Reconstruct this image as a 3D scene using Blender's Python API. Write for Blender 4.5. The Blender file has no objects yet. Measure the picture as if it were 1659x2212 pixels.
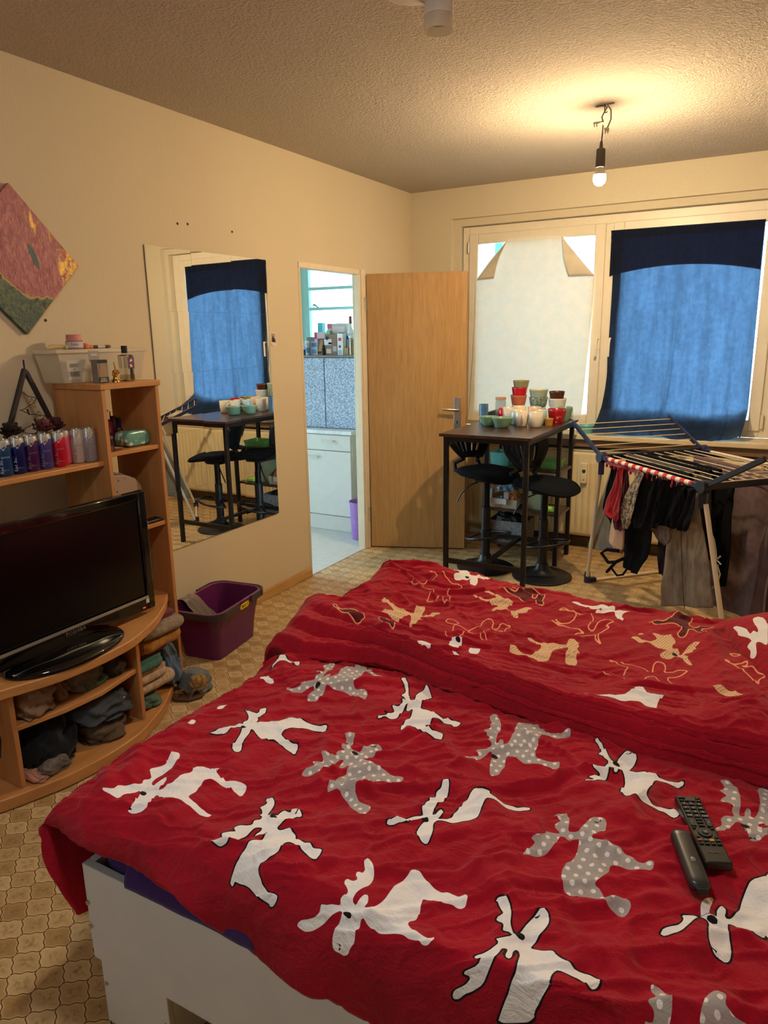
# exposure and light levels
EXPOSURE = 0.0
SKY = (.58, .82, 1.0, 1); SKY_STRENGTH = 11
BULB = (1.0, .75, .44, 1); BULB_STRENGTH = 2750
LAMP = (1.0, .95, .90, 1); LAMP_STRENGTH = 68
NAVY_T = .34
import bpy, math, random
import numpy as np
from mathutils import Vector, Matrix
random.seed(7)
S = bpy.context.scene
COL = S.collection
PI = math.pi
W = {}                      # world origin of every object's own frame (no rotations are used)

# ------------------------------------------------------------------ mesh builder
class MB:
    def __init__(self): self.v = []; self.f = []
    def add(self, vs, fs):
        n = len(self.v); self.v += [tuple(map(float, p)) for p in vs]; self.f += [tuple(i+n for i in q) for q in fs]; return self
    def box(self, x0, x1, y0, y1, z0, z1, rz=0, piv=None):
        vs = [(x, y, z) for z in (z0, z1) for y in (y0, y1) for x in (x0, x1)]
        if rz:
            px, py = piv if piv else ((x0+x1)/2, (y0+y1)/2); c, s = math.cos(rz), math.sin(rz)
            vs = [(px+(x-px)*c-(y-py)*s, py+(x-px)*s+(y-py)*c, z) for x, y, z in vs]
        return self.add(vs, [(0, 2, 3, 1), (4, 5, 7, 6), (0, 1, 5, 4), (2, 6, 7, 3), (0, 4, 6, 2), (1, 3, 7, 5)])
    def bar(self, p0, p1, w, h, up=(0, 0, 1)):
        p0, p1 = Vector(p0), Vector(p1); d = (p1-p0).normalized(); u = Vector(up)
        if abs(d.dot(u)) > .98: u = Vector((1, 0, 0))
        a = d.cross(u).normalized(); b = a.cross(d).normalized()
        vs = [p+a*(sx*w/2)+b*(sy*h/2) for p in (p0, p1) for sx, sy in ((-1, -1), (1, -1), (1, 1), (-1, 1))]
        return self.add(vs, [(3, 2, 1, 0), (4, 5, 6, 7), (0, 1, 5, 4), (1, 2, 6, 5), (2, 3, 7, 6), (3, 0, 4, 7)])
    def tube(self, path, r, n=10, cap=True, closed=False):
        P = [Vector(p) for p in path]; m = len(P); vs = []; fs = []; prev = None
        for i, p in enumerate(P):
            if closed: d = P[(i+1) % m]-P[i-1]
            else: d = P[min(i+1, m-1)]-P[max(i-1, 0)]
            d = d.normalized() if d.length > 1e-9 else Vector((0, 0, 1))
            if prev is None:
                u = Vector((0, 0, 1)) if abs(d.z) < .9 else Vector((1, 0, 0)); a = d.cross(u).normalized()
            else:
                a = (prev-d*prev.dot(d)); a = a.normalized() if a.length > 1e-6 else prev
            prev = a; b = d.cross(a); rr = r[i] if isinstance(r, (list, tuple)) else r
            vs += [p+a*(rr*math.cos(t))+b*(rr*math.sin(t)) for t in (2*PI*k/n for k in range(n))]
        for i in range(m if closed else m-1):
            j = (i+1) % m
            for k in range(n): fs.append((i*n+k, i*n+(k+1) % n, j*n+(k+1) % n, j*n+k))
        if cap and not closed: fs += [tuple(range(n-1, -1, -1)), tuple((m-1)*n+k for k in range(n))]
        return self.add(vs, fs)
    def lathe(self, prof, c=(0, 0, 0), n=28, ang=None):
        vs = []; fs = []; m = len(prof)
        for k in range(n):
            t = 2*PI*k/n
            vs += [(c[0]+r*math.cos(t), c[1]+r*math.sin(t), c[2]+z) for r, z in prof]
        for k in range(n):
            j = (k+1) % n
            for i in range(m-1):
                if prof[i][0] < 1e-6 and prof[i+1][0] < 1e-6: continue
                fs.append((k*m+i, j*m+i, j*m+i+1, k*m+i+1))
        return self.add(vs, fs)
    def prism(self, poly, z0, z1, fn=None):
        """poly in (a,b) counter-clockwise, swept from z0 to z1; fn maps (a,b,c) to world"""
        fn = fn or (lambda a, b, c: (a, b, c)); n = len(poly)
        vs = [fn(a, b, z0) for a, b in poly]+[fn(a, b, z1) for a, b in poly]
        fs = [tuple(range(n-1, -1, -1)), tuple(range(n, 2*n))]+[(i, (i+1) % n, n+(i+1) % n, n+i) for i in range(n)]
        return self.add(vs, fs)
    def grid(self, X, Y, Z, flip=False):
        a, b = X.shape; n = len(self.v)
        vs = np.stack([X, Y, Z], -1).reshape(-1, 3)
        i, j = np.meshgrid(np.arange(a-1), np.arange(b-1), indexing='ij'); k = (i*b+j).ravel()
        q = np.stack([k, k+b, k+b+1, k+1], -1) if not flip else np.stack([k, k+1, k+b+1, k+b], -1)
        return self.add(vs.tolist(), q.tolist())
    def sphere(self, c, rx, ry=None, rz=None, n=16, m=10, fn=None):
        ry = ry or rx; rz = rz or rx; vs = [(0, 0, -1)]
        for i in range(1, m):
            p = -PI/2+PI*i/m
            vs += [(math.cos(p)*math.cos(2*PI*k/n), math.cos(p)*math.sin(2*PI*k/n), math.sin(p)) for k in range(n)]
        vs.append((0, 0, 1)); fs = []
        for k in range(n): fs.append((0, 1+(k+1) % n, 1+k))
        for i in range(m-2):
            for k in range(n): a = 1+i*n; fs.append((a+k, a+(k+1) % n, a+n+(k+1) % n, a+n+k))
        a = 1+(m-2)*n
        for k in range(n): fs.append((a+k, a+(k+1) % n, len(vs)-1))
        out = []
        for x, y, z in vs:
            s = fn(x, y, z) if fn else 1
            out.append((c[0]+x*rx*s, c[1]+y*ry*s, c[2]+z*rz*s))
        return self.add(out, fs)
    def xf(self, M):
        self.v = [tuple(M @ Vector(p)) for p in self.v]; return self

def vn(x, y, seed=0):
    x = np.asarray(x, float); y = np.asarray(y, float)
    R = np.random.RandomState(seed).rand(64, 64); xi = np.floor(x).astype(int); yi = np.floor(y).astype(int)
    fx = x-xi; fy = y-yi; fx = fx*fx*fx*(fx*(fx*6-15)+10); fy = fy*fy*fy*(fy*(fy*6-15)+10)
    g = lambda a, b: R[a % 64, b % 64]
    return (g(xi, yi)*(1-fx)+g(xi+1, yi)*fx)*(1-fy)+(g(xi, yi+1)*(1-fx)+g(xi+1, yi+1)*fx)*fy-.5
def fbm(x, y, seed=0, o=4):
    return sum(vn(x*2**k, y*2**k, seed+k)*.5**k for k in range(o))
def ridge(x, y, seed=0):
    return 1-np.abs(vn(x, y, seed)*2)

# ------------------------------------------------------------------ objects
def finish(me, smooth, ang=40):
    if smooth:
        me.shade_smooth(); me.set_sharp_from_angle(angle=math.radians(ang))
def obj(name, mb, m, parent=None, loc=None, smooth=True, bevel=0, ang=40, sub=0, solid=0):
    o0 = W[parent] if parent is not None else Vector(loc if loc is not None else (0, 0, 0))
    me = bpy.data.meshes.new(name)
    me.from_pydata([(x-o0.x, y-o0.y, z-o0.z) for x, y, z in mb.v], [], mb.f); me.update()
    me.materials.append(m); finish(me, smooth, ang)
    o = bpy.data.objects.new(name, me); COL.objects.link(o)
    if parent is not None: o.parent = parent
    else: o.location = o0
    W[o] = o0.copy()
    if solid:
        s = o.modifiers.new('thickness', 'SOLIDIFY'); s.thickness = solid; s.offset = 0
    if bevel:
        b = o.modifiers.new('bevel', 'BEVEL'); b.width = bevel; b.segments = 2; b.limit_method = 'ANGLE'; b.angle_limit = math.radians(50); b.harden_normals = False
    if sub:
        s = o.modifiers.new('sub', 'SUBSURF'); s.levels = sub; s.render_levels = sub
    return o
def tag(o, label, cat, group=None, kind=None):
    o['label'] = label; o['category'] = cat
    if group: o['group'] = group
    if kind: o['kind'] = kind
    return o
def thing(name, label, cat, loc, group=None):
    o = bpy.data.objects.new(name, None); COL.objects.link(o); o.location = loc; o.empty_display_size = .05
    W[o] = Vector(loc); return tag(o, label, cat, group)
def one(name, label, cat, mb, m, loc, group=None, **k):
    return tag(obj(name, mb, m, None, loc, **k), label, cat, group)
def struct(name, mb, m, label=None, parent=None, **k):
    o = obj(name, mb, m, parent, **k)
    if parent is None: o['kind'] = 'structure'; o['label'] = label or name.replace('_', ' '); o['category'] = name.split('_')[0]
    return o
def dup(root, loc, label=None, group=None):
    def cp(o, par):
        c = o.copy(); COL.objects.link(c)
        if par is not None: c.parent = par
        W[c] = Vector(loc)
        for ch in list(o.children): cp(ch, c)
        return c
    r = cp(root, None); r.location = loc
    if label: r['label'] = label
    if group: r['group'] = group
    return r
def text(s, size, m, parent, M, name='lettering', depth=.0004, bend=None, align='CENTER', squeeze=1):
    cu = bpy.data.curves.new('t', 'FONT'); cu.body = s; cu.size = size; cu.align_x = align; cu.align_y = 'CENTER'
    cu.extrude = depth; cu.resolution_u = 2; cu.space_character = 1.02
    t = bpy.data.objects.new('t', cu); COL.objects.link(t)
    dg = bpy.context.evaluated_depsgraph_get()
    me = bpy.data.meshes.new_from_object(t.evaluated_get(dg))
    vs = [v.co.copy() for v in me.vertices]; fs = [tuple(p.vertices) for p in me.polygons]
    bpy.data.objects.remove(t); bpy.data.curves.remove(cu); bpy.data.meshes.remove(me)
    mb = MB(); out = []
    for v in vs:
        p = Vector((v.x*squeeze, v.y, v.z))
        if bend: p = bend(p)
        out.append(M @ p)
    mb.add(out, fs)
    return obj(name, mb, m, parent, smooth=False)
def frame(o, x, y):
    """matrix with local x, y axes and origin o"""
    x = Vector(x).normalized(); y = Vector(y).normalized(); z = x.cross(y)
    return Matrix(((x.x, y.x, z.x, o[0]), (x.y, y.y, z.y, o[1]), (x.z, y.z, z.z, o[2]), (0, 0, 0, 1)))

# ------------------------------------------------------------------ materials
def lin(c):
    return tuple(((v/255)/12.92 if v/255 <= .04045 else ((v/255+.055)/1.055)**2.4) for v in c)+(1,)
class NT:
    def __init__(self, name):
        self.m = bpy.data.materials.new(name); self.m.use_nodes = True; self.t = self.m.node_tree; self.n = self.t.nodes; self.n.clear()
        self.out = self.n.new('ShaderNodeOutputMaterial'); self.b = self.n.new('ShaderNodeBsdfPrincipled'); self.l(self.b.outputs[0], self.out.inputs[0])
    def l(self, a, b): self.t.links.new(a, b)
    def set(self, s, v):
        if hasattr(v, 'links'): self.l(v, s)
        elif isinstance(v, (tuple, list)) and hasattr(s.default_value, '__len__') and len(s.default_value) != len(v): s.default_value = v[:len(s.default_value)]
        else: s.default_value = v
    def node(self, t, ins={}, **kw):
        n = self.n.new(t)
        for k, v in kw.items(): setattr(n, k, v)
        for k, v in ins.items(): self.set(n.inputs[k], v)
        return n
    def mth(self, op, a, b=0, c=0): 
        n = self.node('ShaderNodeMath', {0: a, 1: b}, operation=op)
        if c: self.set(n.inputs[2], c)
        return n.outputs[0]
    def mix(self, f, a, b):
        n = self.node('ShaderNodeMix', data_type='RGBA'); self.set(n.inputs[0], f); self.set(n.inputs[6], a); self.set(n.inputs[7], b); return n.outputs[2]
    def mrange(self, v, a, b, c=0, d=1):
        return self.node('ShaderNodeMapRange', {0: v, 1: a, 2: b, 3: c, 4: d}).outputs[0]
    def co(self, which='Object', scale=(1, 1, 1), rot=(0, 0, 0)):
        c = self.node('ShaderNodeTexCoord'); mp = self.node('ShaderNodeMapping', {0: c.outputs[which], 2: rot, 3: scale}); return mp.outputs[0]
    def noise(self, vec, scale, detail=4, rough=.55, dist=0):
        return self.node('ShaderNodeTexNoise', {'Vector': vec, 'Scale': scale, 'Detail': detail, 'Roughness': rough, 'Distortion': dist}).outputs[0]
    def bump(self, h, strength=.3, dist=.002):
        b = self.node('ShaderNodeBump', {'Height': h, 'Strength': strength, 'Distance': dist}); self.l(b.outputs[0], self.b.inputs['Normal'])
    def base(self, c): self.set(self.b.inputs['Base Color'], c)
    def p(self, **k):
        for a, v in k.items(): self.set(self.b.inputs[a.replace('_', ' ')], v)
        return self
_m = {}
def mat(name, c, rough=.5, metal=0, var=.12, vs=14, bump=0, bs=180, coat=0, trans=0, sheen=0, alpha=1, stretch=(1, 1, 1), spec=.5, ior=1.45):
    """plain procedural material: colour with a little noise, optional bump"""
    if name in _m: return _m[name]
    k = NT(name); v = k.co('Object', stretch); c = lin(c)
    n = k.noise(v, vs)
    k.base(k.mix(k.mrange(n, .3, .7), tuple(x*(1-var) for x in c[:3])+(1,), tuple(min(1, x*(1+var)) for x in c[:3])+(1,)))
    k.p(Roughness=rough, Metallic=metal, IOR=ior)
    k.set(k.b.inputs['Specular IOR Level'], spec)
    if coat: k.set(k.b.inputs['Coat Weight'], coat)
    if trans: k.set(k.b.inputs['Transmission Weight'], trans)
    if sheen: k.set(k.b.inputs['Sheen Weight'], sheen)
    if alpha < 1: k.set(k.b.inputs['Alpha'], alpha)
    if bump: k.bump(k.noise(v, bs, 5), bump)
    _m[name] = k.m; return k.m
def fabric(name, c, weave=500, bump=.35, var=.2, vs=9, rough=.92, sheen=.15):
    return mat(name, c, rough, 0, var, vs, bump, weave, 0, 0, sheen, spec=.2)
def lerp_tab(t, x):
    return np.interp(x, [a for a, b in t], [b for a, b in t])
def sstep(a, b, x):
    t = np.clip((x-a)/(b-a), 0, 1); return t*t*(3-2*t)
def left_edge(u, x0, r, drop=.0):
    """u<0 hangs down the side, 0..quarter arc, then flat: returns x, fall"""
    q = r*math.pi/2
    a = np.clip(u/r, 0, math.pi/2)
    x = np.where(u < 0, x0, np.where(u < q, x0+r*(1-np.cos(a)), x0+r+(u-q)))
    f = np.where(u < 0, r-u, np.where(u < q, r*(1-np.sin(a)), 0))
    return x, f
HEM = [(1.3, .522), (1.5, .515), (1.63, .507), (1.70, .502), (1.76, .492), (1.82, .466), (1.865, .446), (1.94, .436), (2.03, .427), (2.11, .418), (2.18, .405), (2.4, .33), (2.7, .27), (3.4, .27)]
RID = [(1.3, .965), (1.6, .95), (2.0, .92), (2.3, .905), (3.4, .90)]
def near_surf(u, v):
    u = np.asarray(u, float); v = np.asarray(v, float)
    x, fl = left_edge(u, 1.335, .09)
    yr = lerp_tab(RID, x); hem = lerp_tab(HEM, x)
    w = np.clip(-v/.2, 0, 1)*math.pi/2
    y = np.where(v < 0, yr-(yr-.855)*np.sin(w), yr+v)
    df = (.6-hem)*(1-np.cos(w))
    m = np.maximum(fl, df); z = .6-m-.012*np.exp(-np.abs(fl-df)/.02)*(np.minimum(fl, df) > 0)
    z = z-.02*np.exp(-((x-1.75)/.22)**2-((y-1.35)/.25)**2)*0
    z = np.where(v > .62, z-.05*sstep(.66, .95, v), z)
    return x, y, z
YT = [(1.1, 2.05), (1.39, 1.98), (1.555, 1.924), (1.723, 1.86), (1.892, 1.80), (2.033, 1.774), (2.214, 1.737), (2.375, 1.714), (2.464, 1.706), (2.59, 1.68), (3.4, 1.66)]
YB = [(1.1, 1.78), (1.357, 1.735), (1.43, 1.722), (1.64, 1.782), (1.76, 1.778), (1.958, 1.73), (2.23, 1.686), (2.39, 1.657), (2.48, 1.635), (2.58, 1.632), (2.72, 1.63), (3.4, 1.62)]
def far_surf(u, v):
    u = np.asarray(u, float); v = np.asarray(v, float)
    x0 = 1.265-.04*np.exp(-((v-.30)/.10)**2)
    x, fl = left_edge(u, x0, .08)
    fl = np.where(u < 0, .08-u*.9, fl)
    yt = lerp_tab(YT, x); yb = lerp_tab(YB, x)
    # profile: v=0 under the hem, .08 bottom edge, .28 ridge, .45 trough, then flat to 1.02, then down
    kv = np.array([-.04, 0, .06, .16, .27, .36, .50, .70, .90, 1.02, 1.09, 1.15, 1.27])
    d = yt-yb
    ys = [yb+.05, yb+.004, yb-.002, yb+.45*d, yt, yt+.085, yt+.215, yt+.40, None, None, None, None, None]
    zs = [.555, .565, .600, .642, .664, .648, .618, .604, .597, .588, .560, .505, .39]
    end = [2.46, 2.60, 2.675, 2.715, 2.72]
    for i in range(5): ys[8+i] = np.maximum(end[i], yt+.55) if i == 0 else end[i]+0*x
    ysn = np.stack(np.broadcast_arrays(*[np.asarray(a, float)+0*x for a in ys]), -1)
    zsn = np.array(zs)
    i = np.clip(np.searchsorted(kv, v, side='right')-1, 0, len(kv)-2)
    t = np.clip((v-kv[i])/(kv[i+1]-kv[i]), 0, 1)
    def cr(P):
        n = len(kv)
        g = lambda k: np.take_along_axis(P, np.clip(k, 0, n-1)[..., None], -1)[..., 0]
        p0, p1, p2, p3 = g(i-1), g(i), g(i+1), g(i+2)
        return .5*((2*p1)+(-p0+p2)*t+(2*p0-5*p1+4*p2-p3)*t*t+(-p0+3*p1-3*p2+p3)*t**3)
    y = cr(ysn); z = cr(np.broadcast_to(zsn, ysn.shape))
    # crumpled corner bunched up beside the pillow
    z = z+.055*np.exp(-((x-2.72)/.10)**2-((y-1.80)/.11)**2)
    # three long folds running along the turned edge
    k = np.clip((v-.03)/.24, 0, 1)
    z = z+.007*np.sin(k*3*2*math.pi+1.2)*np.sin(k*math.pi)*sstep(1.3, 1.5, x)
    z = z+.05*np.exp(-((x-1.38)/.38)**2)*sstep(2.25, 2.6, y)*sstep(.38, .5, z)
    z = z-fl
    return x, y, z
def pillow_surf(u, v):
    """u along x -1..1, v along y -1..1, top side only"""
    u = np.asarray(u, float); v = np.asarray(v, float)
    a = math.radians(23)
    px = u*.34*(1-.06*v*v); py = v*.26*(1-.07*u*u)
    e = np.clip(1-np.abs(u)**2.6, 0, 1)**.55*np.clip(1-np.abs(v)**2.6, 0, 1)**.55
    x = 2.965+px*math.cos(a)-py*math.sin(a); y = 2.475+px*math.sin(a)+py*math.cos(a)
    z = .60+.10*e
    return x, y, z
MOOSE_NEAR = [
 (0,[(498,158),(504,164),(516,162),(532,150),(538,142),(542,132),(546,118),(548,106),(558,104),(570,110),(568,124),(570,134),(588,136),(586,142),(592,150),(604,150),(614,144),(620,134),(612,130),(610,120),(606,106),(594,88),(594,82),(602,80),(618,88),(634,84),(646,80),(652,72),(670,64),(684,62),(690,64),(706,58),(712,58),(722,64),(728,60),(732,46),(730,34),(722,32),(708,38),(690,42),(672,44),(658,40),(652,34),(654,20),(652,6),(642,-16),(636,-40),(636,-52),(642,-62),(650,-68),(652,-72),(662,-76),(668,-80),(682,-78),(692,-78),(692,-88),(688,-98),(680,-104),(676,-98),(662,-100),(648,-102),(642,-98),(632,-94),(618,-90),(600,-92),(590,-90),(590,-98),(588,-104),(580,-98),(580,-88),(580,-74),(580,-60),(584,-42),(582,-22),(584,0),(586,18),(588,38),(588,52),(586,60),(580,64),(580,56),(578,46),(574,38),(566,40),(564,48),(568,60),(566,66),(562,66),(552,58),(552,46),(552,34),(546,22),(546,4),(544,-16),(542,-28),(530,-38),(514,-40),(496,-38),(508,-30),(520,-24),(524,-12),(520,-4),(510,2),(504,8),(510,16),(518,22),(528,26),(514,34),(514,42),(524,48),(536,54),(542,62),(536,74),(544,82),(546,88),(542,94),(530,98),(532,106),(526,112),(514,118),(520,128),(522,136),(510,146)],[(568,102)]),
 (2,[(808,86),(812,92),(826,88),(840,72),(846,54),(846,38),(840,24),(836,12),(838,-6),(844,-14),(848,-6),(848,10),(852,22),(858,20),(864,8),(860,-4),(874,4),(882,26),(884,44),(884,62),(886,84),(892,104),(898,124),(914,122),(932,114),(954,108),(966,106),(974,112),(988,110),(998,108),(1008,120),(1014,114),(1016,98),(1012,90),(1006,88),(994,90),(976,82),(956,80),(938,80),(942,68),(948,50),(950,32),(942,22),(942,14),(950,8),(968,2),(982,-6),(996,0),(1002,4),(1000,-14),(994,-32),(984,-34),(974,-26),(958,-30),(946,-26),(930,-28),(918,-34),(906,-44),(890,-46),(878,-40),(870,-34),(864,-38),(866,-56),(860,-68),(862,-84),(862,-98),(854,-110),(854,-116),(846,-122),(836,-124),(824,-122),(820,-114),(820,-100),(822,-84),(828,-66),(828,-48),(824,-44),(812,-60),(802,-76),(790,-94),(776,-108),(762,-116),(750,-114),(742,-110),(746,-100),(758,-92),(776,-82),(784,-72),(784,-62),(782,-54),(796,-50),(802,-42),(820,-34),(816,-20),(818,-8),(824,2),(820,10),(808,16),(804,24),(806,30),(818,30),(824,38),(814,48),(808,56),(810,62),(820,62),(822,68),(814,78)],[(838,-48)]),
 (1,[(1084,412),(1088,422),(1100,422),(1112,410),(1120,398),(1124,380),(1128,356),(1142,360),(1148,366),(1150,382),(1154,398),(1160,416),(1172,426),(1182,428),(1190,418),(1192,404),(1194,392),(1182,382),(1178,370),(1174,354),(1190,356),(1208,356),(1226,358),(1238,348),(1256,346),(1264,338),(1276,336),(1286,348),(1294,344),(1294,330),(1290,322),(1278,322),(1254,318),(1236,318),(1220,314),(1222,294),(1218,276),(1208,258),(1206,250),(1214,248),(1222,240),(1228,232),(1240,230),(1252,224),(1264,228),(1272,228),(1276,220),(1274,206),(1268,194),(1258,196),(1244,200),(1230,206),(1216,212),(1208,220),(1200,220),(1190,216),(1178,214),(1178,206),(1168,210),(1160,216),(1154,228),(1148,238),(1146,246),(1144,260),(1146,282),(1154,286),(1156,304),(1156,324),(1154,344),(1150,348),(1142,346),(1136,338),(1130,340),(1126,344),(1116,342),(1116,332),(1114,312),(1112,292),(1106,278),(1094,262),(1082,258),(1074,252),(1070,246),(1070,256),(1076,274),(1082,286),(1080,292),(1072,292),(1074,298),(1082,310),(1090,328),(1092,332),(1080,330),(1102,340),(1116,350),(1102,358),(1098,364),(1102,370),(1106,382),(1104,388),(1094,394),(1088,402)],[]),
 (0,[(1060,126),(1072,134),(1088,126),(1100,102),(1106,78),(1118,64),(1124,72),(1128,96),(1134,120),(1142,140),(1154,136),(1162,118),(1160,98),(1152,76),(1148,54),(1166,56),(1182,62),(1192,52),(1212,48),(1226,44),(1246,48),(1262,44),(1266,32),(1258,14),(1242,20),(1224,24),(1204,26),(1196,14),(1200,-20),(1190,-52),(1182,-68),(1184,-78),(1126,-98),(1130,-84),(1140,-52),(1146,-18),(1142,20),(1134,36),(1128,30),(1132,12),(1128,4),(1120,10),(1118,32),(1110,28),(1110,2),(1104,-38),(1098,-60),(1078,-78),(1056,-94),(1048,-92),(1050,-84),(1068,-70),(1076,-56),(1062,-56),(1064,-50),(1084,-36),(1088,-12),(1074,-8),(1072,2),(1092,16),(1102,34),(1092,42),(1104,48),(1116,58),(1110,64),(1098,60),(1096,72),(1080,80),(1078,86),(1088,96),(1076,108)],[(1126,68)]),
 (1,[(1332,76),(1348,78),(1364,60),(1368,38),(1366,22),(1334,4),(1334,20),(1344,20),(1346,32),(1332,36),(1340,48),(1344,54),(1334,66)],[]),
 (1,[(1406,44),(1404,58),(1408,88),(1420,104),(1436,102),(1434,86),(1446,80),(1464,82),(1480,84)],[]),
 (0,[(1354,242),(1366,244),(1382,250),(1396,262),(1408,272),(1406,286),(1412,302),(1422,294),(1420,280),(1428,280),(1440,306),(1444,350),(1454,388),(1482,418),(1486,264),(1466,258),(1450,262),(1428,272),(1426,256),(1432,232),(1436,214),(1436,194),(1430,182),(1412,184),(1402,200),(1398,224),(1398,246),(1388,252),(1380,246),(1372,226),(1360,202),(1338,184),(1328,186),(1332,200),(1352,212),(1360,230)],[(1402,254)]),
 (2,[(1382,310),(1400,324),(1396,284),(1396,260),(1382,252)],[]),
 (0,[(1086,734),(1108,726),(1128,696),(1144,664),(1160,662),(1160,690),(1172,718),(1192,718),(1200,696),(1194,662),(1186,644),(1212,656),(1226,664),(1238,646),(1258,632),(1276,628),(1292,634),(1306,656),(1310,644),(1300,616),(1288,616),(1270,614),(1252,608),(1250,576),(1246,546),(1248,530),(1264,520),(1282,532),(1298,526),(1312,530),(1318,516),(1314,500),(1304,498),(1288,510),(1270,512),(1242,506),(1222,512),(1220,500),(1206,508),(1194,526),(1192,552),(1194,586),(1188,608),(1172,632),(1172,610),(1164,608),(1160,626),(1164,636),(1150,638),(1154,598),(1148,566),(1134,534),(1122,524),(1116,532),(1124,544),(1132,562),(1118,562),(1120,570),(1136,584),(1138,594),(1118,592),(1120,604),(1138,616),(1138,632),(1144,654),(1130,660),(1128,666),(1116,666),(1116,672),(1120,684),(1108,706)],[(1160,660)]),
 (1,[(824,708),(828,724),(846,710),(866,682),(872,660),(874,630),(880,606),(886,606),(886,620),(896,620),(900,602),(908,614),(908,648),(900,702),(900,728),(916,750),(932,754),(954,730),(978,720),(1004,734),(1022,760),(1032,740),(1030,710),(1008,702),(982,706),(968,696),(970,664),(978,638),(976,618),(986,600),(1006,596),(1028,600),(1040,610),(1046,588),(1040,574),(1020,580),(992,578),(966,568),(944,580),(918,580),(922,558),(928,540),(926,520),(926,508),(912,490),(904,502),(894,532),(886,566),(880,576),(874,556),(868,528),(848,502),(834,498),(828,504),(842,518),(856,530),(862,542),(848,550),(852,560),(866,570),(868,586),(872,594),(872,602),(856,604),(862,616),(850,618),(848,628),(836,634),(836,640),(844,644),(848,656),(842,662),(844,674),(830,692)],[(892,566)]),
 (0,[(834,390),(842,404),(854,384),(862,342),(858,306),(864,272),(870,276),(868,290),(872,302),(880,298),(882,282),(878,268),(900,284),(902,324),(904,368),(906,400),(918,416),(938,422),(940,410),(958,404),(980,398),(1006,400),(1020,414),(1032,416),(1034,404),(1022,394),(1004,390),(984,376),(962,366),(952,352),(954,324),(954,292),(916,268),(882,264),(878,250),(894,216),(894,190),(878,190),(864,200),(856,218),(856,240),(858,252),(840,250),(830,234),(812,206),(796,198),(790,206),(806,218),(818,234),(826,250),(832,258),(848,264),(836,278),(838,290),(830,308),(836,318),(830,330),(838,346),(830,362),(838,374)],[(856,254)]),
 (1,[(1376,684),(1394,700),(1410,676),(1420,650),(1424,616),(1422,586),(1434,584),(1432,606),(1440,614),(1444,608),(1444,590),(1452,590),(1458,618),(1460,656),(1450,702),(1472,748),(1476,580),(1466,576),(1458,570),(1464,560),(1476,546),(1476,520),(1462,500),(1448,492),(1442,506),(1436,538),(1432,560),(1420,560),(1412,538),(1400,508),(1386,492),(1372,488),(1370,492),(1378,508),(1396,538),(1390,558),(1398,570),(1416,576),(1408,596),(1412,606),(1400,614),(1384,620),(1386,628),(1398,640),(1380,648),(1382,658),(1390,666),(1384,680)],[(1436,552)]),
 (2,[(202,152),(208,164),(226,158),(244,132),(248,108),(244,90),(238,72),(238,54),(250,46),(252,62),(256,82),(264,78),(272,58),(270,42),(282,54),(290,82),(286,106),(296,126),(286,150),(296,162),(322,166),(332,184),(338,176),(332,168),(370,154),(396,156),(430,170),(440,158),(448,130),(434,132),(414,138),(382,134),(348,122),(346,108),(356,80),(354,56),(374,50),(402,50),(432,54),(430,42),(416,36),(380,36),(354,34),(332,28),(308,24),(276,34),(284,14),(300,-14),(300,-36),(280,-52),(262,-52),(266,-34),(256,-14),(246,12),(236,24),(234,12),(220,-10),(220,-34),(202,-40),(180,-44),(172,-40),(196,-24),(192,2),(212,18),(226,38),(214,50),(230,62),(210,76),(198,84),(214,110),(218,122),(206,136)],[(248,20)]),
 (0,[(202,422),(234,412),(260,414),(242,446),(250,462),(270,436),(274,412),(264,396),(264,382),(274,362),(266,384),(264,406),(276,396),(284,368),(302,374),(306,406),(332,422),(346,444),(372,466),(372,452),(402,452),(442,448),(466,458),(472,432),(454,432),(414,426),(384,396),(376,378),(376,368),(410,352),(434,350),(444,356),(460,318),(446,322),(420,330),(386,336),(366,324),(342,322),(300,340),(310,316),(314,288),(332,260),(322,246),(302,258),(296,284),(288,310),(276,332),(260,324),(262,288),(244,274),(214,266),(232,286),(234,310),(238,330),(264,346),(250,362),(254,376),(244,392),(224,406)],[(278,332)]),
 (1,[(232,802),(232,820),(258,796),(288,752),(306,704),(314,668),(316,646),(320,636),(326,662),(334,664),(338,654),(330,642),(350,662),(342,700),(334,756),(348,764),(318,840),(320,862),(358,824),(398,776),(426,768),(466,762),(478,726),(460,734),(412,760),(394,760),(408,714),(422,678),(412,666),(424,656),(452,652),(476,648),(484,616),(464,620),(444,616),(418,628),(400,628),(380,618),(348,620),(352,604),(360,580),(360,568),(360,548),(346,542),(334,542),(324,558),(324,584),(314,606),(304,594),(296,572),(278,554),(258,556),(238,564),(258,574),(276,588),(276,604),(304,620),(292,640),(306,650),(296,662),(278,666),(272,678),(294,682),(280,708),(262,724),(254,746),(268,750)],[(326,606)]),
 (0,[(516,768),(528,778),(554,750),(580,702),(598,680),(608,684),(594,724),(596,752),(592,790),(606,782),(630,752),(636,734),(628,716),(630,690),(636,666),(652,678),(668,678),(690,658),(712,658),(740,648),(764,652),(768,642),(762,622),(746,628),(720,636),(698,634),(692,620),(700,590),(692,574),(696,558),(714,546),(738,534),(750,540),(760,552),(766,536),(768,516),(758,516),(730,522),(706,526),(680,530),(666,524),(664,514),(650,528),(636,550),(636,578),(634,612),(626,642),(616,654),(614,638),(604,640),(600,656),(604,662),(596,654),(600,622),(602,592),(592,580),(570,582),(562,562),(556,564),(556,580),(568,600),(554,604),(566,604),(582,618),(560,632),(584,636),(584,660),(574,666),(590,672),(574,678),(574,690),(558,692),(566,710),(546,742)],[(610,684)]),
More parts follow.
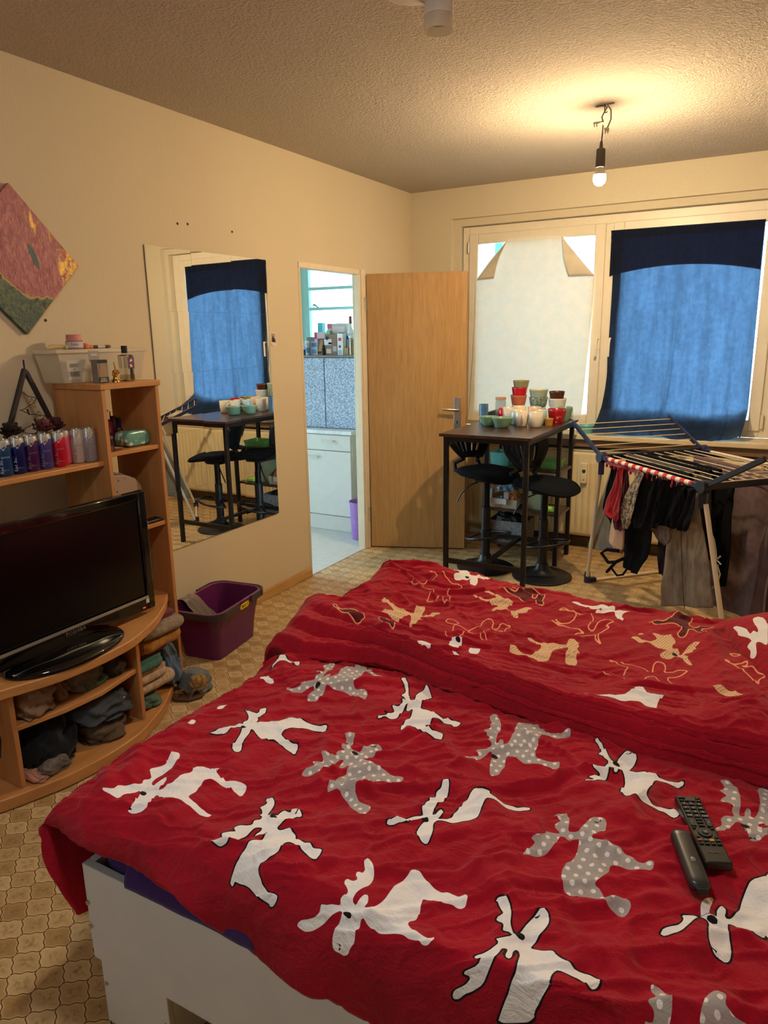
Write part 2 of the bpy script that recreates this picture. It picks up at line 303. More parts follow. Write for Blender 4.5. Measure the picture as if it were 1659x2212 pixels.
 (1,[(532,442),(536,454),(552,454),(566,436),(572,414),(576,398),(586,394),(604,402),(604,426),(612,444),(628,450),(644,442),(644,428),(644,398),(634,384),(622,374),(652,380),(666,372),(686,358),(708,358),(722,356),(746,364),(750,356),(746,336),(728,332),(710,328),(692,312),(692,296),(686,302),(678,274),(676,260),(702,238),(716,234),(734,236),(740,222),(736,198),(708,208),(688,222),(668,236),(642,248),(626,234),(622,226),(614,250),(612,282),(608,286),(624,294),(616,324),(606,348),(604,326),(600,316),(590,324),(590,342),(586,352),(578,342),(580,312),(580,296),(568,296),(568,270),(554,252),(540,246),(532,252),(536,266),(546,278),(544,290),(528,296),(544,302),(556,308),(548,318),(536,326),(532,334),(540,342),(558,338),(568,346),(560,360),(570,372),(574,378),(560,380),(558,390),(570,394),(566,406),(554,404),(558,410),(540,426)],[(596,388)]),
 (0,[(114,630),(108,682),(110,714),(142,712),(168,712),(176,722),(186,698),(158,706),(128,692),(118,670)],[]),
 (2,[(120,586),(130,600),(176,592),(174,576),(136,574)],[]),
 (2,[(134,378),(138,414),(148,414),(150,388)],[]),
 (2,[(126,262),(126,288),(138,302),(150,276)],[]),
]
MOOSE_FAR = [
 (3,[(244,522),(236,554),(248,558),(278,534),(304,528),(320,520),(356,536),(402,534),(382,586),(388,614),(408,618),(422,600),(434,550),(444,536),(452,562),(452,610),(472,632),(484,626),(466,604),(478,562),(464,538),(448,524),(454,490),(480,480),(462,472),(478,428),(502,374),(480,394),(440,458),(420,478),(416,426),(464,354),(438,358),(402,356),(358,362),(326,456),(344,476),(312,496),(278,514),(264,504)],[]),
 (2,[(324,1042),(362,1042),(406,1044),(420,1044),(428,1012),(450,994),(450,1044),(480,1034),(522,1026),(494,1016),(502,990),(476,978),(496,942),(500,914),(478,918),(462,940),(456,964),(442,954),(430,928),(404,932),(392,944),(398,970),(400,986),(366,1006)],[(438,968)]),
 (4,[(256,768),(262,800),(290,790),(314,802),(320,858),(344,902),(312,916),(286,920),(312,934),(370,924),(408,908),(434,912),(460,886),(428,870),(426,824),(426,800),(446,790),(460,748),(474,716),(458,694),(434,742),(410,776),(412,736),(418,680),(392,656),(378,714),(374,788),(352,770),(322,772),(280,760)],[]),
 (5,[(580,938),(604,948),(628,936),(650,946),(652,974),(674,976),(636,996),(602,1016),(648,1002),(706,1002),(728,1004),(710,954),(718,930),(732,936),(730,968),(746,1000),(756,954),(760,922),(788,876),(760,872),(744,902),(720,898),(704,896),(674,906),(650,924),(610,926)],[]),
 (3,[(520,832),(534,840),(570,824),(598,824),(604,840),(618,848),(584,864),(552,866),(572,884),(606,876),(632,868),(652,882),(674,868),(682,844),(678,818),(678,802),(714,798),(718,816),(734,844),(760,842),(750,828),(752,808),(738,800),(724,796),(742,770),(716,770),(698,796),(680,798),(672,780),(652,758),(640,760),(636,778),(654,796),(620,790),(598,806),(568,818)],[]),
 (4,[(534,564),(536,602),(562,610),(582,598),(572,568),(594,508),(582,464),(628,458),(636,482),(638,538),(632,606),(658,638),(642,682),(648,712),(668,720),(688,688),(698,642),(710,656),(712,702),(744,714),(732,684),(742,656),(720,632),(686,630),(682,576),(692,548),(716,552),(698,578),(670,596),(648,570),(600,582)],[]),
 (2,[(604,250),(624,296),(688,294),(666,278),(656,232),(622,242)],[]),
 (2,[(676,364),(646,430),(654,460),(694,408),(756,310),(726,318),(704,330)],[(678,408)]),
 (2,[(730,304),(764,284),(762,268),(746,278)],[]),
 (2,[(780,318),(762,364),(754,402),(792,360),(812,322),(796,302)],[]),
 (3,[(816,668),(830,678),(850,670),(878,672),(906,690),(928,690),(948,694),(946,722),(958,732),(978,726),(988,706),(984,692),(1006,664),(994,652),(1012,604),(1014,560),(998,552),(980,574),(968,622),(962,678),(948,680),(926,646),(934,578),(938,520),(934,440),(910,486),(884,488),(854,470),(832,464),(814,496),(814,526),(838,508),(866,494),(894,518),(884,582),(886,630),(862,652)],[]),
 (4,[(836,798),(850,812),(876,794),(908,798),(920,830),(910,860),(882,856),(850,848),(862,862),(900,856),(926,862),(952,878),(976,850),(978,818),(978,794),(998,790),(1002,826),(1018,840),(1052,842),(1026,820),(1042,820),(1028,798),(1018,778),(1046,746),(1018,762),(1012,776),(990,768),(976,750),(954,750),(956,766),(980,774),(950,780),(922,782),(892,786)],[]),
 (2,[(854,968),(868,984),(896,970),(926,966),(964,980),(1008,964),(1022,940),(1010,932),(1038,934),(1066,952),(1078,950),(1052,922),(1054,906),(1074,860),(1056,864),(1036,898),(1024,916),(1002,904),(980,888),(964,902),(964,914),(986,920),(944,940),(906,954),(882,954)],[]),
 (3,[(1132,820),(1136,830),(1144,830),(1154,826),(1164,824),(1176,828),(1190,836),(1206,836),(1228,846),(1240,836),(1252,822),(1246,800),(1250,788),(1258,786),(1258,794),(1264,794),(1272,786),(1272,778),(1280,780),(1284,794),(1292,812),(1308,828),(1322,830),(1318,822),(1308,812),(1318,812),(1304,798),(1314,798),(1294,788),(1284,780),(1296,780),(1296,774),(1308,776),(1298,770),(1314,758),(1318,750),(1308,748),(1292,758),(1280,772),(1266,766),(1258,752),(1248,746),(1234,748),(1220,752),(1228,762),(1242,770),(1230,774),(1206,774),(1184,786),(1168,784),(1154,784),(1132,792),(1116,796),(1130,804),(1142,802),(1174,788),(1184,794),(1186,804),(1198,812),(1176,828)],[(1262,772)]),
 (5,[(1146,884),(1162,902),(1196,908),(1210,938),(1210,974),(1228,1014),(1264,1026),(1274,1026),(1266,938),(1274,914),(1294,910),(1304,936),(1348,952),(1332,922),(1308,910),(1334,874),(1310,874),(1290,904),(1276,896),(1274,854),(1262,844),(1244,854),(1256,894),(1232,908),(1198,900),(1172,880)],[]),
 (4,[(1086,552),(1098,570),(1130,550),(1154,570),(1154,626),(1156,666),(1124,676),(1092,686),(1090,694),(1120,690),(1164,688),(1196,690),(1222,670),(1214,718),(1222,732),(1244,728),(1252,706),(1250,688),(1270,698),(1284,718),(1312,722),(1304,706),(1284,674),(1262,662),(1290,618),(1258,598),(1232,648),(1214,626),(1212,572),(1188,520),(1156,530),(1130,520),(1106,524)],[]),
 (4,[(1400,780),(1404,786),(1424,774),(1460,800),(1462,786),(1446,780),(1476,782),(1494,768),(1514,764),(1496,746),(1496,732),(1470,756),(1434,774)],[]),
 (4,[(1406,820),(1420,828),(1444,826),(1422,816)],[]),
 (2,[(1130,276),(1160,296),(1190,304),(1240,356),(1204,452),(1214,490),(1234,470),(1258,406),(1302,474),(1298,420),(1300,378),(1330,288),(1302,294),(1280,312),(1258,288),(1206,292)],[]),
 (3,[(1380,654),(1400,674),(1452,664),(1488,656),(1476,622),(1432,630)],[]),
 (5,[(216,250),(220,262),(252,248),(308,280),(374,270),(352,224),(300,240),(254,244)],[]),
 (5,[(412,302),(408,340),(482,334),(506,272),(464,276)],[]),
]
MOOSE_PILLOW = [
 (2,[(-775,525),(-705,595),(-680,320),(-860,-335),(-860,-145),(-890,-95),(-920,-215),(-950,-345),(-980,-370),(-990,-295),(-960,-215),(-960,-85),(-930,-50),(-900,-25),(-915,90),(-955,245),(-940,340),(-950,535),(-920,495),(-875,335),(-880,185),(-880,40),(-865,155),(-840,170),(-835,75),(-810,135)],[(-860,-80)]),
]
INK_NEAR = [[(600,136),(602,140),(600,148)],[(826,-108),(830,-108),(836,-110),(838,-114),(834,-120)],[(1164,410),(1170,406),(1176,410),(1178,420)],[(1136,118),(1142,122),(1144,134)],[(1404,194),(1414,192),(1418,182)],[(1446,498),(1450,506),(1458,504)],[(1170,704),(1180,704),(1184,716)],[(612,436),(622,436),(626,448)],[(262,-46),(266,-40),(276,-48)],]
# the print carries on towards the head of the bed
MOOSE_NEAR.append((0, [(1470, 275), (1474, 415), (1500, 440), (1525, 430), (1560, 415), (1600, 440), (1615, 425), (1600, 405), (1560, 385), (1530, 375), (1520, 330), (1540, 285), (1590, 270), (1600, 250), (1580, 240), (1540, 250), (1510, 262)], []))
MOOSE_NEAR.append((1, [(1458, 650), (1470, 748), (1500, 760), (1530, 720), (1590, 735), (1610, 715), (1590, 690), (1540, 680), (1530, 640), (1545, 600), (1600, 600), (1610, 575), (1585, 565), (1530, 570), (1490, 560), (1468, 572)], []))
def shift_print(L, i, du, dv=0):
    k, p, e = L[i]; L.append((k, [(a+du, b+dv) for a, b in p], [(a+du, b+dv) for a, b in e]))
for i, du, dv in ((0, 1180, 20), (10, 900, 30), (15, 1190, -20), (16, 1500, 20), (13, 1640, -20)): shift_print(MOOSE_NEAR, i, du, dv)
for i, du, dv in ((4, 1080, 0), (10, 960, -20), (5, 1150, 20), (3, 1300, 0), (0, 1560, 10)): shift_print(MOOSE_FAR, i, du, dv)
# ================================================================== camera, world
cam = bpy.data.cameras.new('camera'); co = bpy.data.objects.new('camera', cam); COL.objects.link(co); S.camera = co
cam.sensor_fit = 'VERTICAL'; cam.sensor_height = 36; cam.lens = 36*1558.2/2212; cam.clip_start = .05
pitch, yaw, roll = .240564, .511502, -.016237
fw = Vector((-math.sin(yaw)*math.cos(pitch), math.cos(yaw)*math.cos(pitch), -math.sin(pitch)))
rt = Vector((math.cos(yaw), math.sin(yaw), 0)); up = rt.cross(fw)
r2 = rt*math.cos(roll)+up*math.sin(roll); u2 = up*math.cos(roll)-rt*math.sin(roll)
co.matrix_world = Matrix(((r2.x, u2.x, -fw.x, 2.71), (r2.y, u2.y, -fw.y, 0), (r2.z, u2.z, -fw.z, 1.575), (0, 0, 0, 1)))
S.view_settings.view_transform = 'Standard'; S.view_settings.look = 'None'; S.view_settings.gamma = 1
S.view_settings.use_curve_mapping = False; S.view_settings.exposure = EXPOSURE
S.cycles.use_denoising = True; S.cycles.max_bounces = 8; S.cycles.diffuse_bounces = 5; S.cycles.glossy_bounces = 4; S.cycles.use_adaptive_sampling = True; S.cycles.adaptive_threshold = .03
S.cycles.transmission_bounces = 8; S.cycles.transparent_max_bounces = 16; S.cycles.sample_clamp_indirect = 6
w = bpy.data.worlds.new('overcast_sky'); S.world = w; w.use_nodes = True
wn = w.node_tree.nodes; wl = w.node_tree.links; bg = wn['Background']
tc = wn.new('ShaderNodeTexCoord'); sx = wn.new('ShaderNodeSeparateXYZ'); wl.new(tc.outputs['Generated'], sx.inputs[0])
cr = wn.new('ShaderNodeValToRGB'); cr.color_ramp.elements[0].position = .42; cr.color_ramp.elements[0].color = (.30, .40, .42, 1)
cr.color_ramp.elements[1].position = .56; cr.color_ramp.elements[1].color = SKY
mp = wn.new('ShaderNodeMath'); mp.operation = 'MULTIPLY_ADD'; wl.new(sx.outputs[2], mp.inputs[0]); mp.inputs[1].default_value = .5; mp.inputs[2].default_value = .5
wl.new(mp.outputs[0], cr.inputs[0]); wl.new(cr.outputs[0], bg.inputs[0]); bg.inputs[1].default_value = SKY_STRENGTH

# ================================================================== room materials
def wall_mat(name, c, streak):
    k = NT(name); v = k.co('Object', (60, 60, 9) if streak else (1, 1, 1))
    n = k.noise(v, 1.6 if streak else 170, 5, .65); s = k.noise(k.co('Object'), 1.3, 3)
    c = lin(c); k.base(k.mix(k.mrange(s, .3, .7), tuple(x*.965 for x in c[:3])+(1,), c)); k.p(Roughness=.9)
    k.set(k.b.inputs['Specular IOR Level'], .15); k.bump(n, .55 if streak else .9, .004); return k.m
M_wall = wall_mat('woodchip_wallpaper', (208, 192, 162), True)
M_wallb = wall_mat('smooth_painted_wall', (216, 203, 176), False)
k = NT('rough_plaster_ceiling'); v = k.co('Object')
n1 = k.noise(v, 85, 3, .6, .4); n2 = k.noise(v, 30, 3); k.base(k.mix(k.noise(v, 1.1, 2), lin((192, 180, 164)), lin((202, 190, 174)))); k.p(Roughness=.95)
k.set(k.b.inputs['Specular IOR Level'], .1); k.bump(k.mth('ADD', k.mrange(n1, .40, .62), k.mth('MULTIPLY', n2, .4)), .85, .006); M_ceil = k.m
# patterned vinyl floor: ogee tiles, two browns, dark joints with a pale rim
k = NT('patterned_vinyl_floor'); v = k.co('Object', (1, 1, 1), (0, 0, PI/4)); sp = k.node('ShaderNodeSeparateXYZ', {0: v})
T = .066
def wav(a, b):
    s = k.mth('SINE', k.mth('MULTIPLY', b, 2*PI/T)); s3 = k.mth('SINE', k.mth('MULTIPLY', b, 4*PI/T))
    return k.mth('ADD', k.mth('DIVIDE', a, T), k.mth('ADD', k.mth('MULTIPLY', s, .040), k.mth('MULTIPLY', s3, .040)))
U = wav(sp.outputs[0], sp.outputs[1]); V = wav(sp.outputs[1], sp.outputs[0])
fu = k.mth('ABSOLUTE', k.mth('SUBTRACT', k.mth('FRACT', U), .5)); fv = k.mth('ABSOLUTE', k.mth('SUBTRACT', k.mth('FRACT', V), .5))
edge = k.mth('SUBTRACT', .5, k.mth('MAXIMUM', fu, fv))
cell = k.node('ShaderNodeCombineXYZ', {0: k.mth('FLOOR', U), 1: k.mth('FLOOR', V)})
rnd = k.node('ShaderNodeTexWhiteNoise', {0: cell.outputs[0]}, noise_dimensions='2D').outputs[0]
chk = k.mth('MODULO', k.mth('ABSOLUTE', k.mth('ADD', k.mth('FLOOR', U), k.mth('FLOOR', V))), 2)
dark = k.mth('MULTIPLY', k.mrange(edge, .12, .40), k.mrange(k.noise(v, 75, 5, .7), .42, .62))
tone = k.mth('ADD', k.mth('MULTIPLY', rnd, .45), k.mth('MULTIPLY', chk, .45))
body = k.mix(tone, lin((210, 182, 134)), lin((160, 126, 78)))
body = k.mix(k.mth('MULTIPLY', dark, .8), body, lin((122, 86, 44)))
body = k.mix(k.mth('MULTIPLY', k.mrange(edge, .085, .045), .45), body, lin((236, 208, 160)))
body = k.mix(k.mrange(edge, .034, .018), body, lin((96, 64, 34)))
body = k.mix(k.mth('MULTIPLY', k.mrange(k.noise(v, 1.4, 3), .35, .75), .2), body, lin((140, 100, 56)))
k.base(body); k.p(Roughness=.46); k.set(k.b.inputs['Specular IOR Level'], .4); k.bump(k.mth('ADD', k.mrange(edge, .01, .05), k.mth('MULTIPLY', k.noise(v, 120, 3), .4)), .25, .002); M_floor = k.m
M_white = mat('white_lacquer', (214, 210, 204), .38, var=.03)
M_frame = mat('white_window_plastic', (226, 216, 196), .35, var=.03)
M_trim = mat('cream_painted_frame', (222, 206, 178), .5, var=.04)
k = NT('oak_door_veneer'); v = k.co('Object', (14, 14, 1.1)); g1 = k.noise(v, 2.2, 6, .62, 1.2); g2 = k.noise(k.co('Object', (90, 90, 4)), 2, 3)
k.base(k.mix(k.mth('MULTIPLY', k.mrange(g2, .35, .7), .35), k.mix(k.mrange(g1, .33, .68), lin((172, 128, 72)), lin((188, 146, 90))), lin((122, 86, 44)))); k.p(Roughness=.42); k.bump(g2, .08, .001); M_oak = k.m
def wood(name, a, b, scale=(1, 12, 12), rough=.42):
    k = NT(name); g = k.noise(k.co('Object', scale), 2.4, 5, .6, .8); k.base(k.mix(k.mrange(g, .32, .7), lin(a), lin(b))); k.p(Roughness=rough); return k.m
M_beech = wood('beech_laminate', (178, 120, 66), (200, 142, 84), (10, 1, 10))
M_beechv = wood('beech_laminate_upright', (172, 114, 64), (194, 136, 82), (10, 10, 1))
M_base = wood('oak_skirting', (176, 132, 76), (200, 156, 98), (12, 1, 12))
M_baseb = wood('brown_skirting', (84, 58, 34), (104, 74, 46), (1, 12, 12))
M_steel = mat('brushed_steel', (190, 184, 172), .3, 1, var=.05)
M_chrome = mat('chrome', (215, 212, 205), .12, 1, var=.02)
M_black = mat('matt_black_plastic', (16, 16, 20), .42, var=.2)
M_gloss = mat('gloss_black_plastic', (8, 8, 9), .07, var=.1, coat=.4)
M_dark = mat('dark_steel_tube', (30, 26, 26), .4, .3, var=.15)
def pane_mat(name, tint, refl):
    k = NT(name); tr = k.node('ShaderNodeBsdfTransparent', {0: tint}); gl = k.node('ShaderNodeBsdfGlossy', {0: (1, 1, 1, 1), 1: .02})
    f = k.node('ShaderNodeFresnel', {0: refl}); mx = k.node('ShaderNodeMixShader', {0: f.outputs[0], 1: tr.outputs[0], 2: gl.outputs[0]})
    k.l(mx.outputs[0], k.out.inputs[0]); return k.m
M_pane = pane_mat('window_glass', (.94, .98, .98, 1), 1.45)

# ================================================================== shell
RX, Y0, YB_, H = 3.9, -1.25, 5.33, 2.63
struct('floor', MB().box(0, RX, Y0, YB_, -.06, 0), M_floor, 'patterned brown vinyl floor of the main room')
struct('ceiling', MB().box(-1.75, RX+.1, Y0, YB_+.4, H, H+.1), M_ceil, 'rough plastered ceiling')
DY0, DY1, DH = 3.80, 4.545, 1.985
struct('wall_left', MB().box(-.055, 0, Y0, DY0, 0, H).box(-.055, 0, DY1, YB_, 0, H).box(-.055, 0, DY0, DY1, DH+.035, H), M_wall, 'cream papered wall with the doorway')
struct('wall_right', MB().box(RX, RX+.1, Y0, YB_, 0, H), M_wallb, 'cream wall on the right')
VX0, VX1, VZ0, VZ1 = 1.25, 1.65, 1.0, 2.2  # unseen window added behind the camera as soft foreground fill
struct('wall_front', MB().box(-.12, VX0, Y0-.1, Y0, 0, H).box(VX1, RX+.1, Y0-.1, Y0, 0, H).box(VX0, VX1, Y0-.1, Y0, 0, VZ0).box(VX0, VX1, Y0-.1, Y0, VZ1, H), M_wallb, 'cream wall behind the bed side')
w3 = struct('window_3', MB().box(VX0, VX0+.06, Y0-.08, Y0-.02, VZ0, VZ1).box(VX1-.06, VX1, Y0-.08, Y0-.02, VZ0, VZ1).box(VX0+.06, VX1-.06, Y0-.08, Y0-.02, VZ0, VZ0+.06).box(VX0+.06, VX1-.06, Y0-.08, Y0-.02, VZ1-.06, VZ1), M_frame, 'unseen white window added opposite the curtained window')
obj('pane', MB().box(VX0+.06, VX1-.06, Y0-.055, Y0-.05, VZ0+.06, VZ1-.06), M_pane, w3, smooth=False)
WX0, WX1, WZ0, WZ1 = .342, 2.69, .83, 2.414
KX0, KX1, KZ0, KZ1 = -1.14, -.15, .95, 2.22
wb = MB()
wb.box(-1.75, KX0, YB_, 5.66, 0, H).box(KX0, KX1, YB_, 5.66, 0, KZ0).box(KX0, KX1, YB_, 5.66, KZ1, H).box(KX1, WX0, YB_, 5.66, 0, H)
wb.box(WX0, WX1, YB_, 5.66, 0, WZ0).box(WX0, WX1, YB_, 5.66, WZ1, H).box(WX1, RX+.1, YB_, 5.66, 0, H)
struct('wall_back', wb, M_wallb, 'cream window wall')
ring = MB(); a, b = .048, .05      # stepped reveal around the window
ring.box(WX0, WX0+a, YB_+.05, 5.62, WZ0, WZ1).box(WX1-a, WX1, YB_+.05, 5.62, WZ0, WZ1).box(WX0+a, WX1-a, YB_+.05, 5.62, WZ1-b, WZ1)
struct('trim_1', ring, M_wallb, 'stepped plaster reveal around the window')
struct('baseboard_left', MB().box(0, .018, Y0, DY0, 0, .062), M_base, 'light oak skirting under the mirrors', bevel=.004)
struct('baseboard_back', MB().box(.75, RX, YB_-.02, YB_, 0, .07), M_baseb, 'dark brown skirting under the radiator', bevel=.004)
# kitchen shell
M_kfloor = mat('pale_grey_vinyl', (196, 196, 192), .4, var=.06, vs=20)
M_kwall = mat('white_kitchen_wall', (226, 230, 226), .8, var=.02)
struct('floor_kitchen', MB().box(-1.75, 0, 2.3, YB_, -.06, .002), M_kfloor, 'pale grey kitchen floor beyond the doorway')
struct('wall_kitchen', MB().box(-1.85, -1.75, 2.2, 2.45, 0, H).box(-1.85, -1.75, 4.65, 5.66, 0, H).box(-1.85, -1.75, 2.45, 4.65, 0, .12).box(-1.85, -1.75, 2.45, 4.65, 2.4, H).box(-1.75, -.055, 2.2, 2.3, 0, H), M_kwall, 'white kitchen wall')
# door frame
fr = MB()
for y0, y1 in ((DY1-.02, DY1+.035),): fr.box(-.058, .022, y0, y1, 0, DH+.035)
fr.box(-.058, .008, DY0, DY1-.02, DH, DH+.035)
fr.box(-.03, .012, DY1-.035, DY1-.02, 0, DH)
struct('trim_2', fr, M_trim, 'cream steel door frame', bevel=.003)
fr = MB().box(-.058, .003, DY0-.001, DY0+.022, 0, DH)
struct('trim_3', fr, M_wall, 'doorway edge beside the mirrors', bevel=.002)

# ================================================================== window
wf = MB(); FX0, FX1, FZ0, FZ1, FY = .40, 2.635, .865, 2.36, 5.425
wf.box(FX0, FX0+.055, FY, FY+.07, FZ0, FZ1).box(FX1-.09, FX1, FY, FY+.07, FZ0, FZ1).box(FX0+.055, FX1-.09, FY, FY+.07, FZ1-.06, FZ1)
wf.box(FX0+.055, FX1-.09, FY, FY+.07, FZ0, FZ0+.05).box(1.475, 1.535, FY, FY+.07, FZ0+.05, FZ1-.06)
win = struct('window_1', wf, M_frame, 'white double window above the radiator', bevel=.004)
def sash(x0, x1):
    z0, z1 = FZ0+.045, FZ1-.055; t = .072; m = MB(); y0 = FY-.014
    m.box(x0, x0+t, y0, FY+.05, z0, z1).box(x1-t, x1, y0, FY+.05, z0, z1).box(x0+t, x1-t, y0, FY+.05, z1-t, z1).box(x0+t, x1-t, y0, FY+.05, z0, z0+t)
    s = obj('sash', m, M_frame, win, bevel=.006)
    obj('pane', MB().box(x0+t, x1-t, FY+.02, FY+.026, z0+t, z1-t), M_pane, s, smooth=False); return s
s1 = sash(.455, 1.476); s2 = sash(1.528, 2.553)
for x, s in ((1.462, s1), (1.552, s2)):
    h = obj('handle', MB().box(x-.013, x+.013, FY-.022, FY-.013, 1.45, 1.54).tube([(x, FY-.02, 1.525), (x, FY-.052, 1.525), (x-.004, FY-.056, 1.50), (x-.006, FY-.056, 1.40)], .0085, 8), M_frame, s)
obj('hinge', MB().tube([(.452, FY-.016, 2.17), (.452, FY-.016, 2.25)], .008, 8), M_steel, win)
obj('hinge', MB().tube([(2.563, FY-.016, .93), (2.563, FY-.016, 1.02)], .010, 8), M_frame, win)
M_sill = mat('cream_window_sill', (214, 196, 160), .45, var=.06)
struct('trim_4', MB().box(.30, 2.78, 5.15, FY+.01, .828, .863), M_sill, 'cream window sill', bevel=.006)
struct('trim_5', MB().box(.30, 2.78, 5.18, YB_, .775, .828), mat('sill_shadow_brown', (120, 92, 62), .6), 'brown strip painted as the shadow beneath the window sill')  # strip in shadow brown, standing in for the shade under the sill

# ================================================================== kitchen window
M_kframe = mat('cyan_glare_paint', (190, 246, 246), .5, var=.03)  # white frame; the cyan cast of the daylight is put into its colour
kw = MB(); y0, y1 = 5.40, 5.46
kw.box(KX0, KX0+.10, y0, y1, KZ0, KZ1).box(KX1-.06, KX1, y0, y1, KZ0, KZ1).box(KX0+.10, KX1-.06, y0, y1, KZ0, KZ0+.06).box(KX0+.10, KX1-.06, y0, y1, KZ1-.03, KZ1)
kwin = struct('window_2', kw, M_kframe, 'kitchen window with cyan glare put into its frame colour', bevel=.004)
for z, t in ((1.973, .024), (1.805, .024)): obj('glazing_bar', MB().box(KX0+.10, KX1-.06, y0+.01, y1-.01, z-t/2, z+t/2), M_kframe, kwin)
obj('latch', MB().tube([(-.95, y0+.01, 1.815), (-.95, y0-.012, 1.825), (-.965, y0-.016, 1.838), (-.985, y0-.014, 1.836)], .006, 8), mat('teal_latch', (60, 150, 160), .5), kwin)
obj('pane', MB().box(KX0+.10, KX1-.06, y0+.028, y0+.034, KZ0+.06, KZ1-.03), M_pane, kwin, smooth=False)
kd = MB().box(-1.83, -1.77, 2.45, 2.52, .12, 2.4).box(-1.83, -1.77, 4.58, 4.65, .12, 2.4).box(-1.83, -1.77, 2.52, 4.58, .12, .19).box(-1.83, -1.77, 2.52, 4.58, 2.33, 2.4).box(-1.83, -1.77, 3.52, 3.59, .19, 2.33)
kd = struct('window_4', kd, M_frame, 'tall white side window of the kitchen')
obj('pane', MB().box(-1.805, -1.80, 2.52, 3.52, .19, 2.33), M_pane, kd, smooth=False); obj('pane', MB().box(-1.805, -1.80, 3.59, 4.58, .19, 2.33), M_pane, kd, smooth=False)
# balcony outside the living room window
M_teal = mat('teal_balcony_steel', (96, 176, 190), .5)
t = thing('balcony_frame', 'teal steel balcony frame outside the left window corner', 'balcony', (.5, 6.3, 0))
obj('post', MB().box(.44, .50, 6.0, 6.06, 0, 2.50), M_teal, t); obj('post', MB().box(1.56, 1.62, 6.0, 6.06, 0, 2.50), M_teal, t)
obj('beam', MB().box(.44, 1.62, 6.0, 6.06, 2.44, 2.50), M_teal, t)
obj('brace', MB().bar((.5, 6.03, 2.20), (.74, 6.03, 2.45), .04, .04), M_teal, t); obj('brace', MB().bar((1.33, 6.03, 2.45), (1.57, 6.03, 2.28), .04, .04), M_teal, t)
struct('floor_outside', MB().box(-14, 16, 5.7, 30, -.3, -.25), mat('grey_paving', (150, 150, 145), .9), 'grey ground outside the windows')

# ================================================================== interior door
a0, a1 = Vector((.032, 4.571, 0)), Vector((.686, 4.823, 0)); dd = (a1-a0).normalized(); dn = Vector((dd.y, -dd.x, 0))   # dn faces the room
def dpt(s, n, z): return a0+dd*s+dn*n+Vector((0, 0, z))
def dbox(mb, s0, s1, n0, n1, z0, z1):
    vs = [dpt(s, n, z) for z in (z0, z1) for n in (n0, n1) for s in (s0, s1)]
    return mb.add(vs, [(0, 2, 3, 1), (4, 5, 7, 6), (0, 1, 5, 4), (2, 6, 7, 3), (0, 4, 6, 2), (1, 3, 7, 5)])
door = struct('door_1', dbox(MB(), 0, .705, -.04, 0, .008, 1.992), M_oak, 'open oak veneered door', bevel=.003)
obj('door_edge', dbox(MB(), .7055, .7075, -.038, -.002, .01, 1.99), mat('door_edge_strip', (128, 78, 50), .5), door)
hp = obj('handle_plate', dbox(MB(), .618, .668, .0005, .007, .895, 1.135), M_steel, door, bevel=.002)
obj('door_handle', MB().tube([dpt(.650, .006, 1.045), dpt(.650, .045, 1.045), dpt(.642, .052, 1.046), dpt(.540, .052, 1.055)], .0095, 10), M_steel, hp)
obj('keyhole', dbox(MB(), .639, .647, .0068, .0076, .945, .967), M_black, hp)
for z in (.27, 1.79): obj('hinge', MB().tube([(.030, 4.556, z-.045), (.030, 4.556, z+.045)], .0095, 10), M_chrome, door)
# ================================================================== kitchen furniture seen through the doorway
t = thing('kitchen_base_cabinet', 'white kitchen base cabinet with one drawer beyond the doorway', 'cabinet', (-.76, 5.05, 0))
obj('body', MB().box(-1.22, -.30, 4.86, 5.30, .13, .805), M_white, t)
obj('plinth', MB().box(-1.22, -.31, 4.85, 5.28, .003, .128), M_white, t, bevel=.002)
obj('worktop', MB().box(-1.23, -.285, 4.825, 5.31, .807, .838), mat('white_worktop', (224, 226, 226), .3), t, bevel=.004)
for x0, x1 in ((-.755, -.305), (-1.215, -.765)):
    d = obj('drawer', MB().box(x0, x1, 4.84, 4.858, .675, .80), M_white, t, bevel=.002)
    xc = (x0+x1)/2+.02
    obj('handle', MB().tube([(xc-.055, 4.84, .752), (xc-.055, 4.815, .752), (xc+.055, 4.815, .752), (xc+.055, 4.84, .752)], .006, 8), M_white, d)
    d = obj('door', MB().box(x0, x1, 4.84, 4.858, .135, .668), M_white, t, bevel=.002)
    xc = x0+.085
    obj('handle', MB().tube([(xc-.055, 4.84, .618), (xc-.055, 4.815, .618), (xc+.055, 4.815, .618), (xc+.055, 4.84, .618)], .006, 8), M_white, d)
k = NT('grey_speckled_laminate'); v = k.co('Object'); n = k.noise(v, 95, 3, .6)
k.base(k.mix(k.mrange(n, .42, .58), lin((120, 134, 158)), lin((190, 204, 226)))); k.p(Roughness=.5); M_speck = k.m
t = thing('speckled_wall_cabinet', 'grey speckled two door cabinet standing on the kitchen worktop', 'cabinet', (-.75, 5.1, .838))
obj('body', MB().box(-1.14, -.24, 4.972, 5.27, .839, 1.405), mat('dark_cabinet_carcass', (60, 62, 66), .6), t)
obj('top_board', MB().box(-1.15, -.23, 4.945, 5.28, 1.407, 1.424), mat('grey_cabinet_top', (120, 116, 110), .5), t)
for x0, x1 in ((-.598, -.245), (-1.135, -.606)): obj('door', MB().box(x0, x1, 4.95, 4.97, .842, 1.403), M_speck, t, bevel=.002)
t = thing('purple_bin', 'lilac plastic bin on the kitchen floor beside the white cabinet', 'bin', (-.165, 4.76, .002))
b = obj('body', MB().lathe([(.0, .003), (.082, .003), (.095, .30), (.09, .30), (.078, .01), (0, .01)], (-.165, 4.76, 0), 24), mat('lilac_plastic', (150, 106, 176), .5), t)
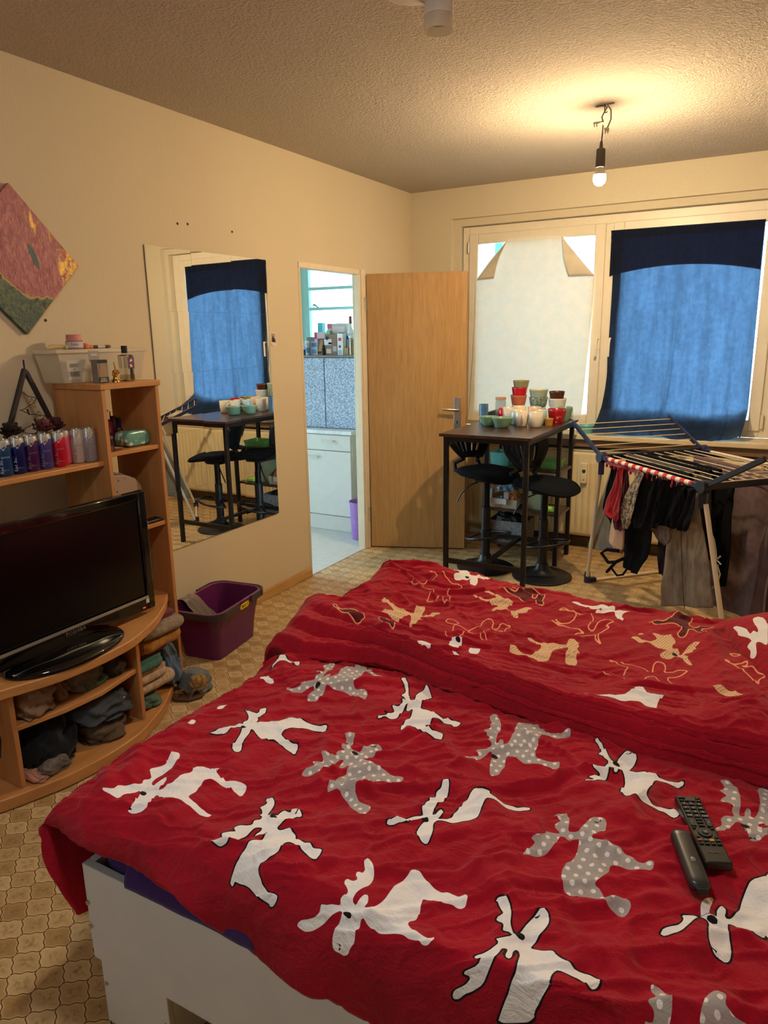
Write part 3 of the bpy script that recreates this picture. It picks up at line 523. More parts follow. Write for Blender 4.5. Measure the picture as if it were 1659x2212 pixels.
obj('rim', MB().lathe([(.094, .295), (.10, .295), (.10, .305), (.094, .305), (.094, .295)], (-.165, 4.76, 0), 24), mat('lilac_plastic', (150, 106, 176), .5), t)

Z0 = 1.4245
def carton(name, label, cat, x0, x1, y, d, z0, z1, c, faces=(), group=None):
    """cardboard carton with printed panels on its front"""
    t = thing(name, label, cat, ((x0+x1)/2, y+d/2, z0), group)
    obj('box', MB().box(x0, x1, y, y+d, z0, z1), mat('card_%d_%d_%d' % c, c, .6), t, bevel=.0015)
    for nm, a0, a1, b0, b1, cc in faces:
        w_, h_ = x1-x0, z1-z0
        obj(nm, MB().box(x0+w_*a0, x0+w_*a1, y-.0012, y-.0002, z0+h_*b0, z0+h_*b1), mat('print_%d_%d_%d' % cc, cc, .6), t)
    return t
def disc(name, t, x, y, z, r, c):
    obj(name, MB().tube([(x, y-.0004, z), (x, y-.002, z)], r, 20), mat('print_%d_%d_%d' % c, c, .6), t)
t = carton('food_box', 'tall pale box with a red curved corner behind the brown coffee box', 'box', -.652, -.47, 5.09, .07, Z0, 1.672, (196, 188, 190), [('printed_panel', .02, .25, .84, .99, (206, 90, 120)), ('printed_panel', .30, .92, .72, .90, (222, 214, 208)), ('printed_panel', .62, .9, .62, .70, (70, 80, 76))])
t = carton('food_box', 'pale pink box with red lettering left of the tall pale box', 'box', -.775, -.655, 5.08, .06, Z0, 1.606, (214, 196, 202), [('printed_panel', .02, .22, .70, .98, (206, 70, 110)), ('printed_panel', .28, .9, .52, .72, (160, 60, 84))])
t = carton('coffee_box', 'brown coffee box with a round dark badge and white label', 'box', -.612, -.497, 4.99, .085, Z0, 1.589, (134, 104, 90), [('paper_label', -.06, .55, .48, .76, (212, 208, 214)), ('barcode', .30, .55, .52, .60, (30, 26, 30)), ('printed_cup', .1, .5, .08, .3, (206, 186, 170)), ('printed_panel', .66, .97, .18, .42, (170, 160, 156))])
disc('badge', t, -.590, 4.99, 1.557, .015, (34, 34, 44))
t = carton('carton', 'mint green carton behind the brown coffee box', 'carton', -.650, -.612, 5.07, .015, Z0, 1.619, (128, 196, 160))
t = carton('carton', 'white and blue carton beside the green lidded jar', 'carton', -.757, -.694, 5.0, .05, Z0, 1.534, (190, 208, 230), [('printed_panel', .1, .9, .60, .9, (96, 130, 190)), ('printed_panel', .15, .85, .12, .4, (120, 160, 214))])
t = carton('flour_bag', 'tall white packet with a red print right of the coffee box', 'packet', -.494, -.442, 4.99, .055, Z0, 1.592, (226, 230, 232), [('printed_panel', .25, .65, .34, .46, (190, 30, 40)), ('printed_panel', .2, .75, .66, .8, (206, 60, 70)), ('printed_panel', .15, .8, .04, .24, (150, 190, 214))])
t = thing('paper_bag', 'crumpled tan paper bag between the blue carton and dark bottle', 'bag', (-.668, 5.03, Z0))
obj('bag', MB().add([(-.694, 5.0, Z0), (-.640, 5.0, Z0), (-.640, 5.05, Z0), (-.694, 5.05, Z0), (-.690, 5.012, 1.50), (-.645, 5.008, 1.51), (-.645, 5.03, 1.515), (-.690, 5.036, 1.50), (-.682, 5.018, 1.542), (-.650, 5.018, 1.545), (-.650, 5.024, 1.545), (-.682, 5.024, 1.542)], [(3, 2, 1, 0), (0, 1, 5, 4), (1, 2, 6, 5), (2, 3, 7, 6), (3, 0, 4, 7), (4, 5, 9, 8), (5, 6, 10, 9), (6, 7, 11, 10), (7, 4, 8, 11), (8, 9, 10, 11)]), mat('tan_paper', (176, 138, 92), .8, bump=.3, bs=60), t, smooth=False)
obj('printed_band', MB().box(-.692, -.642, 4.9978, 4.9992, Z0+.012, Z0+.03), mat('brown_print', (90, 46, 28), .7), t)
def bottle(name, label, cat, prof, c, m, cap, mcap, group=None, lab=None):
    t = thing(name, label, cat, c, group); obj('bottle', MB().lathe(prof, c, 24), m, t, ang=60); obj('cap', MB().lathe(cap, c, 24), mcap, t)
    if lab: obj('label', MB().lathe([(lab[0], lab[1]), (lab[0], lab[2])], c, 24), lab[3], t)
    return t
bottle('sauce_bottle', 'small dark sauce bottle in front of the paper bag', 'bottle', [(0, 0), (.012, 0), (.013, .05), (.007, .062), (0, .062)], (-.628, 4.985, Z0), mat('dark_bottle', (24, 24, 34), .3), [(0, .0625), (.008, .0625), (.008, .078), (0, .078)], M_black)
bottle('spirits_bottle', 'white bottle with a brown cap above the packets', 'bottle', [(0, 0), (.036, 0), (.037, .14), (.024, .19), (.011, .22), (.011, .243), (0, .243)], (-.44, 5.11, Z0), mat('white_bottle', (230, 236, 238), .3), [(0, .2435), (.0125, .2435), (.0125, .302), (0, .302)], mat('brown_cap', (130, 84, 76), .5))
t = thing('tissue_pack', 'blue and white wrapped pack below the white spirits bottle', 'packet', (-.41, 5.035, Z0))
obj('pack', MB().box(-.437, -.372, 5.04, 5.09, Z0, 1.592), mat('blue_white_wrap', (214, 226, 240), .35, bump=.4, bs=40), t, bevel=.012)
obj('printed_band', MB().box(-.432, -.38, 5.0385, 5.0397, 1.548, 1.572), mat('navy_print', (50, 64, 150), .5), t)
carton('carton', 'small tan carton in front of the blue and white pack', 'carton', -.437, -.392, 4.99, .045, Z0, 1.482, (170, 136, 96))
t = thing('storage_jar', 'tan filled glass jar at the doorway end of the speckled cabinet', 'jar', (-.352, 4.99, Z0))
obj('contents', MB().lathe([(0, .003), (.026, .003), (.026, .12), (0, .12)], (-.352, 4.99, Z0), 24), mat('tan_cereal', (196, 150, 92), .8, var=.3, vs=120), t)
obj('glass', MB().lathe([(0, 0), (.029, 0), (.029, .13), (.0275, .13), (.0275, .002), (0, .002)], (-.352, 4.99, Z0), 24), pane_mat('jar_glass', (.95, .97, .97, 1), 1.35), t)
obj('lid', MB().lathe([(0, .1305), (.031, .1305), (.031, .15), (0, .15)], (-.352, 4.99, Z0), 24), mat('pale_lid', (196, 206, 214), .5), t)
t = thing('storage_jar', 'green labelled jar with a white lid at the left of the cabinet top', 'jar', (-.825, 4.995, Z0))
obj('jar', MB().lathe([(0, 0), (.03, 0), (.03, .075), (0, .075)], (-.825, 4.995, Z0), 24), mat('green_jar', (40, 96, 78), .4, var=.3, vs=60), t)
obj('label', MB().lathe([(.0305, .045), (.0305, .075)], (-.825, 4.995, Z0), 24), mat('print_212_216_222', (212, 216, 222), .6), t)
obj('lid', MB().lathe([(0, .0755), (.031, .0755), (.031, .098), (0, .098)], (-.825, 4.995, Z0), 24), mat('white_lid', (230, 232, 234), .5), t)
t = thing('plastic_tub', 'clear tub with a blue label between the green jar and blue carton', 'tub', (-.774, 4.985, Z0))
obj('tub', MB().lathe([(0, 0), (.014, 0), (.017, .095), (0, .095)], (-.7755, 4.975, Z0), 20), mat('milky_tub', (190, 200, 210), .3), t)
obj('label', MB().lathe([(.0158, .02), (.0172, .06)], (-.7755, 4.975, Z0), 20), mat('print_96_130_190', (96, 130, 190), .6), t)
obj('lid', MB().lathe([(0, .0955), (.0182, .0955), (.0182, .115), (0, .115)], (-.7755, 4.975, Z0), 20), mat('white_lid', (230, 232, 234), .5), t)
carton('food_box', 'flat dark box behind the green lidded jar', 'box', -.86, -.785, 5.09, .06, Z0, 1.567, (120, 118, 122))
carton('food_box', 'turquoise box standing behind the pale pink box', 'box', -.80, -.755, 5.17, .05, Z0, 1.682, (92, 190, 196))
# ================================================================== cloth helpers
def pile(name, label, cat, c, s, m, seed=0, amp=.35, flat=.25, group=None, rz=0, n=72, parent=None):
    """soft crumpled heap of cloth resting on c: half extents s = (sx, sy, height)"""
    mm = n//2; vs = MB()
    th = np.linspace(0, 2*PI, n, endpoint=False); ph = np.linspace(-PI/2, PI/2, mm)
    TH, PH = np.meshgrid(th, ph, indexing='ij')
    e = .62; sg = lambda t: np.sign(t)*np.abs(t)**e
    X = sg(np.cos(PH))*sg(np.cos(TH)); Y = sg(np.cos(PH))*sg(np.sin(TH)); Z = np.sin(PH)
    q = 1+.10*amp*np.maximum(0, ridge(X*5.5+Z*4+seed, Y*5.5-Z*6, seed+9)-.6)/.4+.07*amp*fbm(X*9+Z*7, Y*9, seed+4)+amp*(.55*fbm(X*1.7+3*Z+seed, Y*1.7-Z*2+seed*2, seed)+.5*(ridge(X*2.6+Z*1.5+9, Y*2.6+Z*2.2, seed+5)-.75))
    Zr = np.where(Z < -flat, -flat+(Z+flat)*.15, Z)
    x = X*q*s[0]; y = Y*q*s[1]; z = (Zr*(.75+.25*q)+flat+.11)/(1.11+flat)*s[2]
    z = np.maximum(z, .001)
    cs, sn = math.cos(rz), math.sin(rz)
    X_ = c[0]+x*cs-y*sn; Y_ = c[1]+x*sn+y*cs; Z_ = c[2]+z
    X_ = np.vstack([X_, X_[:1]]); Y_ = np.vstack([Y_, Y_[:1]]); Z_ = np.vstack([Z_, Z_[:1]])
    vs.grid(X_, Y_, Z_)
    if parent is not None: return obj(name, vs, m, parent, ang=180)
    return one(name, label, cat, vs, m, c, group, ang=180)
def folded(name, label, cat, c, size, m, layers=3, seed=0, rz=0, group=None, parent=None, lip=0):
    """folded textile: serpentine sheet of `layers`, fold facing +x (towards the room)"""
    w, d, h = size; t = h/layers; path = []
    for i in range(layers):
        z = t*(i+.5); a, b = (-w/2+t*.5, w/2-t*.5) if i % 2 == 0 else (w/2-t*.5, -w/2+t*.5)
        xs = np.linspace(a, b, 9)
        path += [(x, z) for x in xs]
        if i < layers-1:
            sg = 1 if i % 2 == 0 else -1
            path += [(b+sg*t*.5*math.sin(q), z+t*.5*(1-math.cos(q))) for q in (PI/4, PI/2, 3*PI/4)]
    P = np.array(path); dP = np.gradient(P, axis=0); N = np.stack([-dP[:, 1], dP[:, 0]], -1); N /= np.linalg.norm(N, axis=1)[:, None]+1e-9
    th = t*.47; loop = np.vstack([P+N*th, (P-N*th)[::-1]]); L = len(loop)
    ny = 15; ys = np.linspace(-d/2, d/2, ny); V = []
    k = np.arange(L)
    for j, y in enumerate(ys):
        e = 1-.10*(abs(y)/(d/2))**6
        dx = .010*fbm(np.full(L, y*9+seed), k*.11, seed); dz = .006*fbm(loop[:, 0]*14+seed, np.full(L, y*14), seed+3)*(.4+loop[:, 1]/h)
        V.append(np.stack([loop[:, 0]*e+dx, np.full(L, y)+.008*fbm(k*.2+seed, np.full(L, seed*1.)), np.maximum(loop[:, 1]+dz, .0006)], -1))
    V = np.array(V); cs, sn = math.cos(rz), math.sin(rz)
    X = c[0]+V[..., 0]*cs-V[..., 1]*sn; Y = c[1]+V[..., 0]*sn+V[..., 1]*cs; Z = c[2]+V[..., 2]
    mb = MB(); mb.grid(np.hstack([X, X[:, :1]]), np.hstack([Y, Y[:, :1]]), np.hstack([Z, Z[:, :1]]), flip=True)
    for j, fl in ((0, False), (ny-1, True)):
        base = len(mb.v); mb.v += [tuple(q) for q in np.stack([X[j], Y[j], Z[j]], -1)]
        n2 = len(P)
        for i in range(n2-1):
            q = (base+i, base+i+1, base+L-2-i, base+L-1-i); mb.f.append(q[::-1] if fl else q)
    if parent is not None: return obj(name, mb, m, parent, ang=60)
    return one(name, label, cat, mb, m, c, group, ang=60)

# ================================================================== tv cabinet
CV = [(.955, .12), (1.0, .33), (1.1, .42), (1.25, .505), (1.45, .578), (1.62, .598), (1.78, .586), (1.96, .515), (2.08, .44), (2.17, .375), (2.235, .30)]
def curve(y, off=0): return float(np.interp(y, [a for a, b in CV], [b for a, b in CV]))+off
ysm = np.linspace(.965, 2.236, 60)
xs_ = np.interp(ysm, [a for a, b in CV], [b for a, b in CV]); ker = np.ones(5)/5
xs_ = np.convolve(np.pad(xs_, 2, mode='edge'), ker, 'valid')
def board(z0, z1, off=0):
    poly = [(.06, .965)]+[(float(x)+off, float(y)) for x, y in zip(xs_, ysm)]+[(.06, 2.236)]
    return MB().prism(poly, z0, z1)
t = thing('tv_cabinet', 'beech tv cabinet with bowed shelves and a tall open tower', 'tv cabinet', (.3, 1.6, 0))
obj('base_board', board(.004, .05), M_beech, t, bevel=.004)
obj('tv_board', board(.412, .448, .004), M_beech, t, bevel=.004)
def arc_panel(y, z0, z1, inset=.035):
    return MB().box(.065, curve(y)-inset, y-.009, y+.009, z0, z1)
for y in (1.325, 1.857): obj('divider', arc_panel(y, .0505, .4115), M_beechv, t, bevel=.002)
obj('middle_shelf', MB().prism([(.065, 1.3345), (curve(1.34)-.045, 1.3345), (curve(1.5)-.05, 1.5), (curve(1.65)-.05, 1.65), (curve(1.84)-.05, 1.8475), (.065, 1.8475)], .262, .280), M_beech, t, bevel=.002)
obj('tower_side', MB().box(.07, .35, 1.957, 1.975, .4485, 1.382), M_beechv, t, bevel=.002)
obj('tower_side', MB().box(.07, .35, 2.2365, 2.2545, .004, 1.382), M_beechv, t, bevel=.002)
obj('tower_top', MB().box(.065, .356, 1.951, 2.262, 1.3825, 1.405), M_beech, t, bevel=.002)
for z in (1.131, .792): obj('tower_shelf', MB().box(.085, .342, 1.9755, 2.236, z-.018, z), M_beech, t, bevel=.002)
obj('bridge_shelf', MB().box(.075, .325, .975, 1.9565, 1.080, 1.10), M_beech, t, bevel=.003)
obj('end_panel', MB().box(.07, .33, .955, .973, .004, 1.382), M_beechv, t, bevel=.002)

# ================================================================== television
t = thing('television', 'black flat screen television on the bowed cabinet', 'television', (.44, 1.6, .449))
X = .452; ya, yb = 1.245, 2.034; z0, z1 = .473, .977
bz = MB()
def ring(m, x0, x1, a, b, c, d, l, r, bt, tp):
    m.box(x0, x1, a, a+l, c, d).box(x0, x1, b-r, b, c, d).box(x0, x1, a+l, b-r, c, c+bt).box(x0, x1, a+l, b-r, d-tp, d)
ring(bz, X-.032, X, ya, yb, z0, z1, .038, .038, .052, .036)
bzl = obj('bezel', bz, M_gloss, t, bevel=.005)
obj('screen', MB().box(X-.03, X-.009, ya+.038, yb-.038, z0+.052, z1-.036), mat('dark_lcd_screen', (5, 5, 6), .22, var=.05), t)
obj('back_cover', MB().box(X-.085, X-.0325, ya+.06, yb-.06, z0+.05, z1-.05), M_black, t, bevel=.02)
obj('trim_strip', MB().box(X+.0002, X+.003, ya+.012, yb-.036, .525, .536), mat('silver_strip', (196, 194, 188), .38, .8), t)
obj('paper_sticker', MB().box(X+.0002, X+.0012, 1.985, 2.001, .504, .524), mat('white_sticker', (206, 200, 186), .6), t)
k = NT('red_standby_light'); k.p(Emission_Color=(1, .05, .08, 1), Emission_Strength=1.6); k.base(lin((200, 20, 30))); M_led = k.m
obj('standby_light', MB().box(X+.0002, X+.0012, 1.966, 1.978, .487, .4905), M_led, t)
text('TOSHIBA', .019, mat('silver_lettering', (150, 148, 142), .35, .6), t, frame((X+.0006, 1.639, .5105), (0, 1, 0), (0, 0, 1)), squeeze=1.15)
bs = MB().lathe([(0, 0), (.985, 0), (1.0, .007), (.96, .017), (.55, .026), (0, .03)], n=48)
bs.v = [(.468+x*.135, 1.58+y*.242, .449+z) for x, y, z in bs.v]
obj('stand_base', bs, M_gloss, t, ang=60)
obj('neck', MB().box(X-.06, X-.03, 1.52, 1.64, .47, .53), M_gloss, t, bevel=.006)

# ================================================================== cans on the bridge shelf
M_alu = mat('can_aluminium', (196, 192, 186), .25, .9, var=.05)
def can_mat(name, c, c2=None):
    k = NT(name); v = k.co('Object'); sp = k.node('ShaderNodeSeparateXYZ', {0: v})
    # silver swoosh running down from the shoulder, its edge ragged
    ang = k.mth('ARCTAN2', sp.outputs[1], sp.outputs[0]); n = k.noise(v, 34, 3)
    lim = k.mth('ADD', k.mth('ADD', .098, k.mth('MULTIPLY', k.mth('SINE', k.mth('ADD', ang, 1.1)), .018)), k.mth('MULTIPLY', k.mth('SUBTRACT', n, .5), .012))
    s = k.mth('GREATER_THAN', sp.outputs[2], lim); stripe = k.mth('GREATER_THAN', k.noise(k.co('Object', (40, 40, 260)), 1.6, 2), .62)
    low = k.mth('LESS_THAN', k.mth('ABSOLUTE', k.mth('SUBTRACT', sp.outputs[2], .022)), .006)
    body = k.mix(k.mth('MULTIPLY', k.mth('MULTIPLY', stripe, low), .6), lin(c), lin((206, 200, 206)))
    k.base(k.mix(s, body, lin((190, 186, 182)))); k.p(Roughness=.33, Metallic=k.mth('ADD', .35, k.mth('MULTIPLY', s, .45))); return k.m
CANS = [((.1, .0), (126, 186, 206), 'light blue', 'light blue energy drink can, leftmost of the row on the shelf'),
        ((0, 0), (10, 62, 112), 'sky blue', 'sky blue energy drink can beside the light blue one'),
        ((0, 0), (6, 22, 92), 'deep blue', 'deep blue energy drink can with bold white lettering'),
        ((0, 0), (70, 24, 84), 'plum', 'plum purple energy drink can between deep blue and violet cans'),
        ((0, 0), (70, 60, 128), 'violet', 'violet energy drink can left of the red can'),
        ((0, 0), (196, 14, 50), 'red', 'bright red energy drink can in the row'),
        ((0, 0), (206, 84, 122), 'pink', 'pink energy drink can half hidden behind the red can'),
        ((0, 0), (188, 182, 176), 'white', 'off white energy drink can right of the pink can'),
        ((0, 0), (150, 150, 156), 'silver', 'grey silver energy drink can nearest the tower, last of the row')]
CP = [(.268, 1.548), (.266, 1.590), (.264, 1.637), (.270, 1.691), (.276, 1.742), (.284, 1.798), (.258, 1.844), (.262, 1.892), (.266, 1.926)]
CP = [(.255, 1.520), (.262, 1.574), (.262, 1.629), (.262, 1.684), (.266, 1.739), (.272, 1.795), (.240, 1.842), (.262, 1.872+.014), (.284, 1.926)]
prof = [(0, .003), (.017, .003), (.019, 0), (.022, .002), (.0265, .008), (.0265, .121), (.0240, .131), (.0236, .1345), (.0226, .1345), (.0222, .131), (0, .130)]
for (px_, py_), (_, c, nm, lab) in zip(CP, CANS):
    o = (px_, py_, 1.1003); t = thing('energy_drink_can', lab, 'can', o, 'energy drink cans on the bridge shelf')
    obj('body', MB().lathe(prof[3:7], o, 32), can_mat(nm.replace(' ', '_')+'_can_print', c), t, ang=60)
    obj('base_rim', MB().lathe(prof[:4], o, 32), M_alu, t, ang=60); obj('rim', MB().lathe(prof[6:], o, 32), M_alu, t, ang=60)
    obj('tab', MB().box(px_-.011, px_+.004, py_-.005, py_+.005, 1.2312, 1.2325), M_alu, t)
    vdir = math.atan2(0-py_, 2.71-px_)
    def bend(p, r=.02668, a0=vdir): 
        a = a0+p.x/r; return Vector((r*math.cos(a), r*math.sin(a), p.y))
    c0 = (240, 240, 246) if nm in ('deep blue', 'sky blue') else (170, 166, 176)
    if nm in ('white', 'silver'): c0 = (120, 112, 112)
    mt = mat('can_letter_%d' % c0[0], c0, .4)
    # vertical name, running upwards
    def bend_v(p, r=.02668, a0=vdir-.38): 
        a = a0+(-p.y)/r; return Vector((r*math.cos(a), r*math.sin(a), p.x))
    text('Red Bull', .0165, mt, t, Matrix.Translation((px_, py_, 1.1003+.040)), bend=bend_v, depth=.0002)
    if nm in ('sky blue', 'plum', 'violet', 'red', 'white', 'silver', 'pink'):
        def bend_h(p, r=.02668, a0=vdir+.25): 
            a = a0+p.x/r; return Vector((r*math.cos(a), r*math.sin(a), p.y))
        text('EDITION', .0075, mt, t, Matrix.Translation((px_, py_, 1.1003+.071)), bend=bend_h, depth=.0002)
    # silver animal shaped mark below the shoulder
    pts = [(-.011, .012), (-.008, .019), (-.003, .014), (.003, .017), (.010, .020), (.012, .013), (.009, .004), (.004, .001), (.001, -.006), (-.003, -.010), (-.006, -.003), (-.010, .003)]
    mb = MB(); f2 = lambda a, b, c_: tuple(Vector((px_, py_, 1.1003+.103))+bend(Vector((a, b*.9, 0)), .02662+c_, vdir+.15))
    mb.prism(pts, 0, .0002, f2); obj('emblem', mb, mat('emblem_silver', (206, 200, 192), .3, .7), t, smooth=False)
# dried roses laid on and behind the cans
def rose(i, c, r, c1, label):
    t = thing('dried_rose', label, 'flower', c, 'dried roses on the row of cans'); m = mat('dried_petal_%d_%d_%d' % c1, c1, .9, var=.35, vs=60); rr = random.Random(i)
    mb = MB()
    for ringi, (n, q, h) in enumerate(((5, .32, .042), (6, .6, .040), (7, .85, .030), (7, 1.05, .018))):
        for j in range(n):
            a = 2*PI*(j+.5*ringi)/n+rr.uniform(-.2, .2); nb = 5
            U = np.linspace(-.55, .55, nb); Vv = np.linspace(0, 1, 5); UU, VV = np.meshgrid(U, Vv, indexing='ij')
            rad = r*q*(.35+.65*VV**.8)*(1+.12*np.cos(UU*9+ringi)); ang = a+UU*(1.1/(q+.25))*.9
            zz = h*VV+.004*np.sin(UU*7+j)-.006*VV**3*(ringi > 1)
            mb.grid(c[0]+rad*np.cos(ang), c[1]+rad*np.sin(ang), c[2]+.004+zz)
    obj('petals', mb, m, t, ang=180, solid=.0008)
    obj('stem', MB().tube([(c[0], c[1], c[2]+.006), (c[0]-.06, c[1]+.02, c[2]+.004), (c[0]-.10, c[1]+.03, c[2]-.02)], .0022, 6).sphere((c[0], c[1], c[2]+.007), r*.35, r*.35, .006, 10, 6), mat('dried_stem', (62, 48, 30), .9), t)
rose(1, (.235, 1.548, 1.238), .030, (96, 30, 34), 'dark red dried rose at the left end of the can row')
rose(2, (.225, 1.640, 1.238), .042, (46, 30, 26), 'almost black dried rose lying over the deep blue can')
rose(3, (.240, 1.766, 1.238), .036, (104, 52, 50), 'faded dried rose lying over the violet can')
rose(4, (.225, 1.826, 1.238), .036, (76, 32, 44), 'purple brown dried rose behind the red and pink cans')
# triangular light
t = thing('triangle_light', 'black wooden triangle frame strung with little stars behind the cans', 'decoration', (.125, 1.79, 1.10))
X = .125; ap = (1.797, 1.470); fl, fr_ = (1.640, 1.1005), (1.948, 1.1005)
M_tri = mat('black_stained_wood', (34, 32, 32), .6, var=.3, vs=30)
obj('side', MB().bar((X, ap[0], ap[1]), (X, fl[0], fl[1]+.012), .015, .018, (1, 0, 0)), M_tri, t, bevel=.002)
obj('side', MB().bar((X, ap[0]+.004, ap[1]-.01), (X, fr_[0], fr_[1]+.012), .015, .018, (1, 0, 0)), M_tri, t, bevel=.002)
obj('foot_bar', MB().bar((X, fl[0]+.012, 1.1125), (X, fr_[0]-.012, 1.1125), .015, .018, (1, 0, 0)), M_tri, t, bevel=.002)
obj('peg', MB().tube([(X, ap[0], ap[1]-.004), (X, ap[0], ap[1]+.034)], .0035, 8), M_tri, t)
zig = [(1.764, 1.385), (1.832, 1.362), (1.744, 1.318), (1.864, 1.290), (1.716, 1.240), (1.888, 1.222), (1.69, 1.170)]
pth = []
for (y, z), (y2, z2) in zip(zig, zig[1:]):
    for s in np.linspace(0, 1, 9)[:-1]: pth.append((X+.014, y+(y2-y)*s, z+(z2-z)*s-.010*math.sin(PI*s)+.002*math.sin(14*s)))
obj('string', MB().tube(pth, .0016, 6), mat('brown_string', (58, 42, 30), .8), t)
M_gold = mat('antique_gold', (150, 112, 56), .35, .7)
def star(m, c, r, th=.0016, n=5):
    P = []
    for i in range(2*n+1):
        a = PI/2+PI*i/n; q = r if i % 2 == 0 else r*.45; P.append((c[0], c[1]+q*math.cos(a), c[2]+q*math.sin(a)))
    return m.tube(P, th, 5)
obj('star', star(MB(), (X+.018, 1.798, 1.338), .022), M_gold, t); obj('star', star(MB(), (X+.018, 1.845, 1.268), .022), M_gold, t); obj('star', star(MB(), (X+.018, 1.82, 1.295), .014), M_gold, t)
for y, z in ((1.775, 1.318), (1.80, 1.280), (1.79, 1.262), (1.745, 1.215), (1.83, 1.215), (1.73, 1.212)): obj('bulb', MB().tube([(X+.016, y, z), (X+.016, y+.006, z-.022)], [.004, .0022], 8), M_tri, t)

# ================================================================== on top of the tower
k = NT('frosted_box_plastic'); tr = k.node('ShaderNodeBsdfTransparent', {0: (.96, .95, .93, 1)}); k.base(lin((226, 216, 198))); k.p(Roughness=.3)
mx = k.node('ShaderNodeMixShader', {0: .42}); k.l(tr.outputs[0], mx.inputs[1]); k.l(k.b.outputs[0], mx.inputs[2]); k.l(mx.outputs[0], k.out.inputs[0]); M_frost = k.m
t = thing('storage_box', 'translucent plastic storage box on top of the tower', 'storage box', (.13, 2.10, 1.4055))
def shell(m, x0, x1, y0, y1, z0, z1, gx, gy, th=.002):
    """open box whose rim is wider by gx, gy"""
    a = [(x0, y0, z0), (x1, y0, z0), (x1, y1, z0), (x0, y1, z0)]; b = [(x0-gx, y0-gy, z1), (x1+gx, y0-gy, z1), (x1+gx, y1+gy, z1), (x0-gx, y1+gy, z1)]
    c = [(x0-gx+th, y0-gy+th, z1), (x1+gx-th, y0-gy+th, z1), (x1+gx-th, y1+gy-th, z1), (x0-gx+th, y1+gy-th, z1)]; d = [(x0+th, y0+th, z0+th), (x1-th, y0+th, z0+th), (x1-th, y1-th, z0+th), (x0+th, y1-th, z0+th)]
    f = [(3, 2, 1, 0)]+[(i, (i+1) % 4, 4+(i+1) % 4, 4+i) for i in range(4)]+[(4+i, 4+(i+1) % 4, 8+(i+1) % 4, 8+i) for i in range(4)]+[(8+i, 8+(i+1) % 4, 12+(i+1) % 4, 12+i) for i in range(4)]+[(12, 13, 14, 15)]
    return m.add(a+b+c+d, f)
obj('tub', shell(MB(), .045, .165, 1.935, 2.335, 1.4058, 1.520, .012, .022), M_frost, t, bevel=.004)
obj('lid', MB().box(.028, .182, 1.905, 2.372, 1.5205, 1.538), M_frost, t, bevel=.005)
obj('label', MB().add([(.1685, 1.957, 1.418), (.1685, 2.022, 1.418), (.1745, 2.017, 1.496), (.1745, 1.950, 1.496)], [(0, 1, 2, 3)]), mat('grey_paper_label', (186, 180, 168), .7), t, smooth=False)
def lines(parent, x, y0, y1, zs, m, h=.0022, slope=0): 
    mb = MB()
    for i, z in enumerate(zs): mb.box(x, x+.0006, y0, y1-(i % 3)*.004, z, z+h)
    obj('print', mb, m, parent)
lines(t, .1752, 1.962, 2.008, (1.435, 1.440, 1.445, 1.450, 1.470, 1.475, 1.480), mat('label_print', (110, 104, 100), .8))
text('02', .014, mat('label_print', (110, 104, 100), .8), t, frame((.1756, 1.986, 1.460), (0, 1, 0), (0, 0, 1)))
t = thing('cream_jar', 'glass cream jar with a pink lid on the storage box', 'jar', (.10, 2.055, 1.5385))
c = (.10, 2.055, 1.5385)
obj('jar', MB().lathe([(0, 0), (.032, 0), (.034, .004), (.034, .03), (.030, .036), (0, .036)], c, 28), mat('mauve_glass', (150, 118, 118), .25), t)
obj('label', MB().lathe([(.0343, .006), (.0343, .029)], c, 28), mat('jar_label', (198, 178, 176), .6), t)
def bj(p, r=.0346, a0=-.62): a = a0+p.x/r; return Vector((r*math.cos(a), r*math.sin(a), p.y))
text('bebe', .014, mat('jar_print', (96, 44, 52), .6), t, Matrix.Translation((c[0], c[1], c[2]+.019)), bend=bj, depth=.0002)
obj('lid', MB().lathe([(0, .0362), (.030, .0362), (.030, .056), (.027, .059), (0, .059)], c, 28), mat('pink_lid', (206, 130, 122), .45), t)
t = thing('hair_brush', 'beige handled brush lying left of the cream jar', 'brush', (.09, 1.97, 1.5385))
obj('handle', MB().tube([(.09, 1.925, 1.543), (.09, 1.96, 1.549), (.09, 2.0, 1.549), (.092, 2.016, 1.547)], [.004, .010, .009, .007], 10), mat('beige_wood', (186, 158, 110), .6), t)
obj('tip', MB().box(.084, .102, 2.0165, 2.024, 1.5387, 1.556), mat('cream_tip', (226, 208, 150), .6), t, bevel=.003)
t = thing('hair_clip', 'orange and pink crumpled packet right of the cream jar', 'packet', (.10, 2.118, 1.5385))
obj('packet', MB().box(.085, .115, 2.100, 2.14, 1.539, 1.553).xf(Matrix.Identity(4)), mat('orange_wrap', (200, 110, 60), .5, var=.5, vs=70), t, bevel=.005)
obj('flap', MB().box(.09, .112, 2.102, 2.118, 1.5535, 1.562), mat('pink_wrap', (224, 146, 120), .5), t, bevel=.003)
t = thing('makeup_tube', 'black tube with a white label lying on the storage box', 'tube', (.10, 2.19, 1.5385))
obj('tube', MB().tube([(.10, 2.150, 1.5455), (.10, 2.225, 1.5455)], .0068, 14), M_black, t)
obj('label', MB().tube([(.10, 2.168, 1.5455), (.10, 2.205, 1.5455)], .0072, 14, cap=False), mat('jar_label', (198, 178, 176), .6), t)
obj('cap', MB().tube([(.10, 2.2255, 1.5455), (.10, 2.236, 1.5455)], .0058, 12), mat('dark_red_cap', (120, 40, 36), .4), t)
t = thing('sponge_box', 'small black and beige hanging box on the tower edge', 'box', (.27, 2.04, 1.4055))
obj('box', MB().box(.255, .290, 2.000, 2.052, 1.406, 1.497), mat('grey_card', (120, 112, 104), .6), t, bevel=.001)
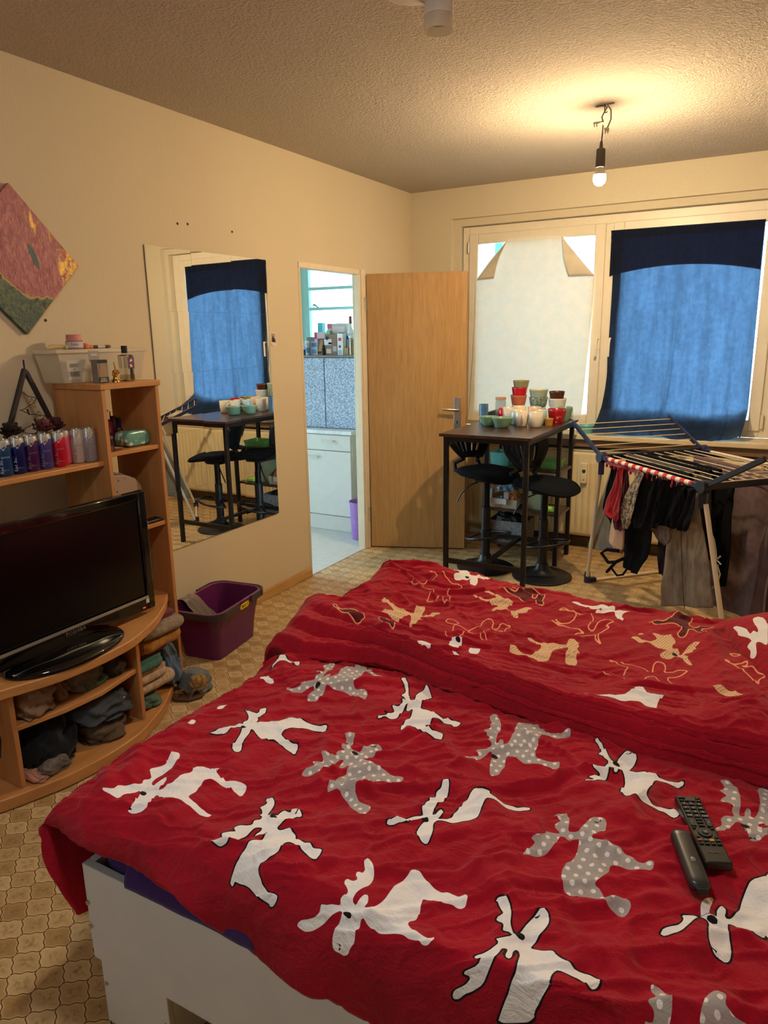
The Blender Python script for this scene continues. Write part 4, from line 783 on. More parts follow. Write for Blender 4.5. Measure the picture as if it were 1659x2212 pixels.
obj('hang_tab', MB().box(.253, .2545, 1.995, 2.043, 1.490, 1.532), mat('grey_tab_card', (150, 140, 130), .6), t)
obj('tab_slot', MB().box(.2548, .2555, 2.004, 2.034, 1.512, 1.521), mat('jar_label', (198, 178, 176), .6), t)
obj('printed_panel', MB().box(.2903, .291, 2.002, 2.050, 1.484, 1.496).box(.2903, .291, 2.002, 2.050, 1.407, 1.428), M_black, t)
obj('printed_panel', MB().prism([(2.006, 1.429), (2.047, 1.429), (2.047, 1.452), (2.037, 1.482), (2.016, 1.482), (2.006, 1.452)], .2903, .291, lambda a, b, c: (c, a, b)), mat('beige_print', (150, 120, 88), .6), t, smooth=False)
text('KONJAC', .0075, mat('white_print', (220, 216, 208), .6), t, frame((.2913, 2.026, 1.4215), (0, 1, 0), (0, 0, 1)))
text('SPONGE', .0090, mat('white_print', (220, 216, 208), .6), t, frame((.2913, 2.026, 1.4128), (0, 1, 0), (0, 0, 1)))
# gold hand figurine: wrist, palm, folded fingers, thumb and one raised finger
t = thing('hand_figurine', 'small gold hand figurine with one raised finger', 'figurine', (.285, 2.082, 1.4055))
M_gold2 = mat('shiny_gold', (206, 158, 74), .15, 1)
hx, hy, hz, K = .285, 2.088, 1.4055, 1.3
obj('base', MB().lathe([(0, 0), (.013*K, 0), (.012*K, .004*K), (.0075*K, .010*K), (.0068*K, .016*K), (0, .016*K)], (hx, hy, hz), 20), M_gold2, t)
HP = lambda a, b, c: (hx+a*K, hy+b*K, hz+c*K)
hd = MB().sphere(HP(0, 0, .026), .0055*K, .0105*K, .0125*K, 14, 10)
for i, y in enumerate((-.0085, -.003, .0085)): hd.tube([HP(.003, y, .034), HP(.008, y, .035), HP(.0095, y, .029), HP(.006, y, .025)], [.0028*K, .0030*K, .0027*K, .0022*K], 8)
hd.tube([HP(.002, .0028, .034), HP(.001, .0020, .046), HP(0, -.0005, .061)], [.0032*K, .0028*K, .0019*K], 8)
hd.tube([HP(.003, -.0115, .020), HP(.008, -.010, .026), HP(.0105, -.004, .0285)], [.0030*K, .0028*K, .0022*K], 8)
obj('hand', hd, M_gold2, t, ang=70)
t = thing('perfume_bottle', 'clear square perfume bottle with black cap and purple label on the tower', 'bottle', (.285, 2.145, 1.4055))
M_glassb = pane_mat('perfume_glass', (.93, .93, .90, 1), 1.5)
x0, x1, y0, y1 = .266, .302, 2.122, 2.180
obj('bottle', MB().box(x0, x1, y0, y1, 1.406, 1.513), M_glassb, t, bevel=.006)
obj('liquid', MB().box(x0+.004, x1-.004, y0+.004, y1-.004, 1.413, 1.432), pane_mat('pale_perfume', (.90, .86, .72, 1), 1.33), t)
obj('collar', MB().tube([(.285, 2.148, 1.5135), (.285, 2.148, 1.519)], .008, 16), M_chrome, t)
obj('cap', MB().tube([(.285, 2.148, 1.5195), (.285, 2.148, 1.549)], .0125, 24), M_black, t, bevel=.001)
obj('label', MB().box(x1+.0004, x1+.001, 2.144, 2.178, 1.456, 1.504), mat('purple_label', (92, 46, 104), .6), t)
mb = MB()
for yc, zc, sg in ((2.161, 1.490, 1), (2.161, 1.469, -1)):
    mb.prism([(yc-.008*sg, zc-.005), (yc+.004*sg, zc-.006), (yc+.008*sg, zc-.001), (yc+.005*sg, zc+.006), (yc+.001*sg, zc+.006)][::sg], x1+.0012, x1+.0016, lambda a, b, c: (c, a, b))
obj('bird_print', mb, mat('yellow_print', (226, 200, 70), .6), t, smooth=False)

# ================================================================== inside the tower
Z1 = 1.1313
t = bottle('body_mist', 'dark red body mist bottle with a clear cap in the tower', 'bottle', [(0, 0), (.018, 0), (.018, .098), (.008, .112), (0, .112)], (.165, 2.128, Z1), mat('dark_red_liquid', (110, 16, 44), .12, coat=.5), [(0, .1123), (.014, .1123), (.014, .146), (0, .146)], pane_mat('clear_cap', (.92, .9, .9, 1), 1.4))
obj('pump', MB().tube([(.165, 2.128, Z1+.1465), (.165, 2.128, Z1+.152)], .006, 10), mat('dark_red_liquid', (110, 16, 44), .12, coat=.5), t)
bottle('body_mist', 'narrow maroon bottle right of the clear capped one', 'bottle', [(0, 0), (.013, 0), (.013, .10), (0, .10)], (.15, 2.168, Z1), mat('maroon_bottle', (70, 14, 40), .15, coat=.4), [(0, .1003), (.0125, .1003), (.0125, .122), (0, .122)], mat('maroon_cap', (60, 14, 36), .3))
bottle('lotion_bottle', 'pale gold spray bottle against the left tower side', 'bottle', [(0, 0), (.016, 0), (.016, .11), (.008, .13), (0, .13)], (.20, 2.075, Z1), mat('pale_gold_bottle', (206, 190, 158), .3), [(0, .1303), (.011, .1303), (.011, .175), (0, .175)], pane_mat('clear_cap', (.92, .9, .9, 1), 1.4))
bottle('nail_oil_bottle', 'small clear bottle with a navy cap behind the tissue pack', 'bottle', [(0, 0), (.019, 0), (.020, .05), (.009, .064), (0, .064)], (.13, 2.213, Z1), pane_mat('perfume_glass', (.93, .93, .90, 1), 1.5), [(0, .0643), (.0115, .0643), (.0095, .108), (0, .108)], mat('navy_cap', (20, 24, 60), .35))
bottle('travel_bottle', 'small clear tube bottle at the front left of the tower shelf', 'bottle', [(0, 0), (.010, 0), (.010, .045), (.006, .052), (0, .052)], (.322, 2.003, Z1), pane_mat('perfume_glass', (.93, .93, .90, 1), 1.5), [(0, .0522), (.007, .0522), (.007, .063), (0, .063)], mat('grey_cap', (120, 116, 112), .4))
t = thing('trinket_dish', 'tiny shell shaped dish on the tower shelf', 'dish', (.312, 2.045, Z1))
obj('dish', MB().lathe([(0, .001), (.009, .0005), (.019, .010), (.0205, .010), (.010, .003), (0, .0035)], (.312, 2.045, Z1), 20), mat('shell_dish', (170, 140, 112), .4), t)
k = NT('teal_dotted_film'); vo = k.node('ShaderNodeTexVoronoi', {'Vector': k.co('Object'), 'Scale': 42, 'Randomness': .7}, feature='F1'); rn = k.node('ShaderNodeTexVoronoi', {'Vector': k.co('Object'), 'Scale': 42, 'Randomness': .7}, feature='F1')
k.base(k.mix(k.mth('MULTIPLY', k.mth('LESS_THAN', vo.outputs[0], .36), k.mrange(k.noise(k.co('Object'), 30, 1), .42, .55)), lin((96, 150, 136)), lin((206, 206, 196)))); k.p(Roughness=.18); k.bump(k.noise(k.co('Object'), 55, 3), .5); M_tissue = k.m
tp = MB()
U, V = np.meshgrid(np.linspace(-1, 1, 15), np.linspace(0, 2*PI, 25), indexing='ij')
sg = lambda q: np.sign(q)*np.abs(q)**.3
e = (1-np.abs(U)**7)**.5
one('tissue_pack', 'teal film pack of tissues with pale dots on the tower shelf', 'tissues', tp.grid(.270+sg(np.cos(V))*.040*(.75+.25*e), 2.158+U*.068, Z1+.034+sg(np.sin(V))*.0325*e+.002*fbm(U*4, V*2, 4)), M_tissue, (.270, 2.158, Z1), ang=180)
# lower tower compartment: star print bag
Z2 = .7923
k = NT('star_print_canvas'); v = k.co('Object'); vo = k.node('ShaderNodeTexVoronoi', {'Vector': v, 'Scale': 46, 'Randomness': .8}, feature='F1')
k.base(k.mix(k.mth('LESS_THAN', vo.outputs[0], .20), lin((158, 132, 112)), lin((92, 66, 60)))); k.p(Roughness=.7); M_star = k.m
t = thing('cosmetic_bag', 'beige star print cosmetic bag with a silver zip in the tower', 'bag', (.21, 2.11, Z2))
poly = [(2.0, Z2+.001), (2.165, Z2+.001), (2.188, Z2+.02), (2.195, Z2+.09), (2.178, Z2+.165), (2.15, Z2+.198), (2.10, Z2+.222), (2.03, Z2+.232), (2.0, Z2+.222), (1.985, Z2+.19), (1.984, Z2+.03)]
obj('front_panel', MB().prism(poly, .262, .275, lambda a, b, c: (c, a, b)), M_star, t, bevel=.006)
cy, cz = 2.09, Z2+.115
obj('gusset', MB().prism([(cy+(a-cy)*1.03, max(Z2+.0008, cz+(b-cz)*1.0)) for a, b in poly], .165, .2615, lambda a, b, c: (c, a, b)), mat('grey_metallic_vinyl', (104, 92, 86), .28, .5, bump=.3, bs=50), t, bevel=.008)
for xx in (.20, .235): obj('zip', MB().tube([(xx, cy+(a-cy)*1.045, max(Z2+.004, cz+(b-cz)*1.02)) for a, b in poly[2:10]], .004, 8), mat('silver_zip', (150, 146, 140), .3, .8, bump=.6, bs=600), t)
t = thing('pouch', 'flat black pouch with a silver star pull beneath the cosmetic bag front', 'pouch', (.31, 2.16, Z2))
obj('pouch', MB().box(.285, .338, 2.105, 2.228, Z2+.0005, Z2+.014), M_black, t, bevel=.005)
obj('star_pull', star(MB(), (.341, 2.128, Z2+.012), .011, .0022), mat('silver_zip', (150, 146, 140), .3, .8, bump=.6, bs=600), t)
t = thing('water_bottle', 'empty clear plastic bottle standing in the tower beside the television', 'bottle', (.22, 2.19, .4485))
wp = [(0, .001), (.03, .001), (.034, .01)]+[(.034-.002*(i % 2), .02+.012*i) for i in range(8)]+[(.0345, .122), (.0345, .165), (.033, .18), (.022, .215), (.013, .235), (.013, .25)]
obj('bottle', MB().lathe(wp, (.22, 2.190, .4488), 24), pane_mat('pet_plastic', (.88, .88, .88, 1), 1.5), t, ang=60)
obj('label', MB().lathe([(.0352, .124), (.0352, .163)], (.22, 2.19, .4488), 24), mat('bottle_label', (150, 140, 136), .5, var=.4, vs=60), t)
obj('cap', MB().lathe([(.0, .264), (.015, .264), (.015, .2502), (0, .2502)], (.22, 2.19, .4488), 20), mat('white_lid', (230, 232, 234), .5), t)

# ================================================================== clothes in the lower shelves
zs, zb = .2805, .0505
F = fabric
pile('skirt', 'crumpled taupe skirt at the left of the middle shelf', 'clothes', (.40, 1.43, zs), (.11, .075, .112), F('taupe_cotton', (142, 112, 88)), 3, .5)
pile('sweater', 'grey brown knit sweater folded on the middle shelf', 'clothes', (.38, 1.645, zs), (.11, .085, .115), F('grey_brown_knit', (104, 92, 80), 220, .8), 8, .5)
pile('shirt', 'dark green patterned shirt under the knit sweater', 'clothes', (.455, 1.665, zs), (.045, .062, .035), F('green_pattern', (70, 88, 72), 160, .4, .6, 40), 12, .4)
pile('blouse', 'pale brown lace blouse between skirt and sweater', 'clothes', (.42, 1.537, zs), (.075, .028, .07), F('pale_lace', (138, 108, 90), 120, .8), 15, .5)
pile('scarf', 'dark grey scarf right of the knit sweater', 'clothes', (.40, 1.782, zs), (.10, .055, .085), F('charcoal_cloth', (62, 54, 50)), 18, .4)
t = thing('care_tag', 'white paper tag sticking out above the dark scarf', 'tag', (.44, 1.80, .37))
obj('tag', MB().add([(.445, 1.775, .40), (.455, 1.795, .405), (.475, 1.822, .368), (.468, 1.802, .360)], [(0, 1, 2, 3)]), mat('white_paper', (196, 182, 166), .7), t, solid=.001)
pile('trousers', 'large heap of black trousers on the base shelf', 'clothes', (.39, 1.475, zb), (.115, .108, .185), F('black_cotton', (20, 22, 26)), 21, .4)
k = NT('dark_floral_cotton'); v = k.co('Object'); vo = k.node('ShaderNodeTexVoronoi', {'Vector': v, 'Scale': 15, 'Randomness': .95}, feature='F1')
pet = k.mth('ADD', vo.outputs[0], k.mth('MULTIPLY', k.noise(v, 60, 2), .12)); k.base(k.mix(k.mth('LESS_THAN', pet, .22), k.mix(k.mrange(k.noise(v, 9, 3), .3, .7), lin((40, 44, 50)), lin((70, 76, 82))), k.mix(k.mth('GREATER_THAN', k.node('ShaderNodeSeparateColor', {0: vo.outputs[1]}).outputs[0], .5), lin((206, 178, 110)), lin((206, 150, 132))))); k.p(Roughness=.9); M_floral = k.m
pile('blouse', 'dark grey floral blouse on top of the base shelf heap', 'clothes', (.40, 1.70, zb+.085), (.13, .115, .105), M_floral, 24, .5)
pile('cardigan', 'brown cardigan beneath the dark floral blouse', 'clothes', (.42, 1.70, zb), (.115, .095, .085), F('brown_knit', (92, 74, 58), 240, .6), 27, .45)
pile('socks', 'faded pink cloth in the left corner of the base shelf', 'clothes', (.47, 1.385, zb), (.065, .035, .03), F('faded_pink', (176, 124, 104)), 30, .4)
pile('t_shirt', 'crumpled grey patterned shirt in front of the black heap', 'clothes', (.505, 1.44, zb), (.03, .06, .05), F('grey_floral', (104, 92, 84), 160, .4, .5, 50), 33, .5)
# towels in the right hand bay
terry = lambda n, c: fabric(n, c, 900, 1.0, .3, 60)
folded('towel', 'grey brown patterned towel on top of the towel stack', 'towel', (.34, 2.055, .340), (.26, .22, .050), terry('taupe_terry', (150, 130, 108)), 2, 1, group='towels stacked in the cabinet bay')
folded('towel', 'burgundy towel folded inside the top of the towel stack', 'towel', (.315, 2.075, .3905), (.24, .18, .018), terry('burgundy_terry', (112, 36, 54)), 1, 2, group='towels stacked in the cabinet bay')
folded('towel', 'orange and grey striped towel second from the top of the stack', 'towel', (.33, 2.045, .281), (.26, .21, .058), terry('ochre_terry', (176, 116, 44)), 2, 3, group='towels stacked in the cabinet bay')
folded('towel', 'thin raspberry towel below the orange towel', 'towel', (.32, 2.02, .262), (.25, .17, .018), terry('raspberry_terry', (140, 56, 70)), 1, 4, group='towels stacked in the cabinet bay')
folded('towel', 'sea green towel in the middle of the stack', 'towel', (.345, 1.965, .212), (.24, .15, .049), terry('sea_green_terry', (66, 112, 98)), 3, 5, group='towels stacked in the cabinet bay')
folded('towel', 'pinkish beige towel under the sea green towel', 'towel', (.35, 1.975, .162), (.23, .165, .049), terry('pink_beige_terry', (186, 152, 124)), 3, 6, group='towels stacked in the cabinet bay')
folded('towel', 'wide cream towel near the bottom of the stack', 'towel', (.34, 1.99, .112), (.25, .20, .049), terry('cream_terry', (190, 164, 128)), 2, 7, group='towels stacked in the cabinet bay')
pile('towel', 'grey green mottled towel on the base board under the stack', 'towel', (.36, 1.945, zb), (.12, .065, .061), terry('grey_green_terry', (84, 108, 92)), 36, .3, group='towels stacked in the cabinet bay')
pile('jeans', 'blue denim jeans hanging out beside the towel stack', 'clothes', (.33, 2.145, zb), (.085, .052, .205), fabric('blue_denim', (86, 104, 130), 700, .5, .25, 20), 40, .45)
t = thing('handbag', 'open denim bag with a golden lining at the foot of the cabinet', 'bag', (.40, 2.19, .0))
pile('bag', '', '', (.450, 2.220, .003), (.075, .055, .10), fabric('grey_denim', (110, 112, 110), 700, .5, .25, 20), 43, .35, parent=t)
pile('lining', '', '', (.490, 2.200, .03), (.036, .036, .062), fabric('gold_lining', (150, 112, 58), 90, .8, .5, 60), 44, .35, parent=t)
t = thing('sandal', 'brown strappy sandal under the denim bag', 'shoe', (.47, 2.145, .0))
obj('sole', MB().prism([(.40, 2.10), (.45, 2.085), (.515, 2.115), (.54, 2.165), (.53, 2.195), (.50, 2.19), (.46, 2.15), (.41, 2.13)], .002, .016), mat('brown_sole', (74, 50, 28), .6), t, bevel=.004)
obj('strap', MB().tube([(.455, 2.095, .014), (.462, 2.11, .045), (.472, 2.13, .045), (.478, 2.150, .014)], .006, 8).tube([(.51, 2.125, .014), (.512, 2.145, .042), (.515, 2.165, .042), (.515, 2.185, .014)], .006, 8), mat('brown_leather', (98, 66, 34), .5), t)
# cable in the far left bay
t = thing('cable', 'thin black cable hanging in the left bay of the tv cabinet', 'cable', (.46, 1.22, .1))
obj('cable', MB().tube([(.44, 1.21, .411), (.46, 1.24, .37), (.47, 1.275, .32), (.47, 1.285, .25), (.47, 1.275, .19), (.46, 1.24, .155), (.44, 1.18, .15), (.40, 1.10, .052)], .003, 6), M_black, t)

# ================================================================== painting, photo, holes, mirrors
k = NT('abstract_acrylic_painting'); v = k.co('Object'); sp = k.node('ShaderNodeSeparateXYZ', {0: v})
yy, zz = sp.outputs[1], sp.outputs[2]
wv = k.noise(v, 7, 4, .6, .8); fine = k.noise(k.co('Object', (1, 40, 12)), 2.2, 5, .7, 1.0)
pinkc = k.mix(k.mrange(fine, .35, .68), lin((128, 44, 62)), lin((196, 122, 118)))
# pink bowl shape: boundary distance from a leaning ellipse centre above the middle
d = k.mth('ADD', k.mth('POWER', k.mth('DIVIDE', k.mth('SUBTRACT', yy, .09), .24), 2), k.mth('POWER', k.mth('DIVIDE', k.mth('SUBTRACT', zz, .13), .27), 2))
d = k.mth('ADD', d, k.mth('MULTIPLY', k.mth('SUBTRACT', wv, .5), .7))
gcol = k.mix(k.mrange(k.noise(v, 16, 4, .6, 1.5), .4, .62), lin((44, 70, 62)), lin((88, 104, 66)))
gcol = k.mix(k.mth('GREATER_THAN', k.noise(v, 12, 3, .6, 2.), .60), gcol, lin((52, 34, 36)))
base_ = k.mix(k.mrange(d, .96, 1.06), pinkc, gcol)
base_ = k.mix(k.mth('MULTIPLY', k.mth('LESS_THAN', k.mth('ABSOLUTE', k.mth('SUBTRACT', d, 1.02)), .03), .8), base_, lin((188, 150, 76)))
goldm = k.mth('MULTIPLY', k.mth('GREATER_THAN', k.mth('ADD', yy, k.mth('MULTIPLY', wv, .10)), .235), k.mth('LESS_THAN', zz, .06))
goldn = k.mth('MULTIPLY', k.mth('GREATER_THAN', k.noise(k.co('Object', (1, 30, 7)), 1.4, 3), .62), k.mth('MULTIPLY', k.mth('GREATER_THAN', yy, .05), k.mth('GREATER_THAN', zz, .08)))
gm = k.mth('MAXIMUM', k.mth('MULTIPLY', goldm, k.mth('GREATER_THAN', k.noise(v, 38, 4, .7), .47)), goldn)
base_ = k.mix(gm, base_, k.mix(k.noise(v, 70, 4, .7), lin((120, 84, 24)), lin((226, 184, 96))))
tealm = k.mth('LESS_THAN', k.mth('ADD', k.mth('POWER', k.mth('DIVIDE', k.mth('ADD', k.mth('SUBTRACT', yy, .075), k.mth('MULTIPLY', zz, .35)), .016), 2), k.mth('POWER', k.mth('DIVIDE', k.mth('SUBTRACT', zz, .02), .06), 2)), k.mth('ADD', .2, wv))
base_ = k.mix(tealm, base_, lin((54, 76, 80)))
k.base(base_); k.p(Roughness=.38, Metallic=k.mth('MULTIPLY', gm, .6)); k.bump(k.mth('ADD', fine, k.noise(v, 60, 4)), .7, .004); M_art = k.m
t = thing('painting', 'pink green and gold abstract canvas hung as a diamond on the left wall', 'painting', (.012, 1.905, 1.88))
dm = [(1.904, 1.599), (2.184, 1.880), (1.904, 2.162), (1.624, 1.880)]
obj('canvas', MB().prism(dm, .0005, .022, lambda a, b, c: (c, a, b)), M_art, t, bevel=.002)
t = thing('photo_print', 'small instant photo of two dark figures stuck beside the mirrors', 'photo', (.001, 3.52, 1.565))
obj('paper', MB().add([(.002, 3.488, 1.606), (.002, 3.495, 1.528), (.002, 3.547, 1.520), (.002, 3.541, 1.598)][::-1], [(0, 1, 2, 3)]), mat('photo_paper', (216, 200, 178), .4), t, solid=.0012, smooth=False)
obj('image', MB().add([(.0032, 3.496, 1.597), (.0032, 3.501, 1.546), (.0032, 3.541, 1.540), (.0032, 3.536, 1.590)][::-1], [(0, 1, 2, 3)]), mat('photo_image', (176, 150, 136), .4, var=.5, vs=60), t, smooth=False)
obj('figures', MB().prism([(3.503, 1.547), (3.537, 1.542), (3.535, 1.560), (3.528, 1.564), (3.526, 1.576), (3.520, 1.578), (3.517, 1.566), (3.513, 1.580), (3.508, 1.580), (3.505, 1.566)], .0034, .0038, lambda a, b, c: (c, a, b)), mat('dark_print', (40, 24, 36), .5), t, smooth=False)
for y, z, lab in ((2.806, 2.121, 'dark screw hole, left of the pair above the mirrors'), (2.876, 2.127, 'dark screw hole, right of the pair above the mirrors'), (3.209, 2.126, 'single dark screw hole above the right mirror column'), (2.007, 1.656, 'tiny screw hole beside the lower tip of the painting')):
    t = one('wall_plug', lab, 'hole', MB().tube([(.0005, y, z), (.0025, y, z)], .006, 10), mat('dark_plug', (48, 36, 28), .8), (0, y, z))
k = NT('mirror_silver'); k.base((.90, .91, .88, 1)); k.p(Roughness=.0, Metallic=1); M_mirror = k.m
M_medge = mat('mirror_edge', (70, 84, 76), .3)
my0, mz1, rowl = 2.572, 2.003, ('bottom', 'second', 'middle', 'fourth', 'top'); coll = ('left', 'centre', 'right')
rr = random.Random(3)
TILT = {(0, 4): (.001, .002), (1, 4): (.001, -.001), (2, 4): (.0, .001)}
for r in range(5):
    for c in range(3):
        y0 = my0+.303*c; zt = mz1-.2985*(4-r)
        t = thing('mirror_tile', '%s mirror tile of the %s row on the left wall' % (coll[c], rowl[r]), 'mirror', (.002, y0+.15, zt-.15), 'square mirror tiles on the left wall')
        ty, tz = rr.uniform(-.0018, .0018), rr.uniform(-.0022, .0022)
        f = lambda x, y, z: (x+.004+(y-(y0+.15))*ty+(z-(zt-.15))*tz, y, z)
        ya, yb_, za, zb_ = y0+.0005, y0+.3022, zt-.298, zt
        vs = [f(x, y, z) for x in (0, .003) for y, z in ((ya, za), (yb_, za), (yb_, zb_), (ya, zb_))]
        obj('edge', MB().add(vs, [(3, 2, 1, 0), (0, 1, 5, 4), (1, 2, 6, 5), (2, 3, 7, 6), (3, 0, 4, 7)]), M_medge, t, smooth=False)
        vs = [f(.0031, y, z) for y, z in ((ya, za), (yb_, za), (yb_, zb_), (ya, zb_))]
        obj('glass', MB().add(vs, [(0, 1, 2, 3)]), M_mirror, t, smooth=False)
# ================================================================== laundry basket
k0 = mat('purple_basket_plastic', (92, 26, 78), .38, var=.08); kr = mat('purple_basket_rim', (140, 66, 118), .35); kh = mat('dark_grey_handle', (62, 50, 52), .45)
t = thing('laundry_basket', 'purple plastic basket with dark handles on the floor by the wall', 'basket', (.2, 2.66, 0))
ctr = Vector((.215, 2.655, 0)); rz = math.radians(8)
def rrect(hx, hy, r, z, bulge=0, n=8):
    P = []
    for cx_, cy_, a0 in ((hx-r, hy-r, 0), (-hx+r, hy-r, 90), (-hx+r, -hy+r, 180), (hx-r, -hy+r, 270)):
        for i in range(n+1):
            a = math.radians(a0+90*i/n); x = cx_+r*math.cos(a); y = cy_+r*math.sin(a); P.append((x, y))
    Q = []
    for x, y in P:
        x += bulge*math.copysign(1, x)*max(0, 1-(y/hy)**2); zz = z+.028*(1-(y/hy)**2)*(0)-.0
        Q.append(Vector((x*math.cos(rz)-y*math.sin(rz)+ctr.x, x*math.sin(rz)+y*math.cos(rz)+ctr.y, zz)))
    return Q
def zdip(ringp, zfun): return ringp
def loft(mb, rings, close=True):
    n = len(rings[0]); vs = [p for r in rings for p in r]; fs = []
    for i in range(len(rings)-1):
        for k_ in range(n): fs.append((i*n+k_, i*n+(k_+1) % n, (i+1)*n+(k_+1) % n, (i+1)*n+k_))
    if close: fs.append(tuple(range(n-1, -1, -1))); fs.append(tuple((len(rings)-1)*n+k_ for k_ in range(n)))
    return mb.add(vs, fs)
out = [rrect(.11, .175, .035, .003), rrect(.118, .188, .04, .10), rrect(.128, .202, .045, .18), rrect(.130, .206, .05, .182, .008), rrect(.140, .222, .06, .262, .016)]
inn = [rrect(.136, .218, .058, .262, .016), rrect(.125, .200, .045, .18, .006), rrect(.107, .172, .034, .008)]
obj('tub', loft(MB(), out+inn), k0, t, ang=50)
obj('rim', MB().tube(rrect(.141, .223, .06, .263, .016), .0045, 8, closed=True), kr, t)
R = rrect(.141+.012, .223+.012, .065, .252, .018, 16); R2 = []
for p, q in zip(R, R[1:]+R[:1]):
    m_ = max(1, int((q-p).length/.006)); R2 += [p.lerp(q, i/m_) for i in range(m_)]
inv = lambda p: ((p-ctr).x*math.cos(rz)+(p-ctr).y*math.sin(rz), -(p-ctr).x*math.sin(rz)+(p-ctr).y*math.cos(rz))
for cond in (lambda x, y: y > (.07 if x > 0 else .05), lambda x, y: y < (-.045 if x > 0 else -.07)):
    sel = [p for p in R2 if cond(*inv(p))]; mb = MB()
    for p, q in zip(sel, sel[1:]):
        if (q-p).length < .02: mb.bar(p, q+(q-p)*.05, .012, .032)
    obj('handle', mb, kh, t, ang=60)
# number plate on the room-facing long side
R = rrect(.1365, .218, .06, .232, .0155, 16)
yc = 2.655+.045; px_ = ctr.x+.1515*math.cos(rz)-.02*math.sin(rz)
xd = Vector((-math.sin(rz), math.cos(rz), 0)); nd = Vector((math.cos(rz), math.sin(rz), 0)); upv = (Vector((0, 0, 1))+nd*.13).normalized()
o = ctr+nd*.1585+xd*.012+Vector((0, 0, .238))
fM = frame(o, xd, upv)
mb = MB(); pts = []
for i in range(24):
    a = 2*PI*i/24; pts.append((.026*math.copysign(1, math.cos(a))*(abs(math.cos(a)) > .01)*1+.014*math.cos(a), .0155*math.sin(a)))
mb.prism(pts, 0, .0015, lambda a, b, c: tuple(fM @ Vector((a, b, c)))); obj('number_plate', mb, mat('yellow_plate', (236, 206, 40), .5), t, smooth=False)
text('90517', .027, M_black, t, fM @ Matrix.Translation((0, -.0005, .0022)), squeeze=.95)
# grey garment draped over the basket's near edge
Rt = []
U, V = np.meshgrid(np.linspace(0, 1, 26), np.linspace(0, 1, 40), indexing='ij')
# runs from the outer left side over the rim and down inside
q = V*.36; inside = np.clip(q-.12, 0, 1)
y = 2.455+U*.07+.02*np.sin(V*5)+.012*fbm(U*3, V*4, 2); x = .05+V*.0+.10*U
lx = -.128+np.where(q < .10, -.024, np.where(q < .14, -.024+(q-.10)*1.0, .016+(q-.14)*.30)); lz = np.where(q < .10, .17+q, np.where(q < .14, .270+.012*np.sin((q-.10)/.04*PI), .270-(q-.14)*.72))
ly = -.19+U*.115+V*.16+.014*fbm(U*4, V*5, 6); lz = lz+.009*fbm(U*5+2, V*6, 9)+.006*np.sin(U*16+V*4); lx = np.maximum(lx, np.where(q > .14, -.118+.02*(q-.14)/.2, -1))
gx = lx*math.cos(rz)-ly*math.sin(rz)+ctr.x; gy = lx*math.sin(rz)+ly*math.cos(rz)+ctr.y
one('legging', 'grey satin garment draped over the wall side of the purple basket', 'clothes', MB().grid(gx, gy, lz), mat('grey_satin', (116, 102, 92), .4, bump=.2, bs=90, sheen=.3), tuple(ctr+Vector((-.1, -.15, .2))), ang=180, solid=.002)
# ================================================================== bed
def seg_dist(px, py, a, b):
    ax, ay = a; dx, dy = b[0]-ax, b[1]-ay; L = dx*dx+dy*dy+1e-12
    t = np.clip(((px-ax)*dx+(py-ay)*dy)/L, 0, 1); return np.hypot(px-ax-t*dx, py-ay-t*dy)
def poly_sdf(px, py, P):
    d = np.full(px.shape, 9.); ins = np.zeros(px.shape, bool); n = len(P)
    for i in range(n):
        a, b = P[i], P[(i+1) % n]
        d = np.minimum(d, seg_dist(px, py, a, b))
        c = (a[1] > py) != (b[1] > py)
        if b[1] != a[1]: ins ^= c & (px < (b[0]-a[0])*(py-a[1])/(b[1]-a[1])+a[0])
    return np.where(ins, -d, d)
def smooth_poly(P):
    """one round of corner cutting"""
    out = []
    for i in range(len(P)):
        a, b = P[i], P[(i+1) % len(P)]
        out += [(a[0]*.8+b[0]*.2, a[1]*.8+b[1]*.2), (a[0]*.2+b[0]*.8, a[1]*.2+b[1]*.8)]
    return out
def print_attrs(U, V, L, ink=()):
    sd = np.full(U.shape, .05); kd = np.zeros(U.shape); ey = np.full(U.shape, .05)
    for kind, pts, eyes in L:
        P = smooth_poly([(a/1000, b/1000) for a, b in pts]); xs = [p[0] for p in P]; ys = [p[1] for p in P]
        m = (U > min(xs)-.03) & (U < max(xs)+.03) & (V > min(ys)-.03) & (V < max(ys)+.03)
        if not m.any(): continue
        d = poly_sdf(U[m], V[m], P); old = sd[m]; w = d < old
        sd[m] = np.where(w, d, old); kd[m] = np.where(w, kind, kd[m])
        for ex, ez in eyes: ey = np.minimum(ey, np.hypot((U-ex/1000)/1.35, V-ez/1000)-.0065)
    for ln in ink:
        for a, b in zip(ln, ln[1:]): ey = np.minimum(ey, seg_dist(U, V, (a[0]/1000, a[1]/1000), (b[0]/1000, b[1]/1000))-.0016)
    return sd, kd, ey
